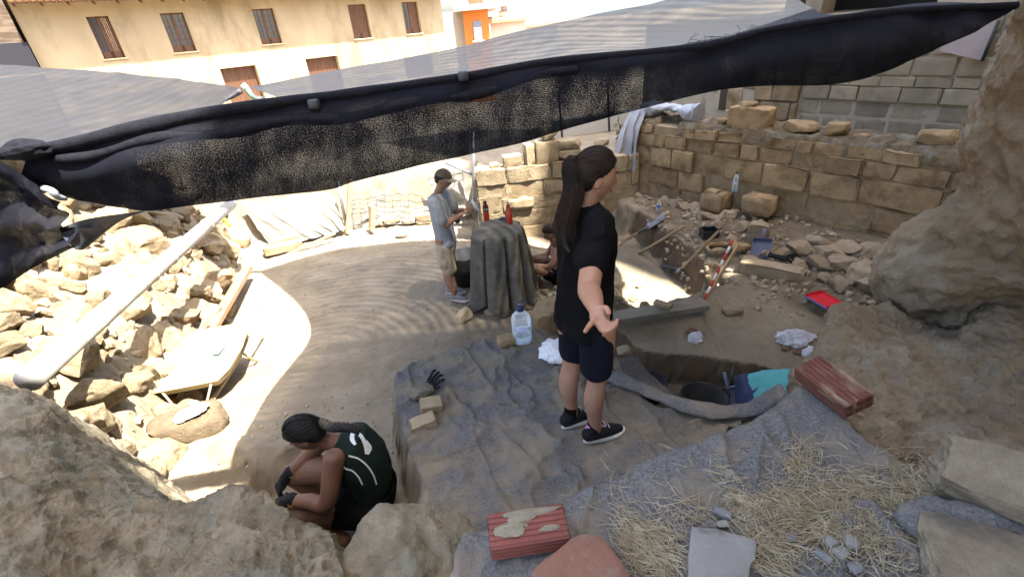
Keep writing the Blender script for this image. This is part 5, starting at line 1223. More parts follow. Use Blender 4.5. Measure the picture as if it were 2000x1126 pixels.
for i, (x, y, s) in enumerate(((958, 612, .14), (990, 612, .22), (1030, 600, .18), (940, 600, .10))):
    v, f = rock_vf(150 + i, (s * 1.3, s, s * .8), 3, 6, .05); mk('base_stone', v + PT(x, y) + V3(0, 0, s * .2), f, M_SANDPALE, ped)
def flask(x, y, h, r, label, black, slim=False):
    p = PZ(x, y, HT - .045); t = thing('metal_bottle', label, 'bottle', p)
    body = [(0, 0), (r * .92, .002), (r, .012), (r, h * .66), (r * .97, h * .68)] if not slim else [(0, 0), (r * .95, .002), (r, .012), (r, h * .5), (r * .8, h * .62), (r * .48, h * .78), (r * .45, h * .86)]
    mb = MB(); mb.lathe(body, n=24); mb.obj('body', M_REDMET, t, local=True)
    if black:
        mb = MB(); mb.lathe([(r * 1.005, h * .52), (r * 1.005, h * .68), (r * .9, h * .72)], n=24); mb.obj('grip_band', M_BLACKPL, t, local=True)
        mb = MB(); mb.lathe([(r * .9, h * .72), (r * .88, h * .78), (r * .6, h * .82), (r * .62, h * .98), (0, h)], n=24); mb.obj('cap', plain('dark_red_cap', (.10, .02, .02), .4), t, local=True)
        cu = bpy.data.curves.new('lettering', 'FONT'); cu.body = 'FORT'; cu.size = .034; cu.extrude = .0006; cu.align_x = 'CENTER'
        o = bpy.data.objects.new('lettering', cu); COL.objects.link(o); bpy.context.view_layer.update()
        me = bpy.data.meshes.new_from_object(o.evaluated_get(bpy.context.evaluated_depsgraph_get())); bpy.data.objects.remove(o)
        for q in me.vertices:
            a_ = q.co.x / r - math.pi / 2 + .15; z_ = q.co.y; rr_ = r * 1.02 + q.co.z; q.co = Vector((rr_ * math.cos(a_), rr_ * math.sin(a_), h * .575 + z_))
        me.materials.append(plain('white_print', (.75, .75, .75), .5)); inst('lettering', me, t)
    else:
        mb = MB(); mb.lathe([(r * .5, h * .86), (r * .5, h * .99), (0, h)], n=20); mb.obj('cap', plain('dark_red_cap', (.22, .02, .02), .4), t, local=True)
    return t
flask(951, 432, .27, .038, 'red metal bottle with black band on the left of the draped pedestal', True)
flask(996, 441, .28, .040, 'slim red bottle with narrow neck on the draped pedestal', False, True)
p = PZ(985, 436, HT - .04); v, f = rock_vf(66, (.12, .1, .07), 3, 3, .1); mk('dark_cup', v + p + V3(-.01, .06, .03), f, M_BLACKPL, label='small dark object behind the slim red bottle', cat='cup')
for i, (xa, ya, xb, yb, r, m, lb) in enumerate(((917, 600, 937, 432, .013, M_OLDWOOD, 'pale wooden rod leaning on the left side of the pedestal'), (926, 560, 930, 436, .010, M_OLDWOOD, 'thin grey rod behind the pale wooden rod at the pedestal'))):
    A = PT(xa, ya); B = PK(xb, yb, np.dot(pc - CAMP, _fw) * .93); pole(A, B, r, m, 'wooden_rod', lb, 'rod')
# big water jug
p = PZ(1021, 664, 1.055); jg = thing('water_jug', 'large clear water jug with dark blue cap and handle on the geotextile', 'jug', p)
mb = MB(); n_ = 28; prof = [(.0, .0), (.068, .002), (.078, .014), (.074, .03), (.079, .05), (.076, .07), (.079, .10), (.079, .19), (.074, .215), (.05, .245), (.024, .262), (.022, .285)]
mb.lathe(prof, n=n_); v = np.vstack(mb.v); v[:, :2] = v[:, :2] * (1 + .10 * np.cos(4 * np.arctan2(v[:, 1], v[:, 0] + 1e-9)) * -.6)[:, None]; mk('bottle', v, mb.f, M_CLEAR, jg, local=True)
mb = MB(); mb.lathe([(0, .004), (.066, .006), (.073, .03), (.073, .09), (0, .09)], n=20); mb.obj('water', M_WATER, jg, local=True)
mb = MB(); mb.lathe([(.026, .272), (.027, .312), (.02, .318), (0, .318)], n=18); mb.obj('cap', plain('navy_cap', (.015, .025, .07), .4), jg, local=True)
mb = MB(); mb.tube(catmull([V3(-.024, 0, .285), V3(-.02, .01, .33), V3(.03, .02, .345), V3(.055, .02, .325), V3(.026, .01, .285)], 18), .004, 6); mb.obj('carry_loop', plain('navy_loop', (.02, .025, .05), .5), jg, local=True)
a = np.linspace(-2.2, -.9, 10); q = np.array([[.0815 * math.cos(t_), .0815 * math.sin(t_), z_] for t_ in a for z_ in (.135, .165)]); mk('paper_label', q, grid_faces(10, 2), plain('jug_label', (.45, .50, .72), .5), jg, local=True)

# ------------------------------------------------------------------ left side: pipe, beam, wheelbarrow
D_ = .15; A = PK(56, 742, 2.86); B = PK(452, 398, 7.2)
pp = thing('drain_pipe', 'long white plastic drain pipe resting along the rubble wall', 'pipe', A)
mb = MB(); dv = (B - A) / np.linalg.norm(B - A); LL = np.linalg.norm(B - A)
mb.tube([A, A + dv * LL], D_ / 2, 28); mb.obj('tube', M_PVC, pp)
for q in (.37, .47, .74):
    mb = MB(); mb.tube([A + dv * LL * q, A + dv * (LL * q + .035)], D_ / 2 + .006, 28); mb.obj('joint_ring', M_PVC, pp)
tpos = A + dv * LL * .80 + V3(.16, -.05, -.02)
mb = MB(); mb.tube(catmull([tpos - V3(.16, 0, 0), tpos - V3(.06, 0, .03), tpos], 8), .006, 6); mb.obj('tap_wire', M_DARKSTEEL, pp)
mb = MB(); mb.tube(catmull([tpos, tpos + V3(.04, -.02, .03), tpos + V3(.07, -.04, -.02), tpos + V3(.10, -.06, -.06)], 10), [.018, .02, .02, .022, .022, .024, .024, .022, .02, .016], 8); mb.obj('yellow_tap', plain('yellow_plastic', (.50, .42, .02), .4), pp)
# red painted beam behind the barrow
A, B = PZ(330, 800, .36), PZ(490, 535, .10)
mb = MB(); mb.beam(A + V3(0, 0, .06), B + V3(0, 0, .12), .13, .07, bev=.006); mb.obj('painted_beam', mat('red_oxide_wood', (.36, .17, .10), (.27, .12, .07), 4, .8, .3), label='reddish painted timber beam lying under the wheelbarrow', cat='beam', smooth=False)
A, B = PZ(437, 600, .14), PZ(487, 540, .08)
# wheelbarrow tipped towards the camera
C0 = PZ(400, 690, .62); wb = thing('wheelbarrow', 'dusty yellow wheelbarrow full of pale soil beside the rubble wall', 'wheelbarrow', (C0[0], C0[1], .25))
x_ = PZ(480, 560, .55) - PZ(370, 735, .62); x_[2] = 0; x_ /= np.linalg.norm(x_); y_ = np.cross([0, 0, 1.], x_); Rw = np.stack([x_, y_, [0, 0, 1.]], 1)
def Tw(v): return np.asarray(v, float) @ Rw.T + C0
M_YEL = mat('yellow_enamel', (.40, .30, .12), (.38, .32, .21), 5, .55, .2, 30, .3, col3=(.30, .22, .14), scale3=4)
outer = np.array([(-.50, .26), (-.36, .31), (.0, .34), (.38, .30), (.48, .20), (.48, -.20), (.38, -.30), (.0, -.34), (-.36, -.31), (-.50, -.26)]); n_ = len(outer)
rim = np.c_[outer, np.full(n_, .0)]; mid = np.c_[outer * .86, np.full(n_, -.10)]; botm = np.c_[outer * .55, np.full(n_, -.20)]
V_ = np.vstack([rim, mid, botm, rim * (.985, .985, 1), mid * (.975, .975, 1) + (0, 0, .006), botm * (.96, .96, 1) + (0, 0, .008)])
F_ = []
for i in range(n_):
    j = (i + 1) % n_
    F_ += [[i, j, n_ + j, n_ + i], [n_ + i, n_ + j, 2 * n_ + j, 2 * n_ + i], [3 * n_ + j, 3 * n_ + i, 4 * n_ + i, 4 * n_ + j], [4 * n_ + j, 4 * n_ + i, 5 * n_ + i, 5 * n_ + j], [j, i, 3 * n_ + i, 3 * n_ + j]]
F_ += [list(range(2 * n_, 3 * n_))[::-1], list(range(5 * n_, 6 * n_))]
mk('tray', Tw(V_), F_, M_YEL, wb, sharp=30)
mb = MB(); mb.tube(Tw(np.vstack([rim, rim[:1]])), .012, 8, False); mb.obj('rim', M_YEL, wb)
g = np.linspace(0, 1, 14); rr = []
for k_ in g:
    for i in range(40):
        t_ = i / 40 * n_; a_, b_ = outer[int(t_) % n_], outer[(int(t_) + 1) % n_]; q = (a_ + (b_ - a_) * (t_ % 1)) * .95 * k_; rr.append((*q, -.035 + .07 * (1 - k_ ** 2) + .012 * vnoise(np.array([q[0] * 14, q[1] * 14, 2.]))))
rr = np.array(rr).reshape(14, 40, 3).transpose(1, 0, 2); mk('soil_load', Tw(rr.reshape(-1, 3)), grid_faces(40, 14, True), mat('dry_pale_soil', (.36, .32, .25), (.30, .26, .20), 8, .95, .5, 50), wb)
for s in (-1, 1):
    mb = MB(); mb.tube(Tw(catmull([(-.62, s * .07, -.26), (-.30, s * .16, -.215), (.2, s * .22, -.20), (.55, s * .27, -.10), (.95, s * .30, -.06)], 18)), .016, 8); mb.obj('frame_rail', M_YEL, wb)
    mb = MB(); mb.tube(Tw([(.80, s * .288, -.075), (.98, s * .302, -.057)]), .020, 10); mb.obj('hand_grip', M_PINE, wb)
    mb = MB(); mb.tube(Tw(catmull([(.22, s * .22, -.20), (.30, s * .25, -.36), (.40, s * .25, -.45)], 8)), .013, 8); mb.obj('leg', M_YEL, wb)
    mb = MB(); mb.tube(Tw([(-.34, s * .17, -.19), (-.60, s * .065, -.30)]), .013, 8); mb.obj('strut', M_OLDWOOD, wb)
    mb = MB(); mb.tube(Tw([(-.50, s * .2, -.02), (-.62, s * .065, -.30)]), .010, 8); mb.obj('strut', M_OLDWOOD, wb)
wl = thing('wheel', None, None); wl.parent = wb; wl.location = Vector(Tw([(-.62, 0, -.32)])[0]) - wb.location
a = np.linspace(0, 2 * math.pi, 33); mb = MB(); mb.tube(Tw(np.array([[-.62 + .145 * math.cos(t_), 0, -.30 + .145 * math.sin(t_)] for t_ in a])), .038, 12, False); mb.obj('tyre', mat('dusty_tyre', (.30, .29, .27), (.22, .21, .19), 8, .9, .3), wl)
mb = MB(); Rx = Rw @ np.array([[1, 0, 0], [0, 0, -1], [0, 1, 0]]); mb.lathe([(0, -.03), (.04, -.03), (.05, -.012), (.108, -.016), (.112, 0), (.108, .016), (.05, .012), (.04, .03), (0, .03)], Tw([(-.62, 0, -.30)])[0], 24, Rx); mb.obj('rim', M_YEL, wl)
mb = MB(); mb.tube(Tw([(-.62, -.085, -.30), (-.62, .085, -.30)]), .010, 8); mb.obj('axle', M_STEEL, wl)
q = Tw([(-.12, -.17, .035), (.05, -.2, .032), (.06, -.12, .036), (-.10, -.09, .04)]); mk('plastic_wrapper', np.vstack([q, q + V3(0, 0, .004)]), [[0, 1, 2, 3], [7, 6, 5, 4]], mat('blue_green_wrapper', (.10, .32, .42), (.2, .45, .2), 25, .4, .2), label='small blue and green wrapper on the soil of the wheelbarrow', cat='wrapper')

# ------------------------------------------------------------------ far side: cloth fence
M_TARP = mat('dusty_cloth', (.235, .215, .175), (.185, .168, .135), 5, .95, .5, 60, .04, col3=(.15, .138, .118), scale3=1.5)
M_TARPG = mat('grey_dusty_cloth', (.165, .156, .138), (.12, .113, .10), 6, .95, .5, 60, .04)
def drape(rows, nu, nv, label, m, fold_n, fold_a, name='geotextile_drape', seed=0., diag=0.0):
    C = np.array([[PY(*q) for q in r] for r in rows]); A = np.array([catmull(r, nv) for r in C]); S = np.array([catmull(A[:, j], nu) for j in range(nv)]).transpose(1, 0, 2)
    t = np.linspace(0, 1, nv)[None]; s = np.linspace(0, 1, nu)[:, None]
    ph = (t + diag * s) * fold_n * 2 * math.pi + 2 * fbm2(t + 0 * s, s + 0 * t, 3, 2, .5, seed)
    amp = fold_a * (.35 + .65 * s) * (.6 + .6 * fbm2(t + 0 * s, s * .3 + 0 * t, 4, 2, .5, seed + 3))
    S[..., 1] -= (np.sin(ph) * .5 + .5) ** 1.6 * amp * 1.6; S[..., 2] += np.sin(ph + .6) * amp * .25
    S = S + (fbm(S, 5, 3, .5, seed) * .02)[..., None]
    return mk(name, S.reshape(-1, 3), grid_faces(nu, nv), m, label=label, cat='fabric')
drape([[(470, 398, 8.75), (540, 388, 8.75), (590, 378, 8.75), (650, 375, 8.75)], [(500, 440, 8.45), (560, 430, 8.45), (620, 425, 8.45), (665, 415, 8.5)], [(530, 484, 8.1), (590, 470, 8.1), (640, 458, 8.2), (675, 447, 8.3)]], 40, 90, 'pale cloth hanging in diagonal folds at the far left of the pit', M_TARP, 6, .045, diag=-.25, seed=2.)
drape([[(655, 372, 8.95), (740, 364, 8.95), (830, 352, 9.0), (940, 335, 9.0)], [(665, 410, 8.75), (740, 408, 8.75), (840, 398, 8.75), (935, 380, 8.8)], [(668, 446, 8.6), (740, 440, 8.55), (840, 432, 8.55), (930, 418, 8.6)]], 50, 110, 'grey cloth lining the far bank behind the wire mesh', M_TARPG, 5, .06, diag=.3, seed=5.)
drape([[(830, 342, 8.7), (870, 338, 8.7), (925, 325, 8.6), (950, 322, 8.5)], [(850, 372, 8.6), (890, 385, 8.55), (930, 372, 8.5), (948, 360, 8.45)], [(885, 405, 8.5), (905, 415, 8.45), (930, 402, 8.4), (946, 385, 8.4)]], 30, 60, 'whitish cloth gathered around the metal post behind the man', M_TARP, 3, .10, seed=9.)
fold_roll('cloth_bundle', [PY(880, 412, 8.3), PY(905, 420, 8.25), PY(925, 408, 8.2), PY(940, 385, 8.2), PY(948, 360, 8.25)], .05, M_TARP, 'twisted hem of white cloth hanging below the metal post')
# dusty bundle and hanging tarp at the corner of the two walls
drape([[(1228, 222, 7.9), (1240, 215, 7.8), (1252, 213, 7.7), (1262, 216, 7.6)], [(1208, 265, 7.8), (1225, 262, 7.7), (1238, 262, 7.6), (1246, 264, 7.55)], [(1195, 320, 7.75), (1215, 325, 7.65), (1228, 330, 7.6), (1236, 335, 7.5)]], 40, 50, 'grey tarpaulin strip hanging at the corner of the two stone walls', mat('grey_tarp', (.30, .30, .31), (.24, .24, .25), 5, .6, .3, 40, .2), 2.5, .10, name='tarpaulin', seed=3.)
tb_ = [PP(1255, 222, WP - WN * .2, WN), PP(1290, 212, WP - WN * .25, WN), PP(1330, 214, WP - WN * .25, WN), PP(1366, 214, WP - WN * .2, WN)]
for i, q in enumerate(tb_): q[2] = 1.80 + (.02, .08, .07, .04)[i]
p = catmull(tb_, 40); q = np.linspace(0, 1, 40); v, f = tube_vf(p, np.stack([.12 + .05 * np.sin(q * 9), .09 + .04 * np.sin(q * 7 + 1)], 1), 18); v = v + np.stack([fbm(v, 7, 4, .6, s) for s in (0., 7., 13.)], -1) * .06
mk('tarpaulin_bundle', v, f, mat('silver_tarp', (.36, .375, .40), (.26, .275, .31), 6, .4, .4, 30, .4), label='crumpled silver grey tarpaulin bundle on the far end of the block wall', cat='tarpaulin', sharp=40)
# posts
def rod(a, b, r, m, name, label, cat='post', n=10):
    v, f = tube_vf([a, b], r, n); return mk(name, v, f, m, label=label, cat=cat)
p = PY(928, 425, 8.3); rod(np.array([p[0] - .02, p[1], .1]), PY(924, 255, 8.35), .03, M_STEEL, 'metal_post', 'upright galvanised post at the corner of the back wall')
mb = MB(); a, b = PY(678, 455, 8.3), PY(684, 352, 8.45); mb.beam(a, b, .08, .06); mb.obj('wooden_post', M_PINE, label='pale wooden post in front of the grey cloth', cat='post', smooth=False)
rod(PY(674, 430, 8.35), PY(660, 352, 8.5), .03, M_STEEL, 'metal_post', 'thin metal post leaning against the pale wooden post')
mb = MB(); a, b = PY(726, 446, 8.25), PY(727, 402, 8.3); mb.beam(a, b, .15, .08, bev=.006); mb.obj('wooden_stake', M_PINE, label='short thick wooden stake below the wire mesh', cat='stake', smooth=False)
mb = MB(); mb.beam(PY(655, 455, 8.0), PY(545, 505, 7.6), .04, .04); mb.obj('wooden_batten', M_OLDWOOD, label='thin batten lying on the sunlit ground at the far left', cat='batten', smooth=False)
# wire mesh
wm = thing('wire_mesh', 'bent wire mesh panel in front of the grey cloth', 'mesh fence', PY(790, 440, 8.45))
TL, TR, BL_, BR = PY(690, 352, 8.7), PY(905, 318, 8.7), PY(690, 445, 8.45), PY(905, 420, 8.45)
def mq(s, t): return TL * (1 - s) * (1 - t) + TR * s * (1 - t) + BL_ * (1 - s) * t + BR * s * t + V3(0, .05 * math.sin(s * 5 + t * 2), .02 * math.sin(s * 9))
wi = MB()
for i in range(14): wi.tube([mq(i / 13, t) for t in np.linspace(0, 1, 8)], .004, 4)
for j in range(8): wi.tube([mq(s, j / 7) for s in np.linspace(0, 1, 14)], .004, 4)
wi.obj('wire_grid', M_STEEL, wm)['kind'] = 'stuff'
mb = MB(); mb.tube([PY(870, 318, 8.5), PY(922, 340, 8.35)], .022, 8); mb.obj('metal_brace', M_STEEL, label='diagonal metal brace running to the upright galvanised post', cat='brace')
# white kerb wall and bollard posts beyond the back wall
kb_ = thing('street_parapet', 'low white parapet beyond the back wall in the sun', 'parapet', PY(1120, 270, 11))
mb = MB(); a, b = PZ(1085, 268, 1.0), PZ(1260, 245, 1.0); mb.beam(a + V3(0, .3, .12), b + V3(0, .3, .12), .22, .36); mb.obj('coping', M_WHITE, kb_, smooth=False)
for x, lb in ((1098, 'thin dark post at the left end of the white parapet'), (1190, 'thin grey post leaning near the corner of the walls')):
    q = PZ(x, 268 - (x - 1098) * .12, .98); rod(q, q + V3(-.05, 0, .9), .025, M_DARKSTEEL, 'fence_post', lb)
# dry weeds behind the back wall
wv, wf = [], []
for i in range(220):
    c = PY(rng.uniform(1125, 1220), 292, 7.9); h_ = rng.uniform(.08, .32); a = rng.uniform(0, 6.28); l = rng.uniform(.0, .12); k = len(wv); z0 = .98
    b0 = V3(c[0], c[1] + rng.uniform(-.15, .3), z0); tpp = b0 + V3(math.cos(a) * l, math.sin(a) * l, h_); wv += [b0 - V3(.003, 0, 0), b0 + V3(.003, 0, 0), tpp, b0 + V3(0, .003, 0)]; wf += [[k, k + 1, k + 2], [k + 1, k + 3, k + 2]]
mk('dry_weeds', wv, wf, M_STRAW, smooth=False, label='dry yellow weeds growing behind the back wall', cat='weeds', kind='stuff')
# roots of scrub: green tuft by the tarp
wv, wf = [], []
for i in range(160):
    c = PY(rng.uniform(1205, 1232), rng.uniform(240, 300), 8.1); a = rng.uniform(0, 6.28); l = rng.uniform(.03, .07); k = len(wv); n_ = rng.normal(size=3) * l
    wv += [c, c + n_ + V3(0, 0, .02), c + n_ * .5 + V3(.012, 0, .0), c + n_ * .5 - V3(.012, 0, 0)]; wf += [[k, k + 2, k + 1], [k, k + 1, k + 3]]
mk('green_shrub', wv, wf, mat('leaf_green', (.09, .12, .04), (.14, .16, .06), 20, .8, 0), smooth=False, label='small green shrub behind the hanging tarpaulin strip', cat='shrub')
# ------------------------------------------------------------------ people
from mathutils.bvhtree import BVHTree
def skin_mat(name, a, b):
    m = mat(name, a, b, 9, .55, .25, 70, .3, col3=(a[0] * .72, a[1] * .66, a[2] * .62), scale3=5, thr3=(.52, .75))
    s = m.node_tree.nodes['Principled BSDF']; s.inputs['Subsurface Weight'].default_value = .12; s.inputs['Subsurface Radius'].default_value = (.012, .005, .003); s.inputs['Subsurface Scale'].default_value = .5
    return m
M_SKIN1 = skin_mat('skin_tan', (.30, .165, .105), (.25, .13, .08))
M_SKIN2 = skin_mat('skin_brown', (.155, .078, .048), (.125, .06, .037))
M_SKIN3 = skin_mat('skin_man', (.30, .165, .105), (.25, .135, .085))
M_HAIR = mat('dark_hair', (.0025, .0018, .0015), (.006, .0035, .0025), 8, .5, .4, 60, .22, stretch=(3, 3, .35))
M_HAIRTIP = mat('brown_hair', (.008, .0042, .0025), (.022, .0105, .0055), 8, .5, .4, 60, .2, stretch=(3, 3, .35))
M_BLACKCL = mat('black_cotton', (.0035, .0035, .004), (.006, .006, .0065), 12, .95, .5, 40, .06, col3=(.010, .009, .008), scale3=3, thr3=(.6, .8))
M_NAVY = mat('navy_cotton', (.004, .0045, .009), (.007, .008, .014), 12, .95, .4, 200, .1)
M_GREYTEE = mat('grey_cotton', (.30, .31, .32), (.24, .25, .26), 10, .95, .4, 120, .1)
M_BEIGECL = mat('beige_cotton', (.42, .35, .25), (.35, .29, .20), 9, .95, .4, 120, .1)
M_TURQ = mat('turquoise_cotton', (.12, .40, .39), (.10, .34, .34), 9, .9, .4, 120, .1)
M_GREENJ = mat('green_jersey', (.003, .012, .008), (.004, .009, .007), 9, .8, .3, 120, .2)
M_WHITEPR = plain('white_trim', (.50, .52, .54), .7)

def limb(pts, rad, n=14, m=None, flat=None):
    """closed tapered tube with rounded ends"""
    pts = np.asarray(pts, float); rad = np.asarray(rad, float); k = m or max(10, 6 * (len(pts) - 1))
    P = catmull(pts, k); R = catmull(rad[:, None], k)[:, 0]
    d0 = P[0] - P[1]; d0 /= np.linalg.norm(d0); d1 = P[-1] - P[-2]; d1 /= np.linalg.norm(d1)
    cap = [(.95, .3), (.75, .65), (.4, .9)]
    P = np.vstack([[P[0] + d0 * R[0] * b for a, b in cap[::-1]], P, [P[-1] + d1 * R[-1] * b for a, b in cap]])
    R = np.concatenate([[R[0] * a for a, b in cap[::-1]], R, [R[-1] * a for a, b in cap]])
    rr = R if flat is None else np.stack([R * flat[0], R * flat[1]], 1)
    return tube_vf(P, rr, n)
def ell(c, ax, R=None, sub=3):
    v, f = ico(sub); v = v * np.asarray(ax, float)
    if R is not None: v = v @ np.asarray(R).T
    return v + np.asarray(c, float), f
def loft(rings, n=28):
    """rings: (centre, semi-axis vector a, semi-axis vector b); superelliptic closed body"""
    a = np.linspace(0, 2 * math.pi, n, endpoint=False); V_ = []
    C = catmull(np.array([r[0] for r in rings]), 8 * len(rings)); A = catmull(np.array([r[1] for r in rings]), 8 * len(rings)); B = catmull(np.array([r[2] for r in rings]), 8 * len(rings))
    ca = np.sign(np.cos(a)) * np.abs(np.cos(a)) ** .85; sa = np.sign(np.sin(a)) * np.abs(np.sin(a)) ** .85
    V_ = C[:, None] + A[:, None] * ca[None, :, None] + B[:, None] * sa[None, :, None]
    m = len(C); f = [[i * n + j, i * n + (j + 1) % n, (i + 1) * n + (j + 1) % n, (i + 1) * n + j] for i in range(m - 1) for j in range(n)]
    f += [list(range(n))[::-1], [(m - 1) * n + j for j in range(n)]]
    return V_.reshape(-1, 3), f
def remesh(parts, voxel, smooth=3):
    m = MB()
    for v, f in parts: m.add(v, f)
    me = bpy.data.meshes.new('tmp'); me.from_pydata(np.vstack(m.v).tolist(), [], m.f)
    o = bpy.data.objects.new('tmp', me); COL.objects.link(o)
    r = o.modifiers.new('r', 'REMESH'); r.mode = 'VOXEL'; r.voxel_size = voxel; r.adaptivity = 0
    if smooth: s = o.modifiers.new('s', 'SMOOTH'); s.factor = .5; s.iterations = smooth
    bpy.context.view_layer.update()
    e = o.evaluated_get(bpy.context.evaluated_depsgraph_get()); q = e.to_mesh()
    v = np.zeros(len(q.vertices) * 3); q.vertices.foreach_get('co', v); v = v.reshape(-1, 3)
    f = np.array([list(p.vertices) for p in q.polygons]) if len(q.polygons) else np.zeros((0, 4), int)
    nr = np.zeros(len(q.vertices) * 3); q.vertex_normals.foreach_get('vector', nr) if hasattr(q, 'vertex_normals') else None
    e.to_mesh_clear(); bpy.data.objects.remove(o); bpy.data.meshes.remove(me)
    return v, f, nr.reshape(-1, 3)
def head_vf(c, fwd, upv, s=1.0):
    """head with brow, eye sockets, nose, lips, chin, ears; local x forward, y left, z up"""
    n_, m_ = 56, 48; th = np.linspace(0, 2 * math.pi, n_, endpoint=False); ph = np.linspace(.02, math.pi - .02, m_)
    T, P = np.meshgrid(th, ph, indexing='ij'); d = np.stack([np.sin(P) * np.cos(T), np.sin(P) * np.sin(T), np.cos(P)], -1)
    v = d * np.array([.096, .074, .112]); z = v[..., 2]; lo = np.clip(-z / .112, 0, 1)
    v[..., 1] *= 1 - .30 * lo ** 1.3; v[..., 0] = np.where(v[..., 0] < 0, v[..., 0] * (1 - .28 * lo), v[..., 0] * (1 - .05 * lo) + .006 * lo)
    y = v[..., 1]; fr = (v[..., 0] > 0)
    g = lambda y0, z0, sy, sz: np.exp(-((y - y0) / sy) ** 2 - ((z - z0) / sz) ** 2)
    v[..., 0] += fr * (.022 * g(0, -.026, .011, .016) + .012 * g(0, -.006, .009, .022) + .005 * (g(.03, .028, .022, .010) + g(-.03, .028, .022, .010)) - .010 * (g(.031, .008, .015, .011) + g(-.031, .008, .015, .011)) + .007 * g(0, -.056, .022, .006) + .006 * g(0, -.069, .018, .006) - .004 * g(0, -.0625, .02, .003) + .010 * g(0, -.095, .02, .014))
    x = np.asarray(fwd, float); x = x / np.linalg.norm(x); u = np.asarray(upv, float); yv = np.cross(u, x); yv /= np.linalg.norm(yv); zv = np.cross(x, yv); R = np.stack([x, yv, zv], 1)
    V_ = v.reshape(-1, 3); f = grid_faces(n_, m_, True).tolist(); f.append([i * m_ for i in range(n_)]); f.append([i * m_ + m_ - 1 for i in range(n_)][::-1])
    parts = [(V_ * s @ R.T + c, f)]
    for sy in (-1, 1):
        e, ef = ell(V3(-.008, sy * .073, -.014), (.017, .008, .029), sub=3); parts.append((e * s @ R.T + c, ef))
    return parts, R
def face_bits(parent, c, R, s=1.0):
    for sy in (-1, 1):
        v, f = ell(V3(.0715, sy * .031, .008), (.009, .0105, .0055), sub=3); mk('eye', v * s @ R.T + c, f, plain('eye_white', (.22, .2, .19), .3), parent)
        v, f = ell(V3(.0790, sy * .031, .008), (.0025, .005, .005), sub=2); mk('iris', v * s @ R.T + c, f, plain('iris_brown', (.03, .015, .01), .2), parent)
        v, f = tube_vf(np.array([[.088, sy * .014, .026], [.090, sy * .03, .031], [.078, sy * .05, .027]]) * s @ R.T + c, [.002, .0032, .0015], 6); mk('eyebrow', v, f, M_HAIR, parent)
    v, f = ell(V3(.0915, 0, -.0625), (.0045, .018, .006), sub=3); mk('lips', v * s @ R.T + c, f, plain('lip_skin', (.30, .12, .09), .5), parent)
def hair_cap(c, R, s=1.0, line=.035, thick=.013, seed=1.):
    """hair drawn back over the skull, hairline above the brow"""
    n_, m_ = 72, 40; th = np.linspace(0, 2 * math.pi, n_, endpoint=False); ph = np.linspace(.02, 1, m_)
    V_ = []
    for t in th:
        ct = math.cos(t); end = np.interp(ct, [-1, -.36, -.16, .15, .6, 1], [2.25, 2.0, 1.52, 1.38, 1.10, .98])
        for q in ph:
            p = q * end; d = V3(math.sin(p) * math.cos(t), math.sin(p) * math.sin(t), math.cos(p))
            k = 1 + (thick / .09) * (1 - max(0, (q - .86) / .14) ** 2 * .9)
            v = d * V3(.096, .074, .112) * k
            if v[2] < 0:
                lo = -v[2] / .112; v[1] *= 1 - .22 * lo
                if v[0] < 0: v[0] *= 1 - .20 * lo
            V_.append(v)
    V_ = np.array(V_); st = np.arctan2(V_[:, 1], V_[:, 2] + .02) * 22
    V_ = V_ * (1 + .010 * np.sin(st + 2 * fbm(V_, 20, 2, .5, seed)))[:, None]
    f = grid_faces(n_, m_, True).tolist()
    return V_ * s @ R.T + c, f
def strands(mb, path, spread, n, r, seed, taper=True, L=None, wave=.0):
    r_ = np.random.default_rng(seed); P = catmull(path, 22); T, N, B = frames(P); t = np.linspace(0, 1, 22); spread = np.interp(t, np.linspace(0, 1, len(spread)), spread)
    for i in range(n):
        a = r_.uniform(0, 6.28); q = math.sqrt(r_.uniform(.15, 1)); end = r_.uniform(.7, 1.0); tt = t * end
        w = wave * np.sin(tt * r_.uniform(8, 14) + r_.uniform(0, 6)) * tt
        pts = np.stack([np.interp(tt, t, P[:, k]) for k in range(3)], -1) + N * ((math.cos(a) * q * np.interp(tt, t, spread)) + w)[:, None] + B * (math.sin(a) * q * np.interp(tt, t, spread) + w * .6)[:, None]
        mb.tube(pts[::2], np.linspace(r, r * .35, 11), 4)
def head_strands(c, R, s, tie, n, r, seed, ax=(.096, .074, .112), lift=1.19):
    """hairs combed from the hairline back to the tie"""
    r_ = np.random.default_rng(seed); mb = MB(); A = np.array(ax); td = np.asarray(tie, float) / A; td /= np.linalg.norm(td)
    for i in range(n):
        t = r_.uniform(-math.pi, math.pi) * .93; ct = math.cos(t); end = np.interp(ct, [-1, -.36, -.16, .15, .6, 1], [2.2, 2.0, 1.54, 1.40, 1.12, 1.0]) * r_.uniform(.97, 1.03)
        d0 = V3(math.sin(end) * math.cos(t), math.sin(end) * math.sin(t), math.cos(end)); om = math.acos(np.clip(d0 @ td, -1, 1)); pts = []
        for q in np.linspace(0, 1, 9):
            d = (math.sin((1 - q) * om) * d0 + math.sin(q * om) * td) / (math.sin(om) + 1e-6)
            v = d * A * (1.0 + (lift - 1) * min(1, q * 5) ** .5 + r_.normal() * .006)
            if v[2] < 0: v[1] *= 1 - .22 * (-v[2] / .112); v[0] *= (1 - .2 * (-v[2] / .112)) if v[0] < 0 else 1
            pts.append(v * s @ R.T + c)
        mb.tube(catmull(pts, 10), r * r_.uniform(.6, 1.2), 4)
    return mb
def cloth_mesh(parts, voxel, amp, sc_, seed, vert=1.0, smooth=4):
    v, f, n = remesh(parts, voxel, smooth)
    c = np.stack([v[:, 0], v[:, 1], v[:, 2] * vert], -1)
    w = (1 - np.abs(fbm(c, sc_, 3, .5, seed)) * 2).clip(0, 1) ** 2 * amp - amp * .4 + fbm(c, sc_ * 3, 3, .5, seed) * amp * .3
    return v + n * w[:, None], f
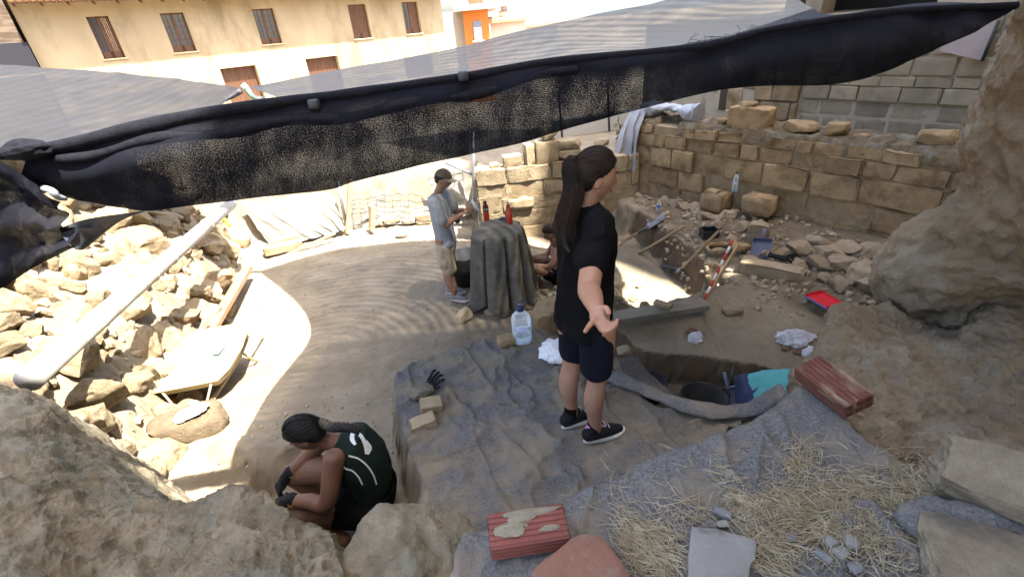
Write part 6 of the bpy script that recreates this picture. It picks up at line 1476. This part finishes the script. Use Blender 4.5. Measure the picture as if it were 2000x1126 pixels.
def decal(name, target, px_path, width, m, parent, lift=.003, cut=60):
    """a printed line lying on a garment: dropped along sight lines onto its surface"""
    me = target.data; off = np.zeros(3); q = target
    while q is not None: off += np.array(q.location); q = q.parent
    vs = [Vector(np.array(v.co) + off) for v in me.vertices]; tree = BVHTree.FromPolygons(vs, [list(p.vertices) for p in me.polygons])
    P = catmull(np.array([(*p, 0) for p in px_path], float), cut)[:, :2]; T = np.gradient(P, axis=0); T /= np.linalg.norm(T, axis=1)[:, None]; N = np.stack([-T[:, 1], T[:, 0]], 1)
    W_ = np.broadcast_to(np.interp(np.linspace(0, 1, cut), np.linspace(0, 1, np.size(width)), np.atleast_1d(width)), (cut,))
    V_ = []
    for i in range(cut):
        for s in (-1, 0, 1):
            x, y = P[i] + N[i] * s * W_[i] / 2; d = Vector(ray(x, y)).normalized(); h, nn, _, _ = tree.ray_cast(Vector(CAMP), d)
            if h is None: h, nn = (Vector(V_[-1]), Vector((0, 0, 0))) if V_ else (Vector(PK(x, y, 2.2)), Vector((0, 0, 0)))
            if nn.dot(d) > 0: nn = -nn
            V_.append(np.array(h + nn * lift))
    return mk(name, V_, grid_faces(cut, 3), m, parent)
def shoe(t, ankle, fdir, L_, upper, sole, s=1.0, stripe=None, sock=None, zg=None):
    """shoe: sole, upper, laces"""
    f = V3(*fdir, 0) if len(fdir) == 2 else np.asarray(fdir, float); f /= np.linalg.norm(f); sd = V3(f[1], -f[0], 0); g = ankle.copy(); g[2] = zg if zg is not None else ankle[2] - .085
    def T(a, b, c): return g + f * a + sd * b + V3(0, 0, c)
    n = 22; u = np.linspace(-1, 1, n); out = []
    for uu in u:
        w = .043 * s * (1 - abs(uu) ** 3.2) ** .5 * (.86 + .14 * math.sin(uu * 2.2 + .3)); out.append((.055 * s + uu * L_ / 2, w))
    loop = [(x, w) for x, w in out] + [(x, -w) for x, w in out[::-1]]
    V_ = []; nl = len(loop)
    for (z, k) in ((0.0, .94), (.008, 1.0), (.026, 1.0), (.030, .95)):
        for (x, w) in loop: V_.append(T(.055 * s + (x - .055 * s) * (k * .5 + .5), w * k, z + (.010 * max(0, (x - .1) / .1) ** 2 if x > .1 else 0)))
    F_ = [[i * nl + j, i * nl + (j + 1) % nl, (i + 1) * nl + (j + 1) % nl, (i + 1) * nl + j] for i in range(3) for j in range(nl)] + [list(range(nl))[::-1], [3 * nl + j for j in range(nl)]]
    so = mk('shoe_sole', V_, F_, sole, t)
    up = [limb([T(-.045, 0, .055), T(.02, 0, .06), T(.09, 0, .05), T(.145 * s, 0, .04)], [.042, .046, .040, .028], flat=(1.0, .92)), limb([T(-.03, 0, .06), T(-.015, 0, .105)], [.042, .040])]
    v, f_, n_ = remesh(up, .006, 3); v[:, 2] = np.maximum(v[:, 2], g[2] + .022); o = mk('shoe_upper', v, f_, upper, t)
    for i in range(3):
        a = .055 + i * .022; vv, ff = tube_vf(np.array([T(a, b, .108 - .018 * i - 30 * b * b * .3) for b in np.linspace(-.02, .02, 5)]), .003, 5); mk('lace', vv, ff, sole, t)
    if sock is not None: vv, ff = limb([T(-.012, 0, .085), T(-.010, 0, .15)], [.040, .038]); mk('sock', vv, ff, sock, t)
    return o
# ---- standing woman, seen from behind her right side
Bp = V3(.36, 2.02, 1.055); fD = V3(.87, .49, 0); fD /= np.linalg.norm(fD); rD = V3(fD[1], -fD[0], 0)
def Wm(a, b, c): return Bp + fD * a + rD * b + V3(0, 0, c)
wo = thing('person', 'woman with ponytail in black T-shirt and dark shorts standing with one palm out', 'person', Bp)
hc = Wm(.055, 0, 1.525); hf = V3(.97, .16, -.17); hp, HR = head_vf(hc, hf, V3(.05, 0, 1), .99)
sh_, el_, wr_ = PK(1168, 442, 1.985), PK(1150, 562, 1.845), PK(1164, 602, 1.665)
body = hp + [limb([Wm(-.01, 0, 1.34), Wm(.012, 0, 1.42), Wm(.03, 0, 1.47)], [.062, .050, .050])]
for s, (kx, ka) in ((1, (.01, 0)), (-1, (.015, .0))):
    x0 = .012 if s > 0 else -.02
    body.append(limb([Wm(x0 - .01, s * .085, .07), Wm(x0 - .02, s * .088, .18), Wm(x0 - .03, s * .092, .32), Wm(x0 - .005, s * .09, .45), Wm(x0 + .01, s * .092, .60), Wm(x0 + .0, s * .09, .78)], [.036, .040, .056, .054, .070, .086], 16))
body.append(limb([sh_, (sh_ + el_) / 2, el_, (el_ * .6 + wr_ * .4), wr_, wr_ + (wr_ - el_) * .12], [.055, .050, .044, .043, .029, .028], 16))
body.append(ell(PK(1171, 620, 1.615), (.036, .040, .017), np.stack([_rt, _fw * .8 + _up * .6, _up * .8 - _fw * .6], 1)))
for pts, r in (([(1163, 622, 1.60), (1153, 633, 1.575), (1148, 640, 1.56), (1143, 647, 1.548)], (.0115, .0105, .0095, .0085)), ([(1168, 632, 1.59), (1177, 645, 1.56), (1188, 645, 1.552), (1198, 638, 1.555)], (.0115, .0105, .0095, .0085)), ([(1176, 630, 1.59), (1188, 641, 1.565), (1197, 640, 1.56), (1204, 632, 1.567)], (.011, .010, .0095, .0085)), ([(1182, 625, 1.60), (1194, 633, 1.575), (1201, 631, 1.575), (1206, 624, 1.583)], (.010, .009, .0085, .0075)), ([(1166, 608, 1.64), (1177, 602, 1.615), (1185, 602, 1.60), (1189, 611, 1.585)], (.014, .0125, .011, .0095))):
    body.append(limb([PK(*q) for q in pts], r, 10))
# left arm hangs in front, hidden by the body
body.append(limb([Wm(.03, -.12, 1.31), Wm(.06, -.155, 1.08), Wm(.14, -.14, .92)], [.05, .043, .03]))
v, f, n = remesh(body, .0055, 3); mk('body', v, f, M_SKIN1, wo)
face_bits(wo, hc, HR, .99)
# shirt
tee = [loft([(Wm(-.005, 0, .745), fD * .130, rD * .165), (Wm(-.005, 0, .80), fD * .127, rD * .163), (Wm(-.003, 0, .92), fD * .114, rD * .152), (Wm(-.0, 0, 1.08), fD * .102, rD * .146), (Wm(.005, 0, 1.24), fD * .102, rD * .152), (Wm(.0, 0, 1.34), fD * .088, rD * .140), (Wm(-.002, 0, 1.395), fD * .066, rD * .085), (Wm(.004, 0, 1.415), fD * .055, rD * .060)], 40)]
se = sh_ + (el_ - sh_) * .60
tee.append(limb([Wm(-.0, .08, 1.33), sh_ + V3(0, 0, .008), (sh_ + se) / 2 + V3(0, 0, .002), se], [.070, .069, .067, .072], 18))
tee.append(limb([Wm(.02, -.10, 1.32), Wm(.04, -.14, 1.24), Wm(.06, -.155, 1.12)], [.066, .066, .068], 18))
v, f = cloth_mesh(tee, .0065, .020, 6, 3., .3, 2); mk('t_shirt', v, f, M_BLACKCL, wo)
sho = [loft([(Wm(-.005, 0, .90), fD * .088, rD * .128), (Wm(-.008, 0, .80), fD * .106, rD * .143), (Wm(-.008, 0, .72), fD * .106, rD * .152)], 32)]
for s in (1, -1): sho.append(limb([Wm(-.008, s * .082, .76), Wm(-.003, s * .090, .66), Wm(.0, s * .092, .545)], [.088, .089, .086], 20))
v, f = cloth_mesh(sho, .0075, .006, 7, 5., .5); mk('shorts', v, f, M_NAVY, wo)
M_SHOEB = mat('black_mesh_shoe', (.005, .005, .006), (.010, .010, .012), 60, .7, .5, 200, .2); M_SOLEW = mat('white_sole', (.55, .54, .50), (.45, .43, .39), 12, .7, .2)
s1 = shoe(wo, Wm(.004, .085, .08), fD * .93 + rD * .28, .265, M_SHOEB, M_SOLEW, zg=1.055, sock=M_BLACKCL); shoe(wo, Wm(-.03, -.085, .08), fD * .95 + rD * .15, .265, M_SHOEB, M_SOLEW, zg=1.055, sock=M_BLACKCL)
M_PINK = plain('pink_stripe', (.42, .18, .32), .5)
decal('shoe_stripe', s1, [(1132, 838), (1150, 832), (1166, 829), (1182, 833)], [2, 7, 7, 2], M_PINK, wo); decal('shoe_stripe', s1, [(1130, 832), (1148, 826), (1160, 824)], [2, 4, 1], M_PINK, wo)
v, f = hair_cap(hc, HR, .99, thick=.016); mk('hair', v, f, M_HAIR, wo)
tb0 = hc + HR @ V3(-.085, 0, .045)
head_strands(hc, HR, .99, (-.085, 0, .045), 420, .0017, 5).obj('hairline_strands', M_HAIRTIP, wo)['kind'] = 'stuff'
path = [tb0, tb0 + HR @ V3(-.035, 0, .006), PK(1122, 372, np.dot(tb0 - CAMP, _fw) * 1.0), PK(1108, 415, np.dot(tb0 - CAMP, _fw) * .985), PK(1100, 455, np.dot(tb0 - CAMP, _fw) * .97), PK(1112, 492, np.dot(tb0 - CAMP, _fw) * .955)]
path = catmull(path, 9)
mb = MB(); v, f = limb(path, np.array([.020, .030, .036, .038, .036, .032, .026, .018, .008]) * .92, 16); v = v + np.stack([fbm(v * V3(1, 1, .25), 30, 3, .5, s) for s in (0., 4., 8.)], -1) * .010; mk('ponytail', v, f, M_HAIR, wo)
mb = MB(); strands(mb, path, [.018, .036, .044, .048, .050, .050, .048, .044, .036], 320, .0017, 4, wave=.016); mb.obj('hair_strands', M_HAIRTIP, wo)['kind'] = 'stuff'
mb = MB(); a = np.linspace(0, 2 * math.pi, 20); cc = tb0 + HR @ V3(-.012, 0, .002); mb.tube(np.array([cc + HR @ V3(0, .024 * math.cos(q), .024 * math.sin(q)) for q in a]), .005, 6, False); mb.obj('hair_tie', plain('hair_tie_black', (.012, .012, .012), .6), wo)
vv, ff = ell(hc + HR @ V3(-.004, -.079, -.040), (.003, .003, .003), sub=2); mk('ear_stud', vv, ff, plain('silver', (.7, .7, .7), .2, metal=1.0), wo)

# ---- crouching woman in the green vest
cr = thing('person', 'crouching woman with dark plait and green black vest digging beside the ledge', 'person', (-1.05, 1.95, .6))
hc = PY(598, 846, 1.93) + V3(.0, 0, .0); hp, HR = head_vf(hc, V3(-.80, -.06, -.62), V3(-.60, 0, .80), .98)
hip = V3(-.985, 1.95, .755); nS, nE, nW = V3(-1.03, 1.80, 1.25), V3(-1.105, 1.715, 1.02), V3(-1.35, 1.775, .985)
fS, fE, fW = V3(-1.12, 2.09, 1.17), V3(-1.33, 2.12, .98), V3(-1.50, 2.05, .86)
body = hp + [limb([V3(-1.04, 1.95, 1.20), V3(-1.12, 1.945, 1.245), hc + V3(.03, 0, -.02)], [.06, .05, .05]),
 limb([nS, nE, nE * .55 + nW * .45, nW], [.058, .047, .043, .030], 16), limb([fS, fE, fE * .55 + fW * .45, fW], [.055, .045, .041, .029], 16),
 limb([hip + V3(-.02, -.10, .0), V3(-1.18, 1.80, .84), V3(-1.33, 1.76, .88)], [.105, .088, .062], 16), limb([V3(-1.33, 1.76, .87), V3(-1.22, 1.75, .72), V3(-1.12, 1.75, .64)], [.060, .058, .040], 14),
 limb([hip + V3(-.02, .09, .03), V3(-1.25, 2.06, .88), V3(-1.50, 2.10, .82)], [.105, .090, .064], 16), limb([V3(-1.50, 2.10, .81), V3(-1.42, 2.1, .68), V3(-1.34, 2.1, .60)], [.060, .056, .040], 14)]
v, f, n = remesh(body, .0065, 3); mk('body', v, f, M_SKIN2, cr)
face_bits(cr, hc, HR, .98)
yv = V3(0, 1, 0)
vest = [loft([(hip + V3(.0, 0, .02), V3(.13, 0, .03), yv * .165), (V3(-.93, 1.95, .90), V3(.115, 0, .03), yv * .155), (V3(-.945, 1.95, 1.05), V3(.115, 0, .05), yv * .165), (V3(-1.01, 1.95, 1.17), V3(.095, 0, .075), yv * .160), (V3(-1.075, 1.95, 1.225), V3(.05, 0, .055), yv * .095)], 36)]
v, f = cloth_mesh(vest, .007, .008, 6, 2., 1); ve = mk('vest', v, f, M_GREENJ, cr)
sho = [loft([(hip + V3(.04, 0, .08), V3(.13, 0, .0), yv * .165), (hip + V3(.02, 0, -.01), V3(.14, 0, .0), yv * .185), (hip + V3(-.0, 0, -.08), V3(.12, 0, 0), yv * .16)], 32), limb([hip + V3(0, -.10, .0), V3(-1.12, 1.825, .81)], [.115, .110], 18), limb([hip + V3(0, .09, .02), V3(-1.14, 2.04, .86)], [.115, .108], 18)]
v, f = cloth_mesh(sho, .0075, .008, 7, 9., 1); mk('shorts', v, f, M_BLACKCL, cr)
v, f = hair_cap(hc, HR, .98, thick=.018); mk('hair', v, f, M_HAIR, cr)
tb0 = hc + HR @ V3(-.098, -.02, -.02)
head_strands(hc, HR, .98, (-.098, -.02, -.02), 420, .0017, 6, lift=1.21).obj('hairline_strands', M_HAIR, cr)['kind'] = 'stuff'
path = catmull([tb0, PK(648, 833, 2.28), PK(672, 833, 2.22), PK(690, 836, 2.20), PK(702, 842, 2.20)], 26)
q = np.linspace(0, 1, 26); mb = MB()
for k in range(3):
    T, N, B = frames(path); ph_ = q * 22 + k * 2.09; mb.tube(path + N * (.012 * np.cos(ph_))[:, None] + B * (.012 * np.sin(ph_))[:, None], .017 * (1 - .55 * q), 8)
mb.obj('plait', M_HAIR, cr)
decal('vest_number', ve, [(694, 868), (688, 858), (689, 847), (697, 845), (706, 853), (713, 868), (716, 886)], [5, 9, 8, 6, 7, 8, 7], M_WHITEPR, cr); decal('vest_number', ve, [(716, 886), (722, 874), (715, 860)], [7, 7, 3], M_WHITEPR, cr)
decal('vest_piping', ve, [(681, 889), (700, 895), (716, 908), (728, 925), (735, 945)], 3, M_WHITEPR, cr); decal('vest_piping', ve, [(668, 906), (676, 914), (688, 918), (700, 930), (708, 945)], 3, M_WHITEPR, cr)
decal('neck_piping', ve, [(634, 836), (632, 850), (626, 866), (622, 872)], 3, M_WHITEPR, cr)
for (w0, d_) in ((nW, nW - nE), (fW, fW - fE)):
    d_ = d_ / np.linalg.norm(d_) + V3(-.15, 0, -.5); x = d_ / np.linalg.norm(d_); z = V3(0, -.3, 1) - x * (x @ V3(0, -.3, 1)); z /= np.linalg.norm(z); y = np.cross(z, x); Rg = np.stack([x, y, z], 1)
    pr = [ell(w0 + Rg @ V3(.055, 0, 0), (.055, .042, .022), Rg), limb([w0 - d_ * .03, w0 + Rg @ V3(.03, 0, 0)], [.037, .034])]
    for i, y0 in enumerate((-.03, -.01, .01, .029)): pr.append(limb([w0 + Rg @ V3(.09, y0, .004), w0 + Rg @ V3(.125, y0 * 1.1, -.008), w0 + Rg @ V3(.140 - .006 * abs(i - 1.5), y0 * 1.1, -.035)], [.0115, .0105, .009], 8))
    pr.append(limb([w0 + Rg @ V3(.03, -.03, 0), w0 + Rg @ V3(.06, -.055, -.015), w0 + Rg @ V3(.09, -.05, -.035)], [.014, .012, .010], 8))
    v, f, n = remesh(pr, .0045, 2); mk('glove', v, f, M_GLOVE, cr)
    a = np.linspace(0, 2 * math.pi, 18); mb = MB(); cc = w0 - (w0 - (nE if w0 is nW else fE)) / np.linalg.norm(w0 - (nE if w0 is nW else fE)) * .035; mb.tube(np.array([cc + y * .036 * math.cos(q) + z * .036 * math.sin(q) for q in a]), .004, 5, False); mb.obj('glove_cuff', plain('mustard_cuff', (.40, .27, .05), .8), cr)

# ---- man with cap
Bm = V3(-.80, 5.60, .0); fM = V3(.97, -.22, 0); fM /= np.linalg.norm(fM); rM = V3(fM[1], -fM[0], 0); Bm[2] = tz(-.80, 5.6)
def Mm(a, b, c): return Bm + fM * a + rM * b + V3(0, 0, c)
mn = thing('person', 'young man in cap, grey T-shirt and beige shorts looking at a phone', 'person', Bm)
hc = Mm(.10, 0, 1.63); hp, HR = head_vf(hc, fM + V3(0, 0, -.35), V3(.15, 0, 1), 1.0)
body = hp + [limb([Mm(.0, 0, 1.42), Mm(.035, 0, 1.50), Mm(.07, 0, 1.56)], [.065, .054, .052])]
for s, fx in ((1, .05), (-1, -.06)):
    body.append(limb([Mm(fx, s * .09, .08), Mm(fx - .02, s * .095, .30), Mm(fx * .6, s * .10, .48), Mm(.0, s * .10, .72), Mm(0, s * .095, .88)], [.038, .056, .052, .072, .088], 14))
rS, rE, rW = Mm(.01, .19, 1.40), Mm(.10, .20, 1.13), Mm(.30, .10, 1.22); lS, lE, lW = Mm(.01, -.19, 1.40), Mm(.12, -.22, 1.14), Mm(.30, -.10, 1.20)
for a, b, c in ((rS, rE, rW), (lS, lE, lW)):
    body.append(limb([a, (a + b) / 2, b, (b * .55 + c * .45), c], [.056, .050, .042, .041, .028], 14)); d_ = (c - b) / np.linalg.norm(c - b)
    body.append(ell(c + d_ * .06, (.045, .038, .022), align(c, c + d_ * .1)))
    for i in range(4): body.append(limb([c + d_ * .08 + V3(0, 0, .018 * (i - 1.5)), c + d_ * .125 + V3(.01, 0, .018 * (i - 1.5)), c + d_ * .14 + rM * (-.03 if a is rS else .03) + V3(0, 0, .016 * (i - 1.5) + .01)], [.011, .010, .009], 8))
    body.append(limb([c + d_ * .03, c + d_ * .07 + V3(0, 0, .035), c + d_ * .10 + V3(0, 0, .05)], [.013, .012, .010], 8))
v, f, n = remesh(body, .008, 3); mk('body', v, f, M_SKIN3, mn); face_bits(mn, hc, HR)
tee = [loft([(Mm(.02, 0, .80), fM * .130, rM * .180), (Mm(.01, 0, 1.0), fM * .118, rM * .172), (Mm(.0, 0, 1.20), fM * .118, rM * .185), (Mm(.0, 0, 1.36), fM * .11, rM * .185), (Mm(.01, 0, 1.45), fM * .075, rM * .11), (Mm(.02, 0, 1.475), fM * .06, rM * .065)], 32), limb([rS + V3(0, 0, .01) - rM * .06, rS + V3(0, 0, .005), rS + (rE - rS) * .75], [.085, .080, .082], 16), limb([lS + V3(0, 0, .01) + rM * .06, lS + V3(0, 0, .005), lS + (lE - lS) * .75], [.085, .080, .082], 16)]
v, f = cloth_mesh(tee, .010, .016, 5, 4., .4); mk('t_shirt', v, f, M_GREYTEE, mn)
sho = [loft([(Mm(.0, 0, .92), fM * .11, rM * .155), (Mm(0, 0, .80), fM * .125, rM * .18), (Mm(0, 0, .72), fM * .12, rM * .185)], 28)]
for s, fx in ((1, .05), (-1, -.06)): sho.append(limb([Mm(0, s * .10, .78), Mm(fx * .3, s * .10, .62), Mm(fx * .6, s * .10, .47)], [.105, .100, .098], 18))
v, f = cloth_mesh(sho, .010, .012, 5, 7., .5); so_ = mk('cargo_shorts', v, f, M_BEIGECL, mn)
mb = MB(); mb.box(Mm(.0, .205, .60), (.10, .02, .13), align(V3(0, 0, 0), fM), .006); mb.obj('cargo_pocket', M_BEIGECL, mn)
M_SHOEG = mat('grey_trainer', (.24, .24, .25), (.16, .16, .17), 30, .8, .4, 100); M_SOCK = mat('white_sock', (.62, .60, .57), (.52, .5, .47), 20, .95, .3, 120)
shoe(mn, Mm(.05, .09, .09), fM * .9 + rM * .2, .29, M_SHOEG, M_SOLEW, 1.08, sock=M_SOCK, zg=Bm[2]); shoe(mn, Mm(-.06, -.09, .09), fM, .29, M_SHOEG, M_SOLEW, 1.08, sock=M_BLACKCL, zg=Bm[2])
v, f = hair_cap(hc, HR, 1.0, thick=.012); mk('hair', v, f, M_HAIR, mn)
M_CAP = mat('brown_cap', (.075, .060, .050), (.10, .08, .065), 10, .9, .4, 90)
n_, m_ = 32, 12; V_ = []
for t in np.linspace(0, 2 * math.pi, n_, endpoint=False):
    for q in np.linspace(.02, 1.25, m_): V_.append(np.array([math.sin(q) * math.cos(t) * .112, math.sin(q) * math.sin(t) * .092, math.cos(q) * .125 + .006]))
mk('cap_crown', np.array(V_) @ HR.T + hc, grid_faces(n_, m_, True), M_CAP, mn)
V_ = []
for a in np.linspace(-1.15, 1.15, 14):
    for k in (0., .35, .7, 1.): V_.append(V3(.098 * math.cos(a) + k * .075 * math.cos(a) ** .6, .085 * math.sin(a) * (1 - .12 * k), .045 - .012 * k - .02 * math.sin(a) ** 2))
V_ = np.array(V_); F_ = np.vstack([grid_faces(14, 4), grid_faces(14, 4)[:, ::-1] + 56]); mk('cap_bill', np.vstack([V_, V_ - V3(0, 0, .005)]) @ HR.T + hc, F_, mat('tan_bill', (.30, .24, .18), (.24, .19, .14), 10, .9, .3), mn)
ph = Mm(.46, .0, 1.29); mb = MB(); mb.box(ph, (.085, .012, .16), align(V3(0, 0, 0), rM, (-.5, 0, .8)), .004); mb.obj('phone', plain('phone_case', (.25, .26, .28), .35), label='phone held up by the man in the cap', cat='phone')
mb = MB(); mb.box(Mm(.24, .10, 1.16), (.06, .05, .09), None, .01); mb.obj('camera_pouch', M_BLACKPL, mn)

# ---- seated girl behind the pedestal
p0 = PT(1092, 548); sg = thing('person', 'girl with tied hair sitting on the pit floor behind the pedestal', 'person', p0)
def Sg(a, b, c): return p0 + V3(-a, -b, c)   # facing -x
hc = Sg(.10, 0, .74); hp, HR = head_vf(hc, V3(-.85, -.1, -.5), V3(-.45, 0, .9), .95)
body = hp + [limb([Sg(.02, 0, .55), Sg(.07, 0, .66)], [.06, .05])]
for s in (1, -1):
    body.append(limb([Sg(.0, s * .10, .12), Sg(.22, s * .14, .26), Sg(.40, s * .15, .30)], [.10, .085, .06])); body.append(limb([Sg(.40, s * .15, .29), Sg(.34, s * .12, .12), Sg(.28, s * .08, .06)], [.058, .055, .04])); body.append(limb([Sg(.28, s * .08, .05), Sg(.42, s * .08, .035)], [.04, .03]))
    body.append(limb([Sg(.02, s * .16, .52), Sg(.14, s * .19, .34), Sg(.36, s * .12, .34)], [.05, .042, .028]))
v, f, n = remesh(body, .009, 3); mk('body', v, f, M_SKIN3, sg); face_bits(sg, hc, HR, .95)
v, f = cloth_mesh([loft([(Sg(-.02, 0, .08), V3(.13, 0, 0), yv * .17), (Sg(-.03, 0, .25), V3(.11, 0, .0), yv * .145), (Sg(.0, 0, .42), V3(.105, 0, .03), yv * .155), (Sg(.03, 0, .55), V3(.06, 0, .03), yv * .10)], 24)], .010, .008, 6, 3.); mk('top', v, f, mat('pink_top', (.40, .22, .20), (.34, .18, .17), 9, .9, .3), sg)
v, f = cloth_mesh([loft([(Sg(-.02, 0, .0), V3(.14, 0, 0), yv * .18), (Sg(-.02, 0, .14), V3(.135, 0, 0), yv * .175)], 24), limb([Sg(.0, .10, .12), Sg(.16, .13, .21)], [.112, .10]), limb([Sg(.0, -.10, .12), Sg(.16, -.13, .21)], [.112, .10])], .010, .008, 6, 8.); mk('shorts', v, f, M_NAVY, sg)
v, f = hair_cap(hc, HR, .95, thick=.016); mk('hair', v, f, M_HAIRTIP, sg)
v, f = rock_vf(12, (.10, .09, .09), 3, 0, .06); mk('hair_bun', v + hc + HR @ V3(-.11, 0, .045), f, M_HAIRTIP, sg)
for s in (1, -1): v, f = ell(Sg(.40, s * .11, .335), (.055, .035, .03)); mk('glove', v, f, M_GLOVE, sg)

# ---- person in turquoise bending in the trench
hp0 = PK(1472, 768, 3.60); zf = Z_TR; tq = thing('person', 'person in turquoise top kneeling head down in the trench', 'person', (hp0[0], hp0[1], zf))
ax = PK(1560, 742, 3.45) - hp0; ax[2] = 0; ax /= np.linalg.norm(ax); sx = V3(ax[1], -ax[0], 0)
def Tq(a, b, c): return V3(hp0[0], hp0[1], hp0[2]) + ax * a + sx * b + V3(0, 0, c)
kz = zf - hp0[2]
body = [limb([Tq(.02, s * .10, -.03), Tq(.08, s * .12, -.20), Tq(.10, s * .13, kz + .07)], [.098, .085, .06], 16) for s in (1, -1)] + [limb([Tq(.10, s * .13, kz + .07), Tq(-.15, s * .12, kz + .06), Tq(-.34, s * .11, kz + .05)], [.060, .055, .04]) for s in (1, -1)]
for s in (1, -1): body.append(limb([Tq(.44, s * .17, .02), Tq(.52, s * .20, -.20), Tq(.66, s * .13, kz + .08)], [.05, .043, .03])); body.append(ell(Tq(.70, s * .12, kz + .05), (.06, .04, .025)))
hc = Tq(.66, 0, .02); hp, HR = head_vf(hc, ax * .5 + V3(0, 0, -.85), ax * .85 + V3(0, 0, .5), .96); body += hp + [limb([Tq(.45, 0, .06), Tq(.58, 0, .04)], [.058, .05])]
v, f, n = remesh(body, .008, 3); mk('body', v, f, M_SKIN1, tq)
ez = V3(0, 0, 1)
v, f = cloth_mesh([loft([(Tq(-.02, 0, .0), sx * .17, ez * .125 - ax * .03), (Tq(.12, 0, .06), sx * .155, ez * .115), (Tq(.28, 0, .08), sx * .165, ez * .115), (Tq(.42, 0, .06), sx * .165, ez * .10), (Tq(.50, 0, .05), sx * .09, ez * .06)], 32)], .008, .014, 5, 6.); mk('top', v, f, M_TURQ, tq)
v, f = cloth_mesh([loft([(Tq(-.10, 0, -.02), sx * .16, ez * .12), (Tq(-.03, 0, -.01), sx * .178, ez * .132), (Tq(.06, 0, .02), sx * .168, ez * .122)], 30), limb([Tq(.0, .10, -.03), Tq(.03, .108, -.06)], [.108, .104]), limb([Tq(.0, -.10, -.03), Tq(.03, -.108, -.06)], [.108, .104])], .008, .008, 6, 1.); mk('shorts', v, f, mat('blue_shorts', (.03, .04, .09), (.05, .06, .12), 18, .9, .3), tq)
v, f = hair_cap(hc, HR, .96, thick=.018); mk('hair', v, f, M_HAIRTIP, tq)
